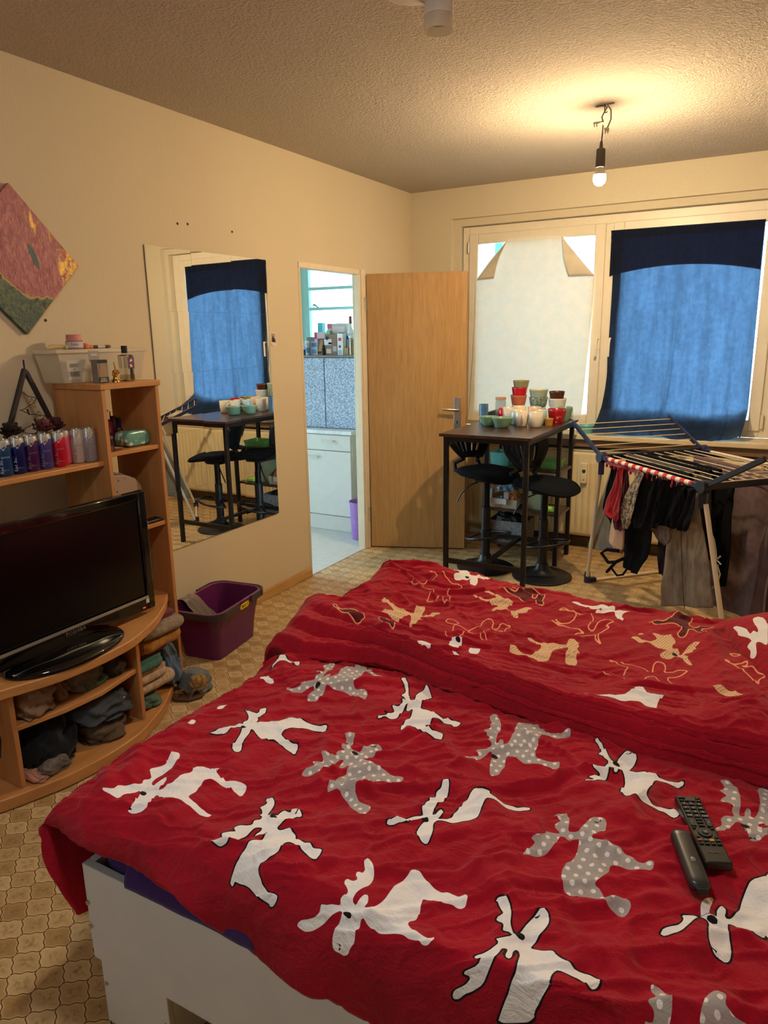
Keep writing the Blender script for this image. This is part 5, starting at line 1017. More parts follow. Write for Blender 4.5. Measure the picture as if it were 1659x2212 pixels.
def cloth_print_mat(name, red):
    k = NT(name); at = lambda n: k.node('ShaderNodeAttribute', attribute_name=n)
    sd, kd, ey = at('print_distance').outputs['Fac'], at('print_kind').outputs['Fac'], at('ink').outputs['Fac']
    cv = at('cloth').outputs['Vector']
    lt = lambda a, b: k.mth('LESS_THAN', a, b)
    is_k = lambda i: lt(k.mth('ABSOLUTE', k.mth('SUBTRACT', kd, i)), .5)
    mul = lambda a, b: k.mth('MULTIPLY', a, b)
    ins = lt(sd, 0)
    n = k.noise(k.co('Object'), 5, 4, .6); n2 = k.noise(k.co('Object'), 160, 3, .6)
    r = lin(red); base = k.mix(k.mrange(n, .3, .7), tuple(x*.86 for x in r[:3])+(1,), tuple(min(1, x*1.08) for x in r[:3])+(1,))
    # dots
    rot = k.node('ShaderNodeMapping', {0: cv, 2: (0, 0, .5), 3: (1, 1, 1)}).outputs[0]
    sp = k.node('ShaderNodeSeparateXYZ', {0: rot}); G = .021
    uu = k.mth('DIVIDE', sp.outputs[0], G); vv = k.mth('DIVIDE', sp.outputs[1], G)
    uu = k.mth('ADD', uu, mul(k.mth('MODULO', k.mth('ABSOLUTE', k.mth('FLOOR', vv)), 2), .5))
    dd_ = k.mth('SQRT', k.mth('ADD', k.mth('POWER', k.mth('SUBTRACT', k.mth('FRACT', uu), .5), 2), k.mth('POWER', k.mth('SUBTRACT', k.mth('FRACT', vv), .5), 2)))
    dots = lt(dd_, .215)
    white = k.mix(k.noise(k.co('Object'), 26, 3), lin((232, 226, 222)), lin((246, 242, 238)))
    grey = k.mix(dots, lin((168, 158, 152)), lin((232, 226, 220)))
    ck = k.mth('ADD', k.mth('SINE', mul(sp.outputs[0], 900)), k.mth('SINE', mul(sp.outputs[1], 900)))
    cream = k.mix(k.mrange(ck, .2, .5), lin((232, 196, 152)), lin((192, 148, 106)))
    spot = mul(lt(k.node('ShaderNodeTexVoronoi', {'Vector': cv, 'Scale': 60}, feature='F1').outputs[0], .16), .35)
    faint = k.mix(spot, base, lin((96, 10, 22)))
    deep = lin((92, 12, 22))
    fill = k.mix(is_k(1), white, grey); fill = k.mix(is_k(3), fill, cream); fill = k.mix(is_k(4), fill, faint); fill = k.mix(is_k(5), fill, deep)
    c = k.mix(ins, base, fill)
    blk = mul(is_k(0), mul(k.mth('GREATER_THAN', sd, -.0006), lt(sd, .0027)))
    c = k.mix(blk, c, lin((26, 12, 14)))
    crm = mul(k.mth('MAXIMUM', is_k(4), is_k(5)), lt(k.mth('ABSOLUTE', sd), .0019))
    c = k.mix(crm, c, lin((232, 164, 120)))
    c = k.mix(lt(ey, 0), c, lin((26, 16, 20)))
    k.base(c); k.p(Roughness=.88); k.set(k.b.inputs['Specular IOR Level'], .15); k.set(k.b.inputs['Sheen Weight'], .12)
    cn = k.noise(k.co('Object', (1, 1.6, 1), (0, 0, .5)), 9, 5, .58, 1.2); crease = k.mth('ADD', k.mth('MULTIPLY', k.mth('ABSOLUTE', k.mth('SUBTRACT', cn, .5)), -2.2), k.noise(k.co('Object'), 40, 4, .6, .8))
    k.bump(k.mth('ADD', k.mth('MULTIPLY', n2, .18), crease), .50, .009); return k.m
def cloth_obj(name, X, Y, Z, U, V, attrs, m, label, cat, loc, solid=.006):
    mb = MB(); mb.grid(X, Y, Z)
    o = one(name, label, cat, mb, m, loc, ang=180, solid=0)
    me = o.data
    for nm, a in zip(('print_distance', 'print_kind', 'ink'), attrs):
        A = me.attributes.new(nm, 'FLOAT', 'POINT'); A.data.foreach_set('value', a.ravel().astype(np.float32))
    A = me.attributes.new('cloth', 'FLOAT_VECTOR', 'POINT'); A.data.foreach_set('vector', np.stack([U, V, 0*U], -1).ravel().astype(np.float32))
    s = o.modifiers.new('thickness', 'SOLIDIFY'); s.thickness = solid; s.offset = -1
    return o
def wrinkle(U, V, seed, amp=1.):
    a = .62; s = U*math.cos(a)+V*math.sin(a); t = -U*math.sin(a)+V*math.cos(a)
    s2 = s+.05*fbm(U*3, V*3, seed+40); t2 = t+.035*fbm(U*4+5, V*4, seed+41)
    big = .010*fbm(U*4.2, V*4.2, seed, 3)
    folds = .0085*np.maximum(0, ridge(s2*2.6, t2*8.5, seed+7)-.70)/.30
    folds += .0055*np.maximum(0, ridge(s2*4.5+7, t2*15, seed+8)-.66)/.34*(vn(U*3, V*3, seed+9)+.6)
    b = -.35; s3 = U*math.cos(b)+V*math.sin(b); t3 = -U*math.sin(b)+V*math.cos(b)+.03*fbm(U*5, V*5, seed+43)
    folds += .006*np.maximum(0, ridge(s3*3+2, t3*9+1, seed+11)-.72)/.28*(vn(U*2.5+3, V*2.5, seed+12)+.55)
    fine = .0040*fbm(U*19, V*19, seed+20, 3)+.0035*np.maximum(0, ridge(s2*9, t2*30, seed+21)-.7)/.3
    return amp*(big+folds+fine)
t = thing('bed', 'white bed frame under the red moose print duvets', 'bed', (2.5, 1.75, 0))
BX0, BX1, BY0, BY1 = 1.43, 3.52, .87, 2.66
obj('footboard', MB().box(BX0, BX1, BY0, BY0+.02, .183, .436), M_white, t, bevel=.002)
obj('plinth_panel', MB().box(BX0+.017, 1.655, BY0+.004, BY0+.022, .004, .182), M_white, t, bevel=.002)
obj('plinth_panel', MB().box(2.62, 3.50, BY0+.004, BY0+.022, .004, .182), M_white, t, bevel=.002)
obj('side_panel', MB().box(BX0, BX0+.02, BY0+.021, BY1, .183, .436), M_white, t, bevel=.002)
obj('side_panel', MB().box(BX0+.03, BX0+.048, BY0+.03, BY1, .004, .182), M_white, t, bevel=.002)
obj('plinth_divider', MB().box(1.637, 1.655, BY0+.0225, 2.4, .004, .182), M_white, t, bevel=.002)
obj('headboard', MB().box(BX1, BX1+.03, BY0, BY1, .004, .85), M_white, t, bevel=.003)
obj('side_panel', MB().box(BX0+.021, BX1, BY1-.02, BY1, .004, .436), M_white, t, bevel=.002)
obj('slatted_base', MB().box(BX0+.022, BX1-.002, BY0+.022, BY1-.022, .25, .27), mat('pale_slats', (190, 160, 116), .6), t)
for z in (.335, .272): obj('screw', MB().tube([(BX0+.006, BY0-.0002, z), (BX0+.006, BY0-.004, z)], .006, 10), M_steel, t)
obj('screw', MB().tube([(BX0+.028, BY0+.0038, .118), (BX0+.028, BY0, .118)], .005, 10), M_steel, t)
obj('screw', MB().tube([(1.645, BY0+.0038, .10), (1.645, BY0+.001, .10)], .0035, 8), M_steel, t)
mt = MB().box(BX0+.025, BX1-.005, BY0+.024, BY1-.024, .2705, .50)
mo = one('mattress', 'mattress in a dark purple cover under the red duvets', 'mattress', mt, fabric('purple_jersey_sheet', (58, 34, 92), 400, .3), (2.5, 1.75, .2705), bevel=.05)
U, V = np.meshgrid(np.linspace(1.58, 1.93, 40), np.linspace(0, 1, 10), indexing='ij')
obj('sheet_overhang', MB().grid(U, .894-.034*np.sin(V*PI/2)-.004*fbm(U*9, V*2, 4), .508-.068*V**1.3-.004*fbm(U*6, V, 8)), fabric('purple_jersey_sheet', (58, 34, 92), 400, .3), mo, solid=.002, ang=180)
RED = (160, 8, 32)
M_duvet = cloth_print_mat('red_moose_flannel', RED)
nu, nv = 440, 270
u = np.concatenate([np.linspace(-.20, 0, 40)[:-1], np.linspace(0, 1.52, 330), np.linspace(1.53, 2.15, 60)])
v = np.concatenate([np.linspace(-.2, 0, 52)[:-1], np.linspace(0, .98, 215)])
U, V = np.meshgrid(u, v, indexing='ij'); X, Y, Z = near_surf(U, V)
wk = wrinkle(U, V, 3)
# hanging edges swing instead of rising
side = np.clip(-U/.05, 0, 1); front = np.clip(-V/.06, 0, 1)*np.clip(-V/.06, 0, 1)
Z = Z+2.1*wk*(1-side)*(1-.45*front)-.010
X = X+side*(.018*np.sin(V*9+1)+.012*fbm(V*6, U*3, 5))+np.clip(-U, 0, 1)*.42*np.exp(-np.clip(V, 0, 9)/.25)
hemf = np.clip((-V-.12)/.08, 0, 1)
Y = Y+hemf*(.008*np.sin(U*23)+.006*fbm(U*8, V*3, 8)); Z = Z+hemf*.006*fbm(U*9, V*0, 13)
# the left corner hangs lower in a soft fold
cor = np.exp(-((U+.08)/.12)**2)*np.clip(-V/.2, 0, 1)
Y = Y-.012*cor
ey_in = [[(a, b) for a, b in l] for l in INK_NEAR]
at = print_attrs(U, V, MOOSE_NEAR, ey_in)
cloth_obj('duvet', X, Y, Z, U, V, at, M_duvet, 'red duvet with white and grey moose print spread over the near half of the bed', 'duvet', (2.3, 1.3, .55))
# far duvet
u = np.concatenate([np.linspace(-.22, 0, 30)[:-1], np.linspace(0, 1.52, 320), np.linspace(1.53, 2.2, 50)])
v = np.concatenate([np.linspace(-.04, .42, 120)[:-1], np.linspace(.42, 1.27, 180)])
U, V = np.meshgrid(u, v, indexing='ij'); X, Y, Z = far_surf(U, V)
side = np.clip(-U/.05, 0, 1)
ridg = np.exp(-((V-.16)/.13)**2)
wk = wrinkle(U+3, V+2, 31, 1.7)*(1-.5*ridg)
kk_ = np.clip((V-.0)/.27, 0, 1); ln = (.016*np.sin(kk_*3.2*2*PI+.8+.9*U+.5*fbm(U*2, V*0, 51))+.006*np.sin(kk_*7*2*PI+2*U))*np.sin(kk_*PI)**.7*sstep(1.22, 1.42, X)       # long folds along the turned edge
crump = np.exp(-((X-2.70)/.13)**2-((Y-1.80)/.14)**2)
Z = Z+(wk+ln)*(1-side)+crump*(.030*ridge(U*9, V*12, 60)+.018*fbm(U*22, V*22, 61)-.01)
X = X+side*(.015*np.sin(V*11)+.01*fbm(V*7, U*3, 15))
Z = np.where(V > .04, np.maximum(Z, .30), Z)
at = print_attrs(U, V, MOOSE_FAR)
cloth_obj('duvet', X, Y, Z, U, V, at, M_duvet, 'red duvet with cream and outlined moose print on the far half of the bed', 'duvet', (2.3, 2.2, .55))
# pillow
n = 90; uu = np.sin(np.linspace(-1, 1, n)*PI/2); U, V = np.meshgrid(uu, uu, indexing='ij'); X, Y, Z = pillow_surf(U, V)
e = np.clip(1-np.maximum(np.abs(U), np.abs(V))**8, 0, 1)
Z = Z+e*(.010*fbm(U*3, V*3, 70)+.006*np.maximum(0, ridge(U*2, V*5+U, 71)-.6))
sd, kd, ey = print_attrs(U, V, MOOSE_PILLOW)
mbp = MB(); mbp.grid(X, Y, Z); Zb = .60-(Z-.60)*.35; mbp.grid(X, Y, Zb, flip=True)
o = one('pillow', 'red pillow with a white moose lying on the far duvet', 'pillow', mbp, M_duvet, (2.965, 2.475, .59), ang=180)
for nm, a in zip(('print_distance', 'print_kind', 'ink'), (sd*.3, kd, ey)):
    A = o.data.attributes.new(nm, 'FLOAT', 'POINT'); A.data.foreach_set('value', np.concatenate([a.ravel(), np.full(a.size, .05) if nm != 'print_kind' else a.ravel()]).astype(np.float32))
A = o.data.attributes.new('cloth', 'FLOAT_VECTOR', 'POINT'); q = np.stack([U*.34, V*.26, 0*U], -1).reshape(-1, 3); A.data.foreach_set('vector', np.concatenate([q, q]).ravel().astype(np.float32))
# remote controls
def slab_frame(o, x, y): return frame(o, x, y)
zr = .616
p0, p1 = Vector((2.608, 1.456, zr)), Vector((2.684, 1.276, zr)); ax = (p1-p0).normalized(); az = Vector((0, 0, 1)); ay = az.cross(ax)
Fm = frame((p0+p1)/2, ax, ay)       # local x runs from the top of the remote to its foot
t = thing('remote_control', 'black television remote with number keys face up on the duvet', 'remote control', (p0+p1)/2)
L, Wd = .200, .050
def lb(mb, x0, x1, y0, y1, z0, z1): 
    q = MB().box(x0, x1, y0, y1, z0, z1); q.xf(Fm); return mb.add(q.v, q.f)
obj('body', lb(MB(), -L/2, L/2, -Wd/2, Wd/2, -.004, .014), mat('remote_dark_plastic', (34, 31, 29), .35), t, bevel=.004)
M_key = mat('remote_key_rubber', (20, 19, 20), .5); M_keyt = mat('key_print', (190, 186, 180), .5)
def key(x, y, w, h, m=None, lab=None, round_=False):
    if round_: kmb = MB().tube([Fm @ Vector((x, y, .0142)), Fm @ Vector((x, y, .0165))], w/2, 16)
    else: kmb = lb(MB(), x-h/2, x+h/2, y-w/2, y+w/2, .0142, .0165)
    o = obj('key', kmb, m or M_key, t, bevel=.0007)
    if lab: text(lab, .0062, M_keyt, o, Fm @ Matrix.Translation((x, y, .0168)) @ Matrix.Rotation(-PI/2, 4, 'Z') @ Matrix.Identity(4), name='key_label')
xx = -L/2
key(xx+.010, -.014, .014, .005); key(xx+.010, .017, .008, .008, round_=True)
for i in range(4): key(xx+.020, -.0165+.011*i, .009, .0045)
for r_, row in enumerate((('1', '2', '3'), ('4', '5', '6'), ('7', '8', '9'), ('AD', '0', 'DTV'))):
    for c_, s_ in enumerate(row): key(xx+.031+.0125*r_, -.0145+.0145*c_, .012, .0085, lab=s_)
key(xx+.088, -.0155, .011, .024, lab='+'); key(xx+.088, .0155, .011, .024, lab='P')
for i in range(3): key(xx+.079+.009*i, 0, .012, .005)
key(xx+.118, 0, .026, .026, round_=True); key(xx+.118, 0, .0001, .0001) if False else None
okk = obj('key', MB().tube([Fm @ Vector((xx+.118, 0, .0166)), Fm @ Vector((xx+.118, 0, .0178))], .0062, 16), M_key, t); text('OK', .005, M_keyt, okk, Fm @ Matrix.Translation((xx+.118, 0, .018)) @ Matrix.Rotation(-PI/2, 4, 'Z'), name='key_label')
for a_, b_ in ((-.013, -.017), (-.013, .017), (.013, -.017), (.013, .017)): key(xx+.118+a_, b_, .006, .005)
for i, cc in enumerate(((150, 60, 62), (50, 84, 74), (206, 140, 50), (30, 40, 44))): key(xx+.140, -.0165+.011*i, .0088, .0055, mat('key_colour_%d' % i, cc, .4))
for i in range(4): key(xx+.150, -.0165+.011*i, .0088, .0045)
text('TOSHIBA', .0052, mat('remote_print', (110, 104, 98), .5), t, Fm @ Matrix.Translation((xx+.172, 0, .0146)) @ Matrix.Rotation(-PI/2, 4, 'Z'))
p0, p1 = Vector((2.607, 1.338, zr+.003)), Vector((2.664, 1.196, zr+.003)); ax = (p1-p0).normalized(); ay = az.cross(ax); Fm = frame((p0+p1)/2, ax, ay)
t = thing('remote_control', 'smaller black remote lying face down beside the number key remote', 'remote control', (p0+p1)/2)
n1, n2 = 22, 18; P = np.linspace(0, 1, n1); Q = np.linspace(0, 2*PI, n2+1); PP, QQ = np.meshgrid(P, Q, indexing='ij')
wprof = .0185*np.clip(np.minimum(PP, 1-PP)/.10, .0, 1)**.4+.0002; hprof = (.013-.003*PP)*np.clip(np.minimum(PP, 1-PP)/.07, 0, 1)**.45+.0002
sg = lambda q: np.sign(q)*np.abs(q)**.6
lx = (PP-.5)*.158; ly = wprof*sg(np.cos(QQ)); lz = hprof*sg(np.sin(QQ))+.004
mb = MB().grid(lx, ly, lz); mb.xf(Fm); obj('body', mb, mat('remote_graphite', (44, 44, 46), .32), t, ang=70)
obj('thumb_notch', MB().sphere((0, 0, 0), .0065, .0050, .0012, 14, 8).xf(Fm @ Matrix.Translation((.012, .002, .0157))), mat('notch_sheen', (120, 112, 104), .25), t)
o = obj('end_cap', lb(MB(), .0795, .0805, -.010, .010, -.002, .010), M_black, t)
# ================================================================== bar table
k = NT('dark_walnut_laminate'); g = k.noise(k.co('Object', (9, 1, 9)), 2.6, 6, .65, 1.0)
k.base(k.mix(k.mrange(g, .3, .7), lin((46, 32, 28)), lin((76, 54, 46)))); k.p(Roughness=.28); M_walnut = k.m
TX0, TX1, TY0, TY1, TZ = .855, 1.438, 4.005, 5.055, .985
t = thing('bar_table', 'tall dark bar table with shelves at its window end', 'table', ((TX0+TX1)/2, 4.5, 0))
obj('tabletop', MB().box(TX0, TX1, TY0, TY1, TZ-.018, TZ), M_walnut, t, bevel=.002)
lg = .028
LEG = [(TX0+.035, TY0+.035), (TX1-.035, TY0+.035), (TX0+.035, 4.73), (TX1-.035, 4.73), (TX0+.035, 5.03), (TX1-.035, 5.03)]
for x, y in LEG: obj('leg', MB().box(x-lg/2, x+lg/2, y-lg/2, y+lg/2, .003, TZ-.0185), M_dark, t, bevel=.002)
fb = MB(); xa, xb = LEG[0][0], LEG[1][0]
fb.box(xa+.015, xb-.015, LEG[0][1]-.012, LEG[0][1]+.012, TZ-.048, TZ-.0186)
for x in (xa, xb): fb.box(x-.012, x+.012, LEG[0][1]+.015, 5.015, TZ-.048, TZ-.0186)
obj('top_frame', fb, M_dark, t)
obj('cross_bar', MB().box(xa+.015, xb-.015, LEG[0][1]-.012, LEG[0][1]+.012, .155, .185), M_dark, t)
obj('cross_bar', MB().box((xa+xb)/2-.012, (xa+xb)/2+.012, LEG[0][1]+.0125, 4.718, .158, .182), M_dark, t)
obj('cross_bar', MB().box(xa+.015, xb-.015, 4.718, 4.742, .155, .185), M_dark, t)
for z in (.662, .362, .115):
    s = obj('shelf', MB().box(xa-.012, xb+.012, 4.752, 5.045 if z > .2 else 5.0, z-.018, z), M_walnut, t, bevel=.002)
# things on the table's shelves
def tub(name, label, cat, x0, x1, y0, y1, z0, z1, m, g=.01, loc=None):
    return one(name, label, cat, shell(MB(), x0+g, x1-g, y0+g, y1-g, z0+.0005, z1, g, g, .003), m, ((x0+x1)/2, (y0+y1)/2, z0), bevel=.003)
tub('plastic_container', 'teal plastic container on the upper table shelf', 'container', .885, 1.03, 4.80, 4.96, .662, .755, mat('teal_plastic', (104, 186, 176), .4))
tub('plastic_tray', 'green plastic tray on the upper table shelf beside the teal container', 'tray', 1.16, 1.385, 4.80, 4.98, .662, .715, mat('apple_green_plastic', (120, 172, 92), .4))
t = thing('white_pot', 'white plastic pot at the back of the upper table shelf', 'pot', (.98, 5.0, .662))
obj('pot', MB().lathe([(0, 0), (.045, 0), (.055, .14), (.052, .14), (.042, .005), (0, .005)], (1.00, 4.99, .6625), 24), M_white, t)
t = thing('storage_tray', 'clear plastic tray heaped with kitchen odds and ends on the middle table shelf', 'tray', (.99, 4.88, .362))
obj('tray', shell(MB(), .89, 1.10, 4.775, 5.0, .3628, .43, .008, .008, .003), M_frost, t, bevel=.003)
pile('plastic_bag', 'blue and grey plastic bag heaped in the clear tray', 'bag', (.98, 4.93, .369), (.08, .06, .17), mat('grey_blue_film', (96, 116, 130), .3, var=.5, vs=40), 52, .6)
pile('snack_packet', 'orange and cream snack packet in the clear tray', 'packet', (1.055, 4.86, .369), (.04, .06, .11), mat('snack_print', (196, 138, 84), .4, var=.5, vs=50), 53, .5)
one('paper_roll', 'brown cardboard roll lying on the clear tray', 'roll', MB().tube([(.905, 4.79, .448), (.99, 4.90, .452)], .017, 18).tube([(.9045, 4.7894, .448), (.905, 4.79, .448)], .011, 14), mat('kraft_roll', (150, 112, 80), .8), (.95, 4.84, .432))
one('foil_box', 'white flat box standing on the front of the clear tray', 'box', MB().box(.915, 1.035, 4.750, 4.764, .395, .435), mat('white_card', (206, 196, 180), .6), (.975, 4.757, .40), bevel=.001)
one('drink_carton', 'small carton with a white label at the centre of the clear tray', 'carton', MB().box(1.0, 1.035, 4.79, 4.83, .369, .475), mat('print_212_208_214', (212, 208, 214), .6), (1.017, 4.81, .369), bevel=.002)
one('water_carton', 'small light blue carton at the left of the clear tray', 'carton', MB().box(.893, .912, 4.80, 4.84, .369, .49), mat('light_blue_card', (110, 160, 200), .5), (.90, 4.82, .369), bevel=.002)
one('sponge', 'lime green sponge at the window end of the middle table shelf', 'sponge', MB().box(1.29, 1.37, 4.80, 4.86, .3625, .395), mat('lime_sponge', (170, 200, 80), .8, bump=.8, bs=200), (1.33, 4.83, .3625), bevel=.008)
tub('plastic_container', 'tall pale green container on the middle table shelf', 'container', 1.13, 1.28, 4.82, 4.98, .362, .55, mat('pale_green_plastic', (150, 158, 124), .35))
k = NT('grey_marl_felt'); k.base(k.mix(k.mrange(k.noise(k.co('Object'), 60, 4, .7), .35, .65), lin((84, 84, 88)), lin((134, 132, 132)))); k.p(Roughness=.9); M_felt = k.m
t = thing('fabric_bin', 'grey marled fabric bin on the lowest table shelf', 'bin', (1.02, 4.87, .115))
obj('bin', shell(MB(), .90, 1.17, 4.76, 4.98, .1155, .275, .006, .006, .006), M_felt, t, bevel=.004)
pile('cable_bundle', 'black cables heaped in the grey fabric bin', 'cables', (1.03, 4.87, .122), (.11, .09, .185), mat('black_cable', (18, 18, 20), .5), 55, .7)
one('bowl', 'teal bowl rim showing under the far table corner', 'bowl', MB().lathe([(0, 0), (.045, 0), (.07, .06), (.067, .06), (.043, .004), (0, .004)], (1.45, 5.235, .8635), 24), mat('teal_plastic', (104, 186, 176), .4), (1.45, 5.235, .8635))

# ================================================================== crockery on the table
def bowl(name, label, cat, x, y, r, h, c, inner=None, base=.5, rough=.3, z=TZ, th=.004, group='crockery on the bar table', curve_=1.6, m=None):
    t = thing(name, label, cat, (x, y, z), group); m = m or mat('glaze_%d_%d_%d' % c, c, rough, coat=.3); z += .0004
    S_ = [((base+(1-base)*(i/7)**(1/curve_))*r, h*i/7) for i in range(8)]
    obj('bowl', MB().lathe([(0, .0)]+S_+[(r-th*.4, h+th*.35)], (x, y, z), 36), m, t, ang=60)
    obj('inside', MB().lathe([(r-th*.4, h+th*.35), (r-th, h)]+[(max(q-th, 0), max(zz, th*1.2)) for q, zz in S_[::-1][1:]]+[(0, th*1.2)], (x, y, z), 36), mat('glaze_%d_%d_%d' % inner, inner, rough, coat=.3) if inner else m, t, ang=60)
    return t
def mug(label, x, y, r, h, c, handle=None, inner=None, z=TZ, rb=.72, name='mug', cat='mug', c2=None):
    t = thing(name, label, cat, (x, y, z), 'crockery on the bar table'); m = mat('glaze_%d_%d_%d' % c, c, .25, coat=.4); z += .0004
    P = [(r*rb, 0), (r*(rb+.10), h*.06), (r*.95, h*.45), (r, h)]
    obj('cup', MB().lathe([(0, 0)]+P+[(r-.002, h+.0015)], (x, y, z), 36), m, t, ang=60)
    obj('inside', MB().lathe([(r-.002, h+.0015), (r-.004, h), (r*.95-.004, h*.45), (r*rb-.003, .006), (0, .006)], (x, y, z), 36), mat('glaze_%d_%d_%d' % (inner or c), inner or c, .25, coat=.4), t, ang=60)
    if handle is not None:
        d = Vector((math.cos(handle), math.sin(handle), 0)); o = Vector((x, y, z))
        obj('handle', MB().tube([o+d*(r*.93)+Vector((0, 0, h*.80)), o+d*(r+.022)+Vector((0, 0, h*.80)), o+d*(r+.030)+Vector((0, 0, h*.60)), o+d*(r+.022)+Vector((0, 0, h*.36)), o+d*(r*.88)+Vector((0, 0, h*.28))], .0055, 10), m, t)
    return t
SAGE = (118, 150, 124); WHITE = (214, 202, 182)
bowl('bowl', 'sage green bowl at the table front, left of the pair', 'bowl', 1.005, 4.46, .064, .062, SAGE)
bowl('bowl', 'sage green bowl at the table front, right of the pair', 'bowl', 1.118, 4.405, .068, .065, SAGE)
mug('white mug with its handle turned to the camera beside the sage bowls', 1.205, 4.525, .044, .098, WHITE, math.radians(-66))
mug('plain white handleless cup at the table front', 1.302, 4.515, .047, .096, WHITE)
mug('pale blue grey mug behind the handled white mug', 1.145, 4.60, .042, .092, (170, 190, 190), inner=WHITE)
mug('white mug behind the left sage bowl', 1.065, 4.68, .045, .10, WHITE)
mug('cream mug behind the white mugs at the middle of the table', 1.10, 4.79, .046, .10, (232, 212, 170))
mug('pinkish cream mug beside the cream mug', 1.205, 4.79, .046, .10, (222, 188, 168), inner=WHITE)
mug('pale aqua mug behind the plain white cup', 1.285, 4.665, .042, .092, (150, 186, 182), inner=WHITE)
bowl('ramekin', 'small mustard brown ramekin between white cup and red bowl', 'ramekin', 1.352, 4.635, .030, .044, (166, 118, 52), base=.85, curve_=1)
M_redfl = NT('red_floral_glaze'); k = M_redfl; vo = k.node('ShaderNodeTexVoronoi', {'Vector': k.co('Object'), 'Scale': 30, 'Randomness': .9}, feature='F1')
fl_ = k.mth('MULTIPLY', k.mth('LESS_THAN', vo.outputs[0], .30), k.mth('GREATER_THAN', k.noise(k.co('Object'), 11, 1), .50))
k.base(k.mix(fl_, lin((158, 14, 30)), k.mix(k.mrange(vo.outputs[1], .3, .5), lin((232, 186, 150)), lin((196, 96, 90))))); k.p(Roughness=.25); k.set(k.b.inputs['Coat Weight'], .4)
bowl('bowl', 'red bowl with cream flowers near the right table edge', 'bowl', 1.372, 4.745, .061, .096, (158, 14, 30), base=.66, m=k.m)
bowl('bowl', 'sage green bowl at the right rear edge of the table', 'bowl', 1.385, 4.905, .048, .095, SAGE, base=.5)
mug('red tumbler behind the left sage bowl', .978, 4.80, .032, .082, (206, 14, 40), name='tumbler', cat='cup', rb=.85)
M_bluegl = mat('blue_patterned_glass', (70, 104, 140), .2, var=.4, vs=120, coat=.4)
t = thing('tumbler', 'blue patterned glass tumbler with a green foot at the left of the table', 'cup', (.905, 4.62, TZ), 'crockery on the bar table')
obj('glass', MB().lathe([(.026, .012), (.030, .012), (.031, .125), (.029, .125), (.026, .014)], (.905, 4.62, TZ+.0004), 30), M_bluegl, t)
obj('foot', MB().lathe([(0, 0), (.029, 0), (.029, .012), (0, .012)], (.905, 4.62, TZ+.0004), 30), mat('green_foot', (60, 104, 70), .3), t)
k = NT('clear_table_glass'); tr = k.node('ShaderNodeBsdfTransparent', {0: (.94, .96, .95, 1)}); k.base(lin((176, 182, 176))); k.p(Roughness=.08)
mx = k.node('ShaderNodeMixShader', {0: .22}); k.l(tr.outputs[0], mx.inputs[1]); k.l(k.b.outputs[0], mx.inputs[2]); k.l(mx.outputs[0], k.out.inputs[0]); M_clear = k.m
def jar(label, x, y, r, h, lid=None):
    t = thing('glass_jar', label, 'jar', (x, y, TZ), 'crockery on the bar table'); z = TZ+.0004
    obj('glass', MB().lathe([(0, .001), (r*.95, .001), (r, .01), (r, h*.85), (r*.9, h), (r*.9-.003, h), (r-.003, h*.84), (r-.003, .012), (0, .006)], (x, y, z), 32), M_clear, t, ang=60)
    obj('glass_foot', MB().lathe([(0, 0), (r*.9, 0), (r*.93, .008), (0, .008)], (x, y, z), 32), mat('glass_base', (150, 158, 158), .1, coat=.5), t)
    if lid: obj('lid', MB().lathe([(0, h+.0003), (r*.98, h+.0003), (r*1.0, h+.008), (r*.96, h+.016), (0, h+.019)], (x, y, z), 32), lid, t)
    return t
jar('tall clear jar with a pinkish wooden lid at the rear left of the table', .930, 4.88, .038, .135, mat('pinkish_wood_lid', (190, 140, 112), .5))
jar('clear glass jar holding up the coral pot stack', 1.02, 5.0, .052, .085)
bowl('pot', 'coral terracotta pot on the clear jar in the left stack', 'pot', 1.02, 5.0, .058, .068, (190, 104, 76), z=TZ+.090, base=.8, curve_=1, rough=.6)
bowl('bowl', 'red bowl between the coral pot and olive bowl in the left stack', 'bowl', 1.025, 5.0, .056, .052, (190, 20, 36), z=TZ+.161, base=.85, curve_=1)
bowl('bowl', 'olive bowl with a tan inside on top of the left stack', 'bowl', 1.035, 5.0, .058, .045, (130, 132, 94), (170, 132, 78), z=TZ+.216, base=.85, curve_=1)
k = NT('green_leaf_glaze'); v = k.co('Object'); k.base(k.mix(k.mrange(k.noise(v, 42, 3, .6, 1.5), .46, .56), lin((150, 166, 152)), lin((92, 112, 104)))); k.p(Roughness=.25); M_leaf = k.m
jar('clear jar under the leaf patterned bowls', 1.165, 5.0, .058, .075)
bowl('bowl', 'leaf patterned bowl standing on the clear jar in the middle stack', 'bowl', 1.165, 5.0, .066, .068, (150, 166, 152), z=TZ+.080, base=.75, m=M_leaf)
bowl('bowl', 'sage rimmed white bowl on top of the middle stack', 'bowl', 1.165, 5.0, .066, .052, (150, 166, 146), (226, 212, 186), z=TZ+.150, base=.85, curve_=1)
jar('clear jar with dark contents below the white bowl of the right stack', 1.30, 5.0, .055, .085)
bowl('bowl', 'thin white bowl holding the brown bowl in the right stack', 'bowl', 1.30, 5.0, .063, .055, (206, 204, 194), z=TZ+.088, base=.85, curve_=1)
bowl('bowl', 'dark brown glazed bowl on top of the right stack', 'bowl', 1.295, 5.0, .054, .045, (74, 34, 20), z=TZ+.146, base=.85, curve_=1)
jar('small clear tumbler at the rear right of the table', 1.375, 5.005, .036, .085)
mug('small white espresso cup between red bowl and rear sage bowl', 1.325, 4.86, .030, .075, WHITE, name='espresso_cup', cat='cup')
one('tray', 'flat dark navy box on the table edge behind the door', 'box', MB().box(.862, .884, 4.66, 4.98, TZ+.0004, TZ+.055), mat('navy_box', (24, 30, 46), .5), (.872, 4.8, TZ), bevel=.004)

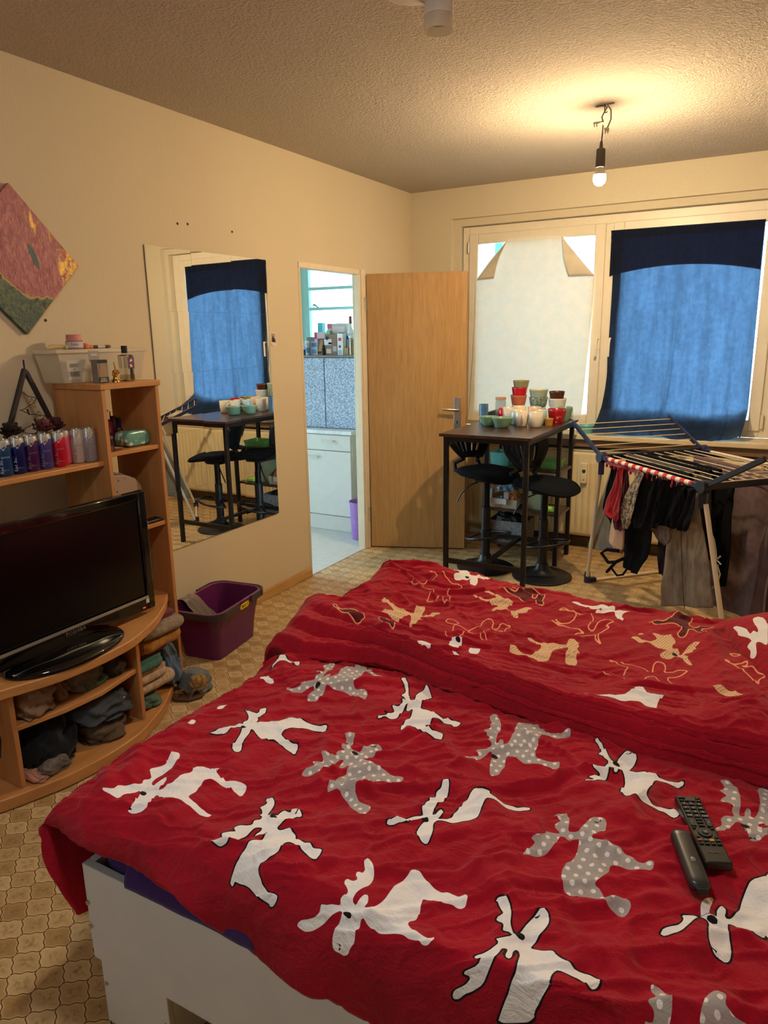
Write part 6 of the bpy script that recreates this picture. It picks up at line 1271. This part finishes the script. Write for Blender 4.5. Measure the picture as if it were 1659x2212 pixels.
# ================================================================== bar stools facing the window side
def stool(x, y, seat, label, yaw_=0.0):
    t = thing('bar_stool', label, 'bar stool', (x, y, 0), 'black swivel bar stools'); c, s = math.cos(yaw_), math.sin(yaw_)
    R = lambda a, b, z: (x+a*c-b*s, y+a*s+b*c, z)
    obj('base', MB().lathe([(0, .002), (.192, .002), (.195, .010), (.185, .016), (.12, .026), (.07, .042), (.045, .068), (.036, .10), (0, .10)], (x, y, 0), 44), M_black, t, ang=60)
    obj('outer_column', MB().tube([(x, y, .095), (x, y, seat-.24)], .031, 20), M_black, t)
    obj('gas_lift', MB().tube([(x, y, seat-.245), (x, y, seat-.05)], .024, 20), mat('satin_black_metal', (22, 22, 25), .3, .6), t)
    obj('swivel_plate', MB().box(x-.07, x+.07, y-.06, y+.06, seat-.065, seat-.045), M_black, t, bevel=.004)
    obj('lever', MB().tube([R(-.02, -.03, seat-.06), R(-.05, -.10, seat-.085), R(-.085, -.15, seat-.14), R(-.11, -.165, seat-.20)], .005, 8), M_black, t)
    fr = [R(.02+.15*math.cos(a), .15*math.sin(a), .235+.03*math.cos(a)) for a in np.linspace(-2.3, 2.3, 26)]
    obj('footrest', MB().tube([R(-.02, -.025, .25)]+fr+[R(-.02, .025, .25)], .0095, 10), M_black, t)
    obj('footrest_clamp', MB().tube([(x, y, .225), (x, y, .275)], .037, 20), M_black, t)
    # seat: rounded cushion, front lip dropping
    U, V = np.meshgrid(np.linspace(0, 1, 14), np.linspace(0, 2*PI, 45), indexing='ij')
    def cush(z0, z1, sgn):
        q = np.cos(V); e = np.sin(V); ax_ = np.sign(q)*np.abs(q)**.75*U*.205; bx = np.sign(e)*np.abs(e)**.75*U*.19*(1-.10*q*U)
        dz = -.030*np.clip(ax_/.2, 0, 1)**2+.02*np.clip(-ax_/.2, 0, 1)**2+.010*(bx/.19)**2
        z = seat+dz+sgn*(.026*(1-U**6)**.5)
        return x+(ax_+.02)*c-bx*s, y+(ax_+.02)*s+bx*c, z-.012
    mb = MB(); mb.grid(*cush(0, 0, 1)); mb.grid(*cush(0, 0, -1), flip=True)
    obj('seat', mb, mat('black_seat_mesh', (14, 15, 20), .9, bump=.5, bs=900, spec=.15), t, ang=180)
    # backrest: curved shell with five slots, joined by two arms
    bz0, bz1 = seat+.075, seat+.268
    def bk(b, z):     # b lateral -1..1, z 0..1
        w_ = .085+.125*math.sin(min(1, z*1.15)*PI/2); 
        if z > .8: w_ *= math.sqrt(max(0, 1-((z-.8)/.215)**2))*.45+.55
        a_ = -.185-.055*z+.055*(b*b)
        return R(a_, b*w_, bz0+(bz1-bz0)*z+ (.0))
    nb, nz = 25, 15; mb = MB(); idx = {}
    bs_ = np.linspace(-1, 1, nb); zs_ = np.linspace(0, 1, nz)
    for i, b in enumerate(bs_):
        for j, z in enumerate(zs_): idx[i, j] = len(mb.v); mb.v.append(bk(b, z))
    for i in range(nb-1):
        for j in range(nz-1):
            bm = (bs_[i]+bs_[i+1])/2; slot = i in (5, 8, 11, 12, 15, 18) and 3 <= j <= 10
            if i in (12,): slot = False
            if not slot: mb.f.append((idx[i, j], idx[i+1, j], idx[i+1, j+1], idx[i, j+1]))
    obj('backrest', mb, M_black, t, solid=.012, ang=60)
    for sg_ in (-1, 1):
        arm = MB().tube([bk(.75*sg_, .02), R(-.205, .105*sg_, seat+.045), R(-.185, .115*sg_, seat+.0), R(-.10, .09*sg_, seat-.03)], .016, 10)
        obj('back_bracket', arm, M_black, t)
    return t
stool(.986, 4.489, .675, 'black bar stool tucked under the table nearest the door', -.42)
stool(1.392, 4.473, .632, 'black bar stool pushed in at the radiator side of the table', -.45)

# ================================================================== radiator
M_rad = mat('cream_radiator_paint', (222, 204, 160), .4, var=.03)
t = thing('radiator', 'cream panel radiator below the window sill', 'radiator', (1.6, 5.25, .1))
n = 46; xs = np.linspace(.52, 2.60, n*4+1); U, V = np.meshgrid(xs, np.linspace(.105, .735, 24), indexing='ij')
ph = ((U-.52)/(2.08/n)) % 1; wv_ = np.clip(np.abs(ph-.5)*6-1.2, -1, 1)*.006; fade = np.clip(np.minimum(V-.13, .70-V)/.03, 0, 1)
obj('front_panel', MB().grid(U, 5.212+wv_*fade*(-1), V, flip=False), M_rad, t, ang=60, solid=.002)
obj('back_panel', MB().box(.52, 2.60, 5.27, 5.285, .10, .735), M_rad, t)
obj('top_grille', MB().box(.515, 2.605, 5.205, 5.29, .735, .752), M_rad, t, bevel=.004)
obj('side_cover', MB().box(.512, .519, 5.207, 5.288, .105, .734), M_rad, t); obj('side_cover', MB().box(2.601, 2.608, 5.207, 5.288, .105, .734), M_rad, t)
for x in (.8, 2.3): obj('wall_bracket', MB().box(x-.02, x+.02, 5.2855, 5.327, .3, .6), M_rad, t)
t = thing('heat_meter', 'small white heat meter clipped on the radiator front', 'meter', (1.462, 5.2, .58))
obj('case', MB().box(1.441, 1.487, 5.178, 5.203, .505, .655), mat('ivory_plastic', (222, 206, 168), .4), t, bevel=.005)
obj('display', MB().prism([(1.452, .608), (1.476, .608), (1.476, .590), (1.470, .582), (1.458, .582), (1.452, .590)], 5.1768, 5.1775, lambda a, b, c: (a, c, b)), mat('dark_display', (44, 54, 44), .3), t, smooth=False)
obj('seal', MB().tube([(1.464, 5.1778, .533), (1.464, 5.176, .533)], .006, 12), mat('seal_grey', (150, 138, 116), .5), t)

# ================================================================== curtains
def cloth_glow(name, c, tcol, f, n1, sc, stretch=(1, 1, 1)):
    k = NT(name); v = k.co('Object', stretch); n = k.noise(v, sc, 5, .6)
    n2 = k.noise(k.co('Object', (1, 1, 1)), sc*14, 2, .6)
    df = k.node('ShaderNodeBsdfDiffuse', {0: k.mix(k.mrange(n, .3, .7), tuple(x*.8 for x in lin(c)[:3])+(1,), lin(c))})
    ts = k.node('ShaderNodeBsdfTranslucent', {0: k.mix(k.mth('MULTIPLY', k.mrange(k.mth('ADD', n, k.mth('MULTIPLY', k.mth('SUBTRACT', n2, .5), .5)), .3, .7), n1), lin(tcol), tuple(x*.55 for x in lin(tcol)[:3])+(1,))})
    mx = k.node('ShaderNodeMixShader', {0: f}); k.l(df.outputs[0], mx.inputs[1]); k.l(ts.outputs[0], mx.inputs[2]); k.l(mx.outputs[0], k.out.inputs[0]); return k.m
M_navy = cloth_glow('navy_cotton_sheet', (34, 40, 60), (126, 164, 208), NAVY_T, .95, 2.2, (9, 9, 1.3))  # vertical streaks darken the translucency in place of shade in the folds
M_paper = cloth_glow('off_white_fleece', (238, 226, 204), (228, 236, 224), .17, .4, 12)
U, V = np.meshgrid(np.linspace(0, 1, 110), np.linspace(0, 1, 90), indexing='ij')      # V from top to bottom
zt = 2.252-.006*U; zb = .868+.012*(U < 1)-.04*np.exp(-((U-.70)/.16)**2)+.03*np.exp(-((U-1)/.05)**2)
hang = V**1.15; Zc = zt+(zb-zt)*V
x0 = 1.512+.028*np.clip(V*6, 0, 1)-.055*np.clip((V-.72)/.28, 0, 1)**1.4+.03*np.clip((V-.9)/.1, 0, 1)
x1 = 2.464+.012*V-.02*np.clip((V-.86)/.14, 0, 1)**2
Xc = x0+(x1-x0)*U
lo = np.clip((V-.30)/.70, 0, 1)
gath = np.maximum(0, ridge(U*7+.5*V+.3*fbm(U*2, V*3, 12), V*.8+2, 14)-.74)/.26*lo
fold = lo*.4*(1.2*np.sin(U*0))+.034*gath+lo*(.012*np.sin(U*21+3*fbm(U*3, V*1.2, 3))+.010*fbm(U*13, V*2.2, 5)+.012*np.maximum(0, ridge(U*9+.6*V, V*1.1, 9)-.72)/.28)
Yc = 5.4055-.235*np.clip((V-.885)/.095, 0, 1)**1.4-np.abs(fold)*1.0-.0015*np.abs(fbm(U*6, V*6, 2))-.004*lo
Zc = Zc+.006*np.sin(U*17)*(V > .97)
t = thing('curtain', 'navy sheet taped over the right window as a curtain', 'curtain', (2.0, 5.39, 2.25))
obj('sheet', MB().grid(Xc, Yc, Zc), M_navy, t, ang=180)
U, V = np.meshgrid(np.linspace(0, 1, 40), np.linspace(0, 1, 14), indexing='ij')
M_navy2 = cloth_glow('navy_cotton_double', (30, 34, 48), (70, 90, 130), .12, .3, 9)
obj('folded_top', MB().grid(1.516+.946*U, 5.4078+.001*fbm(U*5, V*3, 4), 2.250-.006*U-(.30-.055*(1-(2*U-1)**2))*V), M_navy2, t, ang=180)
obj('hem_band', MB().grid(1.514+.95*U, 5.4098+0*U, 2.251-.006*U-.055*V), M_navy2, t, ang=180)
# fleece on the left window with two corners folded down
top = [(0.0, .52, .94), (.15, .50, 1.1)]
def bl(u_, v_):
    """v 0 bottom .. 1 top; edges follow the folded corners"""
    z0, z1 = .905, 2.238
    z = z0+(z1-z0)*v_; xl = np.interp(z, [.9, 1.3, 1.65, 1.972, 2.10, 2.238], [.470, .495, .512, .518, .620, .757]); xr = np.interp(z, [.9, 1.08, 1.338, 1.573, 1.727, 1.962, 2.08, 2.235], [1.365, 1.377, 1.391, 1.406, 1.412, 1.418, 1.292, 1.178])
    return xl+(xr-xl)*u_, z
U, V = np.meshgrid(np.linspace(0, 1, 60), np.linspace(0, 1, 70), indexing='ij'); xx, zz = bl(U, V)
t = thing('fleece_blind', 'off white fleece taped over the left window with folded top corners', 'blind', (.95, 5.40, 2.2))
obj('sheet', MB().grid(xx, 5.4005-.006*np.abs(fbm(U*4, V*4, 5))-.0145*np.clip((.1-V)/.1, 0, 1), zz, flip=True), M_paper, t, ang=180)
def flap(pts, nm='folded_corner'):
    (a, b, c) = [np.array(p, float) for p in pts]; n = 12; mb = MB(); U, V = np.meshgrid(np.linspace(0, 1, n), np.linspace(0, 1, n), indexing='ij')
    P = a[None, None]+(b-a)*U[..., None]*(1)+(c-b)*(U*V)[..., None]
    bul = np.sin(U*PI)*(.012+.03*V)+.014*U
    return obj(nm, mb.grid(P[..., 0], P[..., 1]-bul, P[..., 2]), M_paper, t, ang=180, solid=.001)
flap([(.765, 5.396, 2.238), (.535, 5.396, 1.970), (.672, 5.394, 1.975)]); flap([(1.172, 5.396, 2.238), (1.418, 5.396, 1.960), (1.235, 5.393, 1.962)])
for x, z, a in ((.47, 2.04, .5), (1.44, 2.02, -.6)):
    pass

# ================================================================== ceiling things
t = thing('ceiling_lamp', 'round white ceiling lamp above the bed', 'ceiling lamp', (1.95, .98, 2.63))
k = NT('lit_opal_glass'); k.base((1, 1, 1, 1)); k.p(Emission_Color=LAMP, Emission_Strength=LAMP_STRENGTH)
obj('plate', MB().lathe([(0, 2.629), (.17, 2.629), (.17, 2.605), (0, 2.605)], (1.95, .98, 0), 40), M_white, t)
obj('diffuser', MB().lathe([(.15, 2.6045), (.145, 2.57), (.10, 2.55), (0, 2.545)], (1.95, .98, 0), 40), k.m, t)
t = thing('pendant_bulb', 'glowing bare bulb hanging on loose wires from the ceiling', 'ceiling lamp', (1.80, 3.851, 2.63))
lx, ly = 1.795, 3.851
M_wire = mat('grey_wire', (120, 104, 78), .5); M_term = mat('clear_terminal', (206, 196, 160), .3)
obj('hook', MB().tube([(lx, ly, 2.629), (lx, ly, 2.60), (lx+.006, ly, 2.59), (lx+.014, ly, 2.596)], .0025, 8), M_dark, t)
obj('wire', MB().tube([(lx-.045, ly+.01, 2.626), (lx-.01, ly, 2.624), (lx+.012, ly, 2.615), (lx-.004, ly, 2.59), (lx-.012, ly, 2.575), (lx-.004, ly, 2.552)], .0035, 8), M_wire, t)
obj('wire', MB().tube([(lx+.045, ly-.005, 2.627), (lx+.012, ly, 2.626), (lx+.03, ly, 2.60), (lx+.032, ly, 2.56), (lx+.020, ly, 2.53), (lx+.006, ly, 2.515), (lx-.004, ly, 2.54), (lx-.006, ly, 2.50)], .0035, 8), M_wire, t)
obj('terminal', MB().box(lx-.05, lx-.022, ly-.006, ly+.006, 2.548, 2.556).box(lx-.048, lx-.044, ly-.004, ly+.004, 2.534, 2.548).box(lx-.036, lx-.032, ly-.004, ly+.004, 2.534, 2.548).bar((lx-.025, ly, 2.552), (lx-.008, ly, 2.556), .004, .004), M_term, t)
obj('terminal', MB().box(lx+.006, lx+.024, ly-.008, ly+.008, 2.508, 2.524).box(lx+.006, lx+.010, ly-.004, ly+.004, 2.498, 2.508).box(lx+.018, lx+.022, ly-.004, ly+.004, 2.496, 2.508), M_term, t)
obj('cord', MB().tube([(lx-.005, ly, 2.505), (lx-.008, ly, 2.455)], .003, 8), M_dark, t)
obj('socket', MB().lathe([(0, 2.468), (.006, 2.468), (.009, 2.440), (.021, 2.432), (.0225, 2.37), (.0215, 2.352), (0, 2.352)], (lx-.008, ly, 0), 24), mat('dark_grey_socket', (62, 58, 52), .5), t)
obj('bulb_collar', MB().lathe([(.017, 2.3515), (.026, 2.325), (.0285, 2.318)], (lx-.008, ly, 0), 24), mat('white_bulb_collar', (226, 214, 190), .4), t)
k = NT('lit_bulb_glass'); k.base((1, .95, .85, 1)); k.p(Emission_Color=BULB, Emission_Strength=BULB_STRENGTH); M_bulb = k.m
obj('bulb', MB().sphere((lx-.008, ly, 2.300), .030, .030, .033, 20, 14), M_bulb, t)
t = thing('ceiling_spot', 'white cylindrical spotlight with a clear lower ring on the ceiling', 'ceiling lamp', (1.56, 2.44, 2.63))
M_spot = mat('white_spot_metal', (206, 198, 188), .45)
obj('ceiling_plate', MB().lathe([(0, 2.629), (.092, 2.629), (.090, 2.616), (.075, 2.610), (0, 2.610)], (1.545, 2.315, 0), 40), M_spot, t)
obj('arm', MB().tube([(1.56, 2.34, 2.612), (1.585, 2.385, 2.603)], .009, 10), M_spot, t)
obj('housing', MB().lathe([(.0, 2.606), (.046, 2.606), (.048, 2.602), (.048, 2.568), (.0, 2.568)], (1.597, 2.395, 0), 36), M_spot, t)
obj('shade', MB().lathe([(.0475, 2.567), (.0475, 2.525), (.0445, 2.525), (.0445, 2.567)], (1.597, 2.395, 0), 36), M_frost, t)
obj('lens_disc', MB().lathe([(0, 2.5505), (.036, 2.5505), (.036, 2.552), (0, 2.552)], (1.597, 2.395, 0), 30), mat('grey_spot_lens', (150, 128, 104), .4), t)
obj('stem', MB().tube([(1.597, 2.395, 2.5525), (1.597, 2.395, 2.5675)], .006, 10), mat('grey_spot_lens', (150, 128, 104), .4), t)
# ================================================================== drying rack
RA = Vector((1.798, 4.202, .87)); RB = Vector((2.404, 3.564, .87)); RD = Vector((2.282, 4.709, .87)); RC = RB+RD-RA
ab = (RB-RA).normalized(); ad = (RD-RA).normalized(); AB = (RB-RA).length; AD = (RD-RA).length
nn_ = Vector((-ab.y, ab.x, 0))
def rp(s, o, z): return Vector((RA.x, RA.y, 0))+ab*s+nn_*o+Vector((0, 0, z))
M_rblue = mat('navy_rack_plastic', (34, 36, 66), .4, var=.1); M_rblk = mat('dark_rack_plastic', (26, 26, 36), .45); M_tube = mat('cream_rack_tube', (214, 196, 166), .4, var=.04)
t = thing('drying_rack', 'navy and cream folding drying rack with both wings raised', 'drying rack', (2.3, 4.2, 0))
obj('long_rail', MB().tube([RA+ab*.03, RB-ab*.03], .009, 12), M_tube, t); obj('long_rail', MB().tube([RD+ab*.03, RC-ab*.03], .009, 12), M_tube, t)
for a, b in ((RA, RD), (RB, RC)): obj('cross_bar', MB().bar(a+ad*.02, b-ad*.02, .020, .034), M_rblk, t, bevel=.004)
for i in range(1, 10):
    q = ad*(AD*i/10); obj('wire', MB().tube([RA+q+ab*.01+Vector((0, 0, .006)), RB+q-ab*.01+Vector((0, 0, .006))], .0026, 6), M_tube, t)
for p, a_, s_ in ((RA, 1, -1), (RD, -1, -1), (RB, 1, 1), (RC, -1, 1)):
    obj('hub', MB().tube([p-ad*.022, p+ad*.022], .032, 20).bar(p+Vector((0, 0, -.02)), p+Vector((0, 0, -.10)), .026, .030).bar(p, p-ab*s_*.075, .030, .024), M_rblue if s_ < 0 else M_rblk, t, bevel=.003)
for p, d, ph, L, nw, mm in ((RA, -1, 25, .39, 6, M_rblue), (RB, 1, 28, .40, 6, M_rblk)):
    v = (ab*d*math.cos(math.radians(ph))+Vector((0, 0, math.sin(math.radians(ph)))))
    w_ = obj('wing', MB().bar(p+v*.02, p+v*L, .014, .026), mm, t, bevel=.003); obj('wing_arm', MB().bar(p+ad*AD+v*.02, p+ad*AD+v*L, .014, .026), mm, w_, bevel=.003)
    for i in range(nw):
        q = v*(L*(.06+.92*(i+.5)/nw)+.01); obj('wing_wire', MB().tube([p+q, p+q+ad*AD], .0026, 6), M_tube, w_)
foot1 = Vector((1.685, 4.493, .0)); sp = .30
F1 = Vector((1.685, 4.493, .012)); F2 = F1+ad*AD
for top, foot in ((RA, F1), (RD, F2), (RB, RB+ab*sp-Vector((0, 0, RB.z-.012))), (RC, RC+ab*sp-Vector((0, 0, RC.z-.012)))):
    d = (foot-top).normalized(); obj('leg', MB().tube([top+d*.08, foot-d*.04], .0115, 14), M_tube, t)
for f, g in ((F1, F2), (RB+ab*sp-Vector((0, 0, RB.z-.012)), RC+ab*sp-Vector((0, 0, RC.z-.012)))):
    obj('floor_bar', MB().tube([f+ad*.05, g-ad*.05], .0105, 12), M_tube, t)
    for p, s_ in ((f, 1), (g, -1)): obj('foot', MB().bar(p+Vector((0, 0, -.008)), p+Vector((0, 0, .06)), .034, .034).bar(p-ad*s_*.014+Vector((0, 0, .004)), p+ad*s_*.062+Vector((0, 0, .004)), .03, .028), M_rblue, t, bevel=.004)
# ---- sock strip clipped along the front rail
t = thing('peg_strip', 'red and white striped strip of hanging clips along the front rack rail', 'clip strip', RA+ab*.4)
M_pred = mat('red_clip_plastic', (186, 22, 44), .4); M_pwh = mat('white_clip_plastic', (232, 214, 184), .4)
n = 23
for i in range(n):
    a = .05+(AB-.11)*i/n; b = .05+(AB-.11)*(i+1)/n
    obj('segment', MB().tube([RA+ab*a, RA+ab*(b-.001)], .0128, 14), M_pred if i % 2 == 0 else M_pwh, t)
obj('comb', MB().bar(RA+ab*.05+Vector((0, 0, -.020)), RA+ab*.46+Vector((0, 0, -.024)), .010, .016, (0, 0, 1)), M_pred, t)
for i in range(20):
    p = RA+ab*(.06+(AB-.13)*i/19); obj('clip', MB().bar(p+Vector((0, 0, -.012)), p+Vector((0, 0, -.045)), .010, .005, tuple(nn_)).bar(p+nn_*-.006+Vector((0, 0, -.03)), p+nn_*-.004+Vector((0, 0, -.046)), .008, .004, tuple(nn_)), M_pwh if i in (7, 8) else M_pred, t)
# ---- garments
def hang(name, label, off, rows, m, seed, amp=.012, nf=3., nu=26, nv=34, solid=.003, cat='clothes', twist=0., grp='laundry hung on the drying rack', vents=0):
    """cloth sheet hanging in the vertical plane at depth off; rows are (s0,z0,s1,z1) from top to bottom"""
    R = np.array(rows, float); tt = np.linspace(0, 1, len(rows)); q = np.linspace(0, 1, nv)
    C = np.stack([np.interp(q, tt, R[:, k]) for k in range(4)], -1)
    ker = np.array([1, 2, 3, 2, 1])/9.
    C = np.stack([np.convolve(np.pad(C[:, k], 2, mode='edge'), ker, 'valid') for k in range(4)], -1)
    U = np.linspace(0, 1, nu); UU, QQ = np.meshgrid(U, q, indexing='ij')
    s = C[:, 0]+(C[:, 2]-C[:, 0])*UU; z = C[:, 1]+(C[:, 3]-C[:, 1])*UU
    o = off+amp*(.3*np.sin(UU*nf*2*PI+seed+QQ*2.5+3*fbm(UU*2, QQ*2, seed+8))*(.35+.65*QQ)+1.7*fbm(UU*3+seed, QQ*1.8, seed))+twist*(UU-.5)*QQ
    z = z+.006*fbm(UU*6, QQ*0+seed, seed+2)*(QQ > .9)
    X = RA.x+ab.x*s+nn_.x*o; Y = RA.y+ab.y*s+nn_.y*o; z = np.maximum(z, .012)
    return one(name, label, cat, MB().grid(X, Y, z), m, tuple(rp(float(s.mean()), off, float(z.max()))), grp, solid=solid, ang=180)
def over(name, label, off, s0, s1, df, db, m, seed, grp='laundry hung on the drying rack', amp=.006, z=.884, nu=46):
    """cloth laid over a wire at depth off, hanging df in front and db behind"""
    r = .006; q = np.concatenate([np.linspace(-df, -.02, 26), np.linspace(-.014, .014, 7), np.linspace(.02, db, 20)])
    UU, QQ = np.meshgrid(np.linspace(0, 1, nu), q, indexing='ij')
    d = np.maximum(0, np.abs(QQ)-.015); o = off+np.clip(QQ/.015, -1, 1)*(r+.05*np.clip(d, 0, .3)*0+.003)+amp*np.sin(UU*17+seed+QQ*3)*np.clip(d/.15, 0, 1)+amp*fbm(UU*5, QQ*5, seed)*np.clip(d*20, 0, 1)
    s = s0+(s1-s0)*UU+.01*fbm(QQ*6, UU, seed+3); zz = z-d-.004*(np.abs(QQ) > .01)+.004*fbm(UU*7, QQ*6, seed+5)*np.clip(1-d*8, 0, 1)
    X = RA.x+ab.x*s+nn_.x*o; Y = RA.y+ab.y*s+nn_.y*o
    return one(name, label, 'clothes', MB().grid(X, Y, np.maximum(zz, .012)), m, tuple(rp((s0+s1)/2, off, z)), grp, solid=.004, ang=180)
FB = mat('black_jersey', (17, 17, 20), .95, bump=.4, bs=500, spec=.1); FB2 = mat('washed_black_cotton', (25, 25, 28), .95, bump=.5, bs=420, spec=.1)
hang('trousers', 'grey beige trousers hanging behind the left rack leg', .10, [(-.02, .85, .06, .848), (-.071, .76, .037, .76), (-.138, .581, .036, .605), (-.202, .420, .039, .451), (-.256, .230, .117, .305)], fabric('grey_beige_twill', (122, 106, 84), 600, .4), 2, .012)
hang('bra', 'black bra with beige lining left of the red bra', .05, [(.045, .845, .085, .845), (.032, .807, .109, .805), (-.027, .664, .135, .657), (-.049, .533, .171, .544), (.084, .467, .202, .470)], FB, 5, .012)
hang('bra', 'red lace bra at the left of the clip strip', -.03, [(.225, .858, .262, .858), (.211, .835, .265, .832), (.170, .737, .298, .736), (.100, .628, .289, .618), (.101, .574, .271, .580), (.169, .551, .236, .545)], fabric('red_lace', (150, 16, 30), 130, 1.0), 7, .018, 2)
hang('bra', 'burgundy bra hanging behind the red lace bra', .0, [(.235, .85, .28, .85), (.220, .809, .287, .809), (.191, .659, .295, .669), (.142, .541, .271, .559), (.160, .485, .252, .49)], fabric('burgundy_satin', (74, 14, 34), 300, .4), 9, .016, 2)
k = NT('grey_lace_pattern'); k.base(k.mix(k.mrange(k.noise(k.co('Object'), 46, 3, .6, 1.2), .45, .55), lin((172, 156, 132)), lin((84, 76, 68)))); k.p(Roughness=.9); M_glace = k.m
hang('camisole', 'grey white patterned camisole between the bras and black clothes', -.02, [(.385, .857, .440, .855), (.378, .847, .450, .840), (.305, .737, .411, .746), (.237, .618, .391, .633), (.280, .563, .346, .566), (.285, .519, .316, .524)], M_glace, 11, .016, 2)
G5 = {'f': (0, [(.435, .857, .52, .857), (.421, .828, .533, .830), (.347, .744, .509, .765), (.345, .616, .478, .622), (.370, .545, .454, .553)], 'black top hung first after the patterned camisole'),
      'g': (-.02, [(.56, .857, .63, .857), (.553, .835, .636, .837), (.515, .731, .629, .744), (.477, .611, .606, .631), (.505, .581, .591, .595)], 'black briefs hung second in the black group'),
      'h': (.01, [(.60, .857, .68, .857), (.595, .827, .686, .831), (.576, .742, .687, .743), (.542, .637, .662, .647), (.565, .606, .651, .621)], 'black briefs hung in the middle of the black group'),
      'i': (-.025, [(.72, .857, .79, .857), (.716, .839, .795, .841), (.692, .746, .789, .756), (.645, .652, .767, .660), (.663, .621, .755, .640)], 'black sock pair hung fourth in the black group'),
      'j': (-.01, [(.775, .857, .86, .857), (.769, .839, .868, .846), (.746, .745, .856, .759), (.691, .650, .825, .666), (.730, .623, .805, .638)], 'washed black sock at the right end of the clip strip')}
for i, (kk, (o_, r_, lab)) in enumerate(G5.items()): hang('undergarment' if kk in 'fgh' else 'sock', lab, o_, r_, FB if i % 2 else FB2, 13+i*3, .018, 1.6)
hang('body_suit', 'long black strappy bodysuit hanging lowest on the left', .09, [(.25, .857, .40, .857), (.20, .72, .40, .73), (.119, .445, .394, .492), (.131, .337, .376, .368), (.141, .242, .282, .236)], FB, 31, .014)
mb = MB(); mb.tube([rp(.10, .08, .33), rp(.00, .07, .31), (rp(-.06, .07, .27)), rp(.02, .07, .235), rp(.10, .07, .262), rp(.16, .08, .30)], .010, 8).tube([rp(.10, .07, .262), rp(.01, .07, .172)], .009, 8).tube([rp(.06, .07, .21), rp(.12, .07, .185), rp(.18, .07, .21), rp(.20, .08, .25)], .006, 8)
one('strap', 'black elastic straps dangling below the black bodysuit', 'strap', mb, FB, tuple(rp(.05, .07, .30)), 'laundry hung on the drying rack')
hang('bra', 'beige moulded bra cup hanging under the burgundy bra', .03, [(.13, .62, .20, .625), (.105, .52, .215, .53), (.089, .428, .221, .449), (.094, .387, .221, .400), (.150, .364, .210, .375)], fabric('beige_foam', (196, 158, 128), 900, .2, .08), 33, .008, .5, solid=.012)
hang('lace_shorts', 'taupe lace shorts hanging behind the black briefs', .05, [(.49, .857, .56, .857), (.469, .691, .554, .705), (.421, .554, .604, .612), (.464, .520, .603, .53), (.537, .50, .583, .50)], fabric('taupe_lace', (100, 80, 66), 110, 1.0, .4, 60), 35, .02, 2)
hang('leggings', 'dark navy leggings hanging behind the lace shorts', .16, [(.35, .88, .45, .88), (.348, .447, .460, .465), (.351, .354, .441, .368), (.387, .271, .436, .274)], fabric('dark_navy_knit', (28, 26, 40), 500, .4), 37, .01)
k = NT('washed_grey_denim'); v = k.co('Object'); n1 = k.noise(k.co('Object', (1, 1, .35)), 16, 5, .65); k.base(k.mix(k.mrange(n1, .35, .72), lin((92, 80, 66)), lin((150, 134, 114)))); k.p(Roughness=.9); k.bump(k.noise(v, 700, 2), .5); M_denim = k.m
j = hang('jeans', 'washed grey wide leg jeans hanging nearly to the floor', .13, [(.49, .88, .69, .88), (.474, .749, .685, .769), (.502, .593, .731, .627), (.487, .462, .772, .531), (.478, .278, .818, .366), (.478, .114, .848, .242)], M_denim, 39, .022, 1.5, 34, 44, .005)
mb = MB(); P = [rp(.585+.02*i/10+.075*(i/10)**2, .135, .80-.62*i/10) for i in range(11)]; mb.tube([p-nn_*.022 for p in P], .0022, 6); obj('seam', mb, mat('dark_seam', (70, 58, 46), .8), j)
t = hang('t_shirt', 'black sweatshirt hanging behind the right rack leg', .25, [(.50, .884, .80, .884), (.553, .764, .79, .80), (.593, .606, .799, .657), (.643, .446, .812, .496), (.700, .30, .814, .33)], FB, 41, .018, 1.2, 30, 40)
ds = [(.70, .60), (.735, .56), (.755, .51), (.765, .465), (.80, .45), (.775, .44), (.80, .40), (.79, .35), (.745, .30), (.72, .26)]
obj('drawstring', MB().tube([rp(s, .205, z) for s, z in ds], .004, 6).tube([rp(.765, .205, .465), rp(.79, .205, .49)], .004, 6), mat('white_drawstring', (176, 178, 160), .8), t)
hang('sleeve_top', 'dark olive long sleeve hanging between jeans and sweatshirt', .19, [(.60, .88, .68, .88), (.62, .70, .70, .70), (.66, .50, .735, .51), (.685, .40, .735, .405)], fabric('dark_olive_rib', (50, 46, 40), 300, .6), 43, .01)
M_tow = fabric('mauve_terry', (106, 82, 82), 800, 1.0, .25, 30)
over('bath_towel', 'large mauve brown bath towel over the rear rack wires', .47, .20, 1.02, .80, .20, M_tow, 45, amp=.014, nu=60)
hang('scarf', 'grey mauve cloth edge hanging at the far right beside the bath towel', .36, [(.90, .86, 1.0, .86), (.88, .6, .98, .6), (.86, .3, .96, .3), (.86, .10, .97, .10)], fabric('mauve_grey_cloth', (96, 78, 78), 400, .5), 47, .02, 1)
over('trousers', 'black trousers laid over the second rack wire', .10, .10, .66, .06, .055, FB2, 49)
over('trousers', 'charcoal trousers laid over the third rack wire', .155, .02, .62, .05, .05, fabric('charcoal_twill', (62, 58, 52), 500, .4), 51)
over('t_shirt', 'plain black shirt folded over the middle rack wire', .245, .05, .62, .09, .09, FB, 53)
t = over('t_shirt', 'black shirt with a white lettered hem over the middle rack wires', .315, .12, .60, .08, .06, FB, 55)
mb = MB()
for i in range(9):
    s = .30+.031*i; mb.prism([(s, .858), (s+.020, .860), (s+.012, .876), (s+.003, .872)], .298, .2995, lambda a, b, c: tuple(rp(a, c, b)))
obj('white_lettering', mb, mat('white_fabric_print', (176, 178, 170), .8), t, smooth=False)
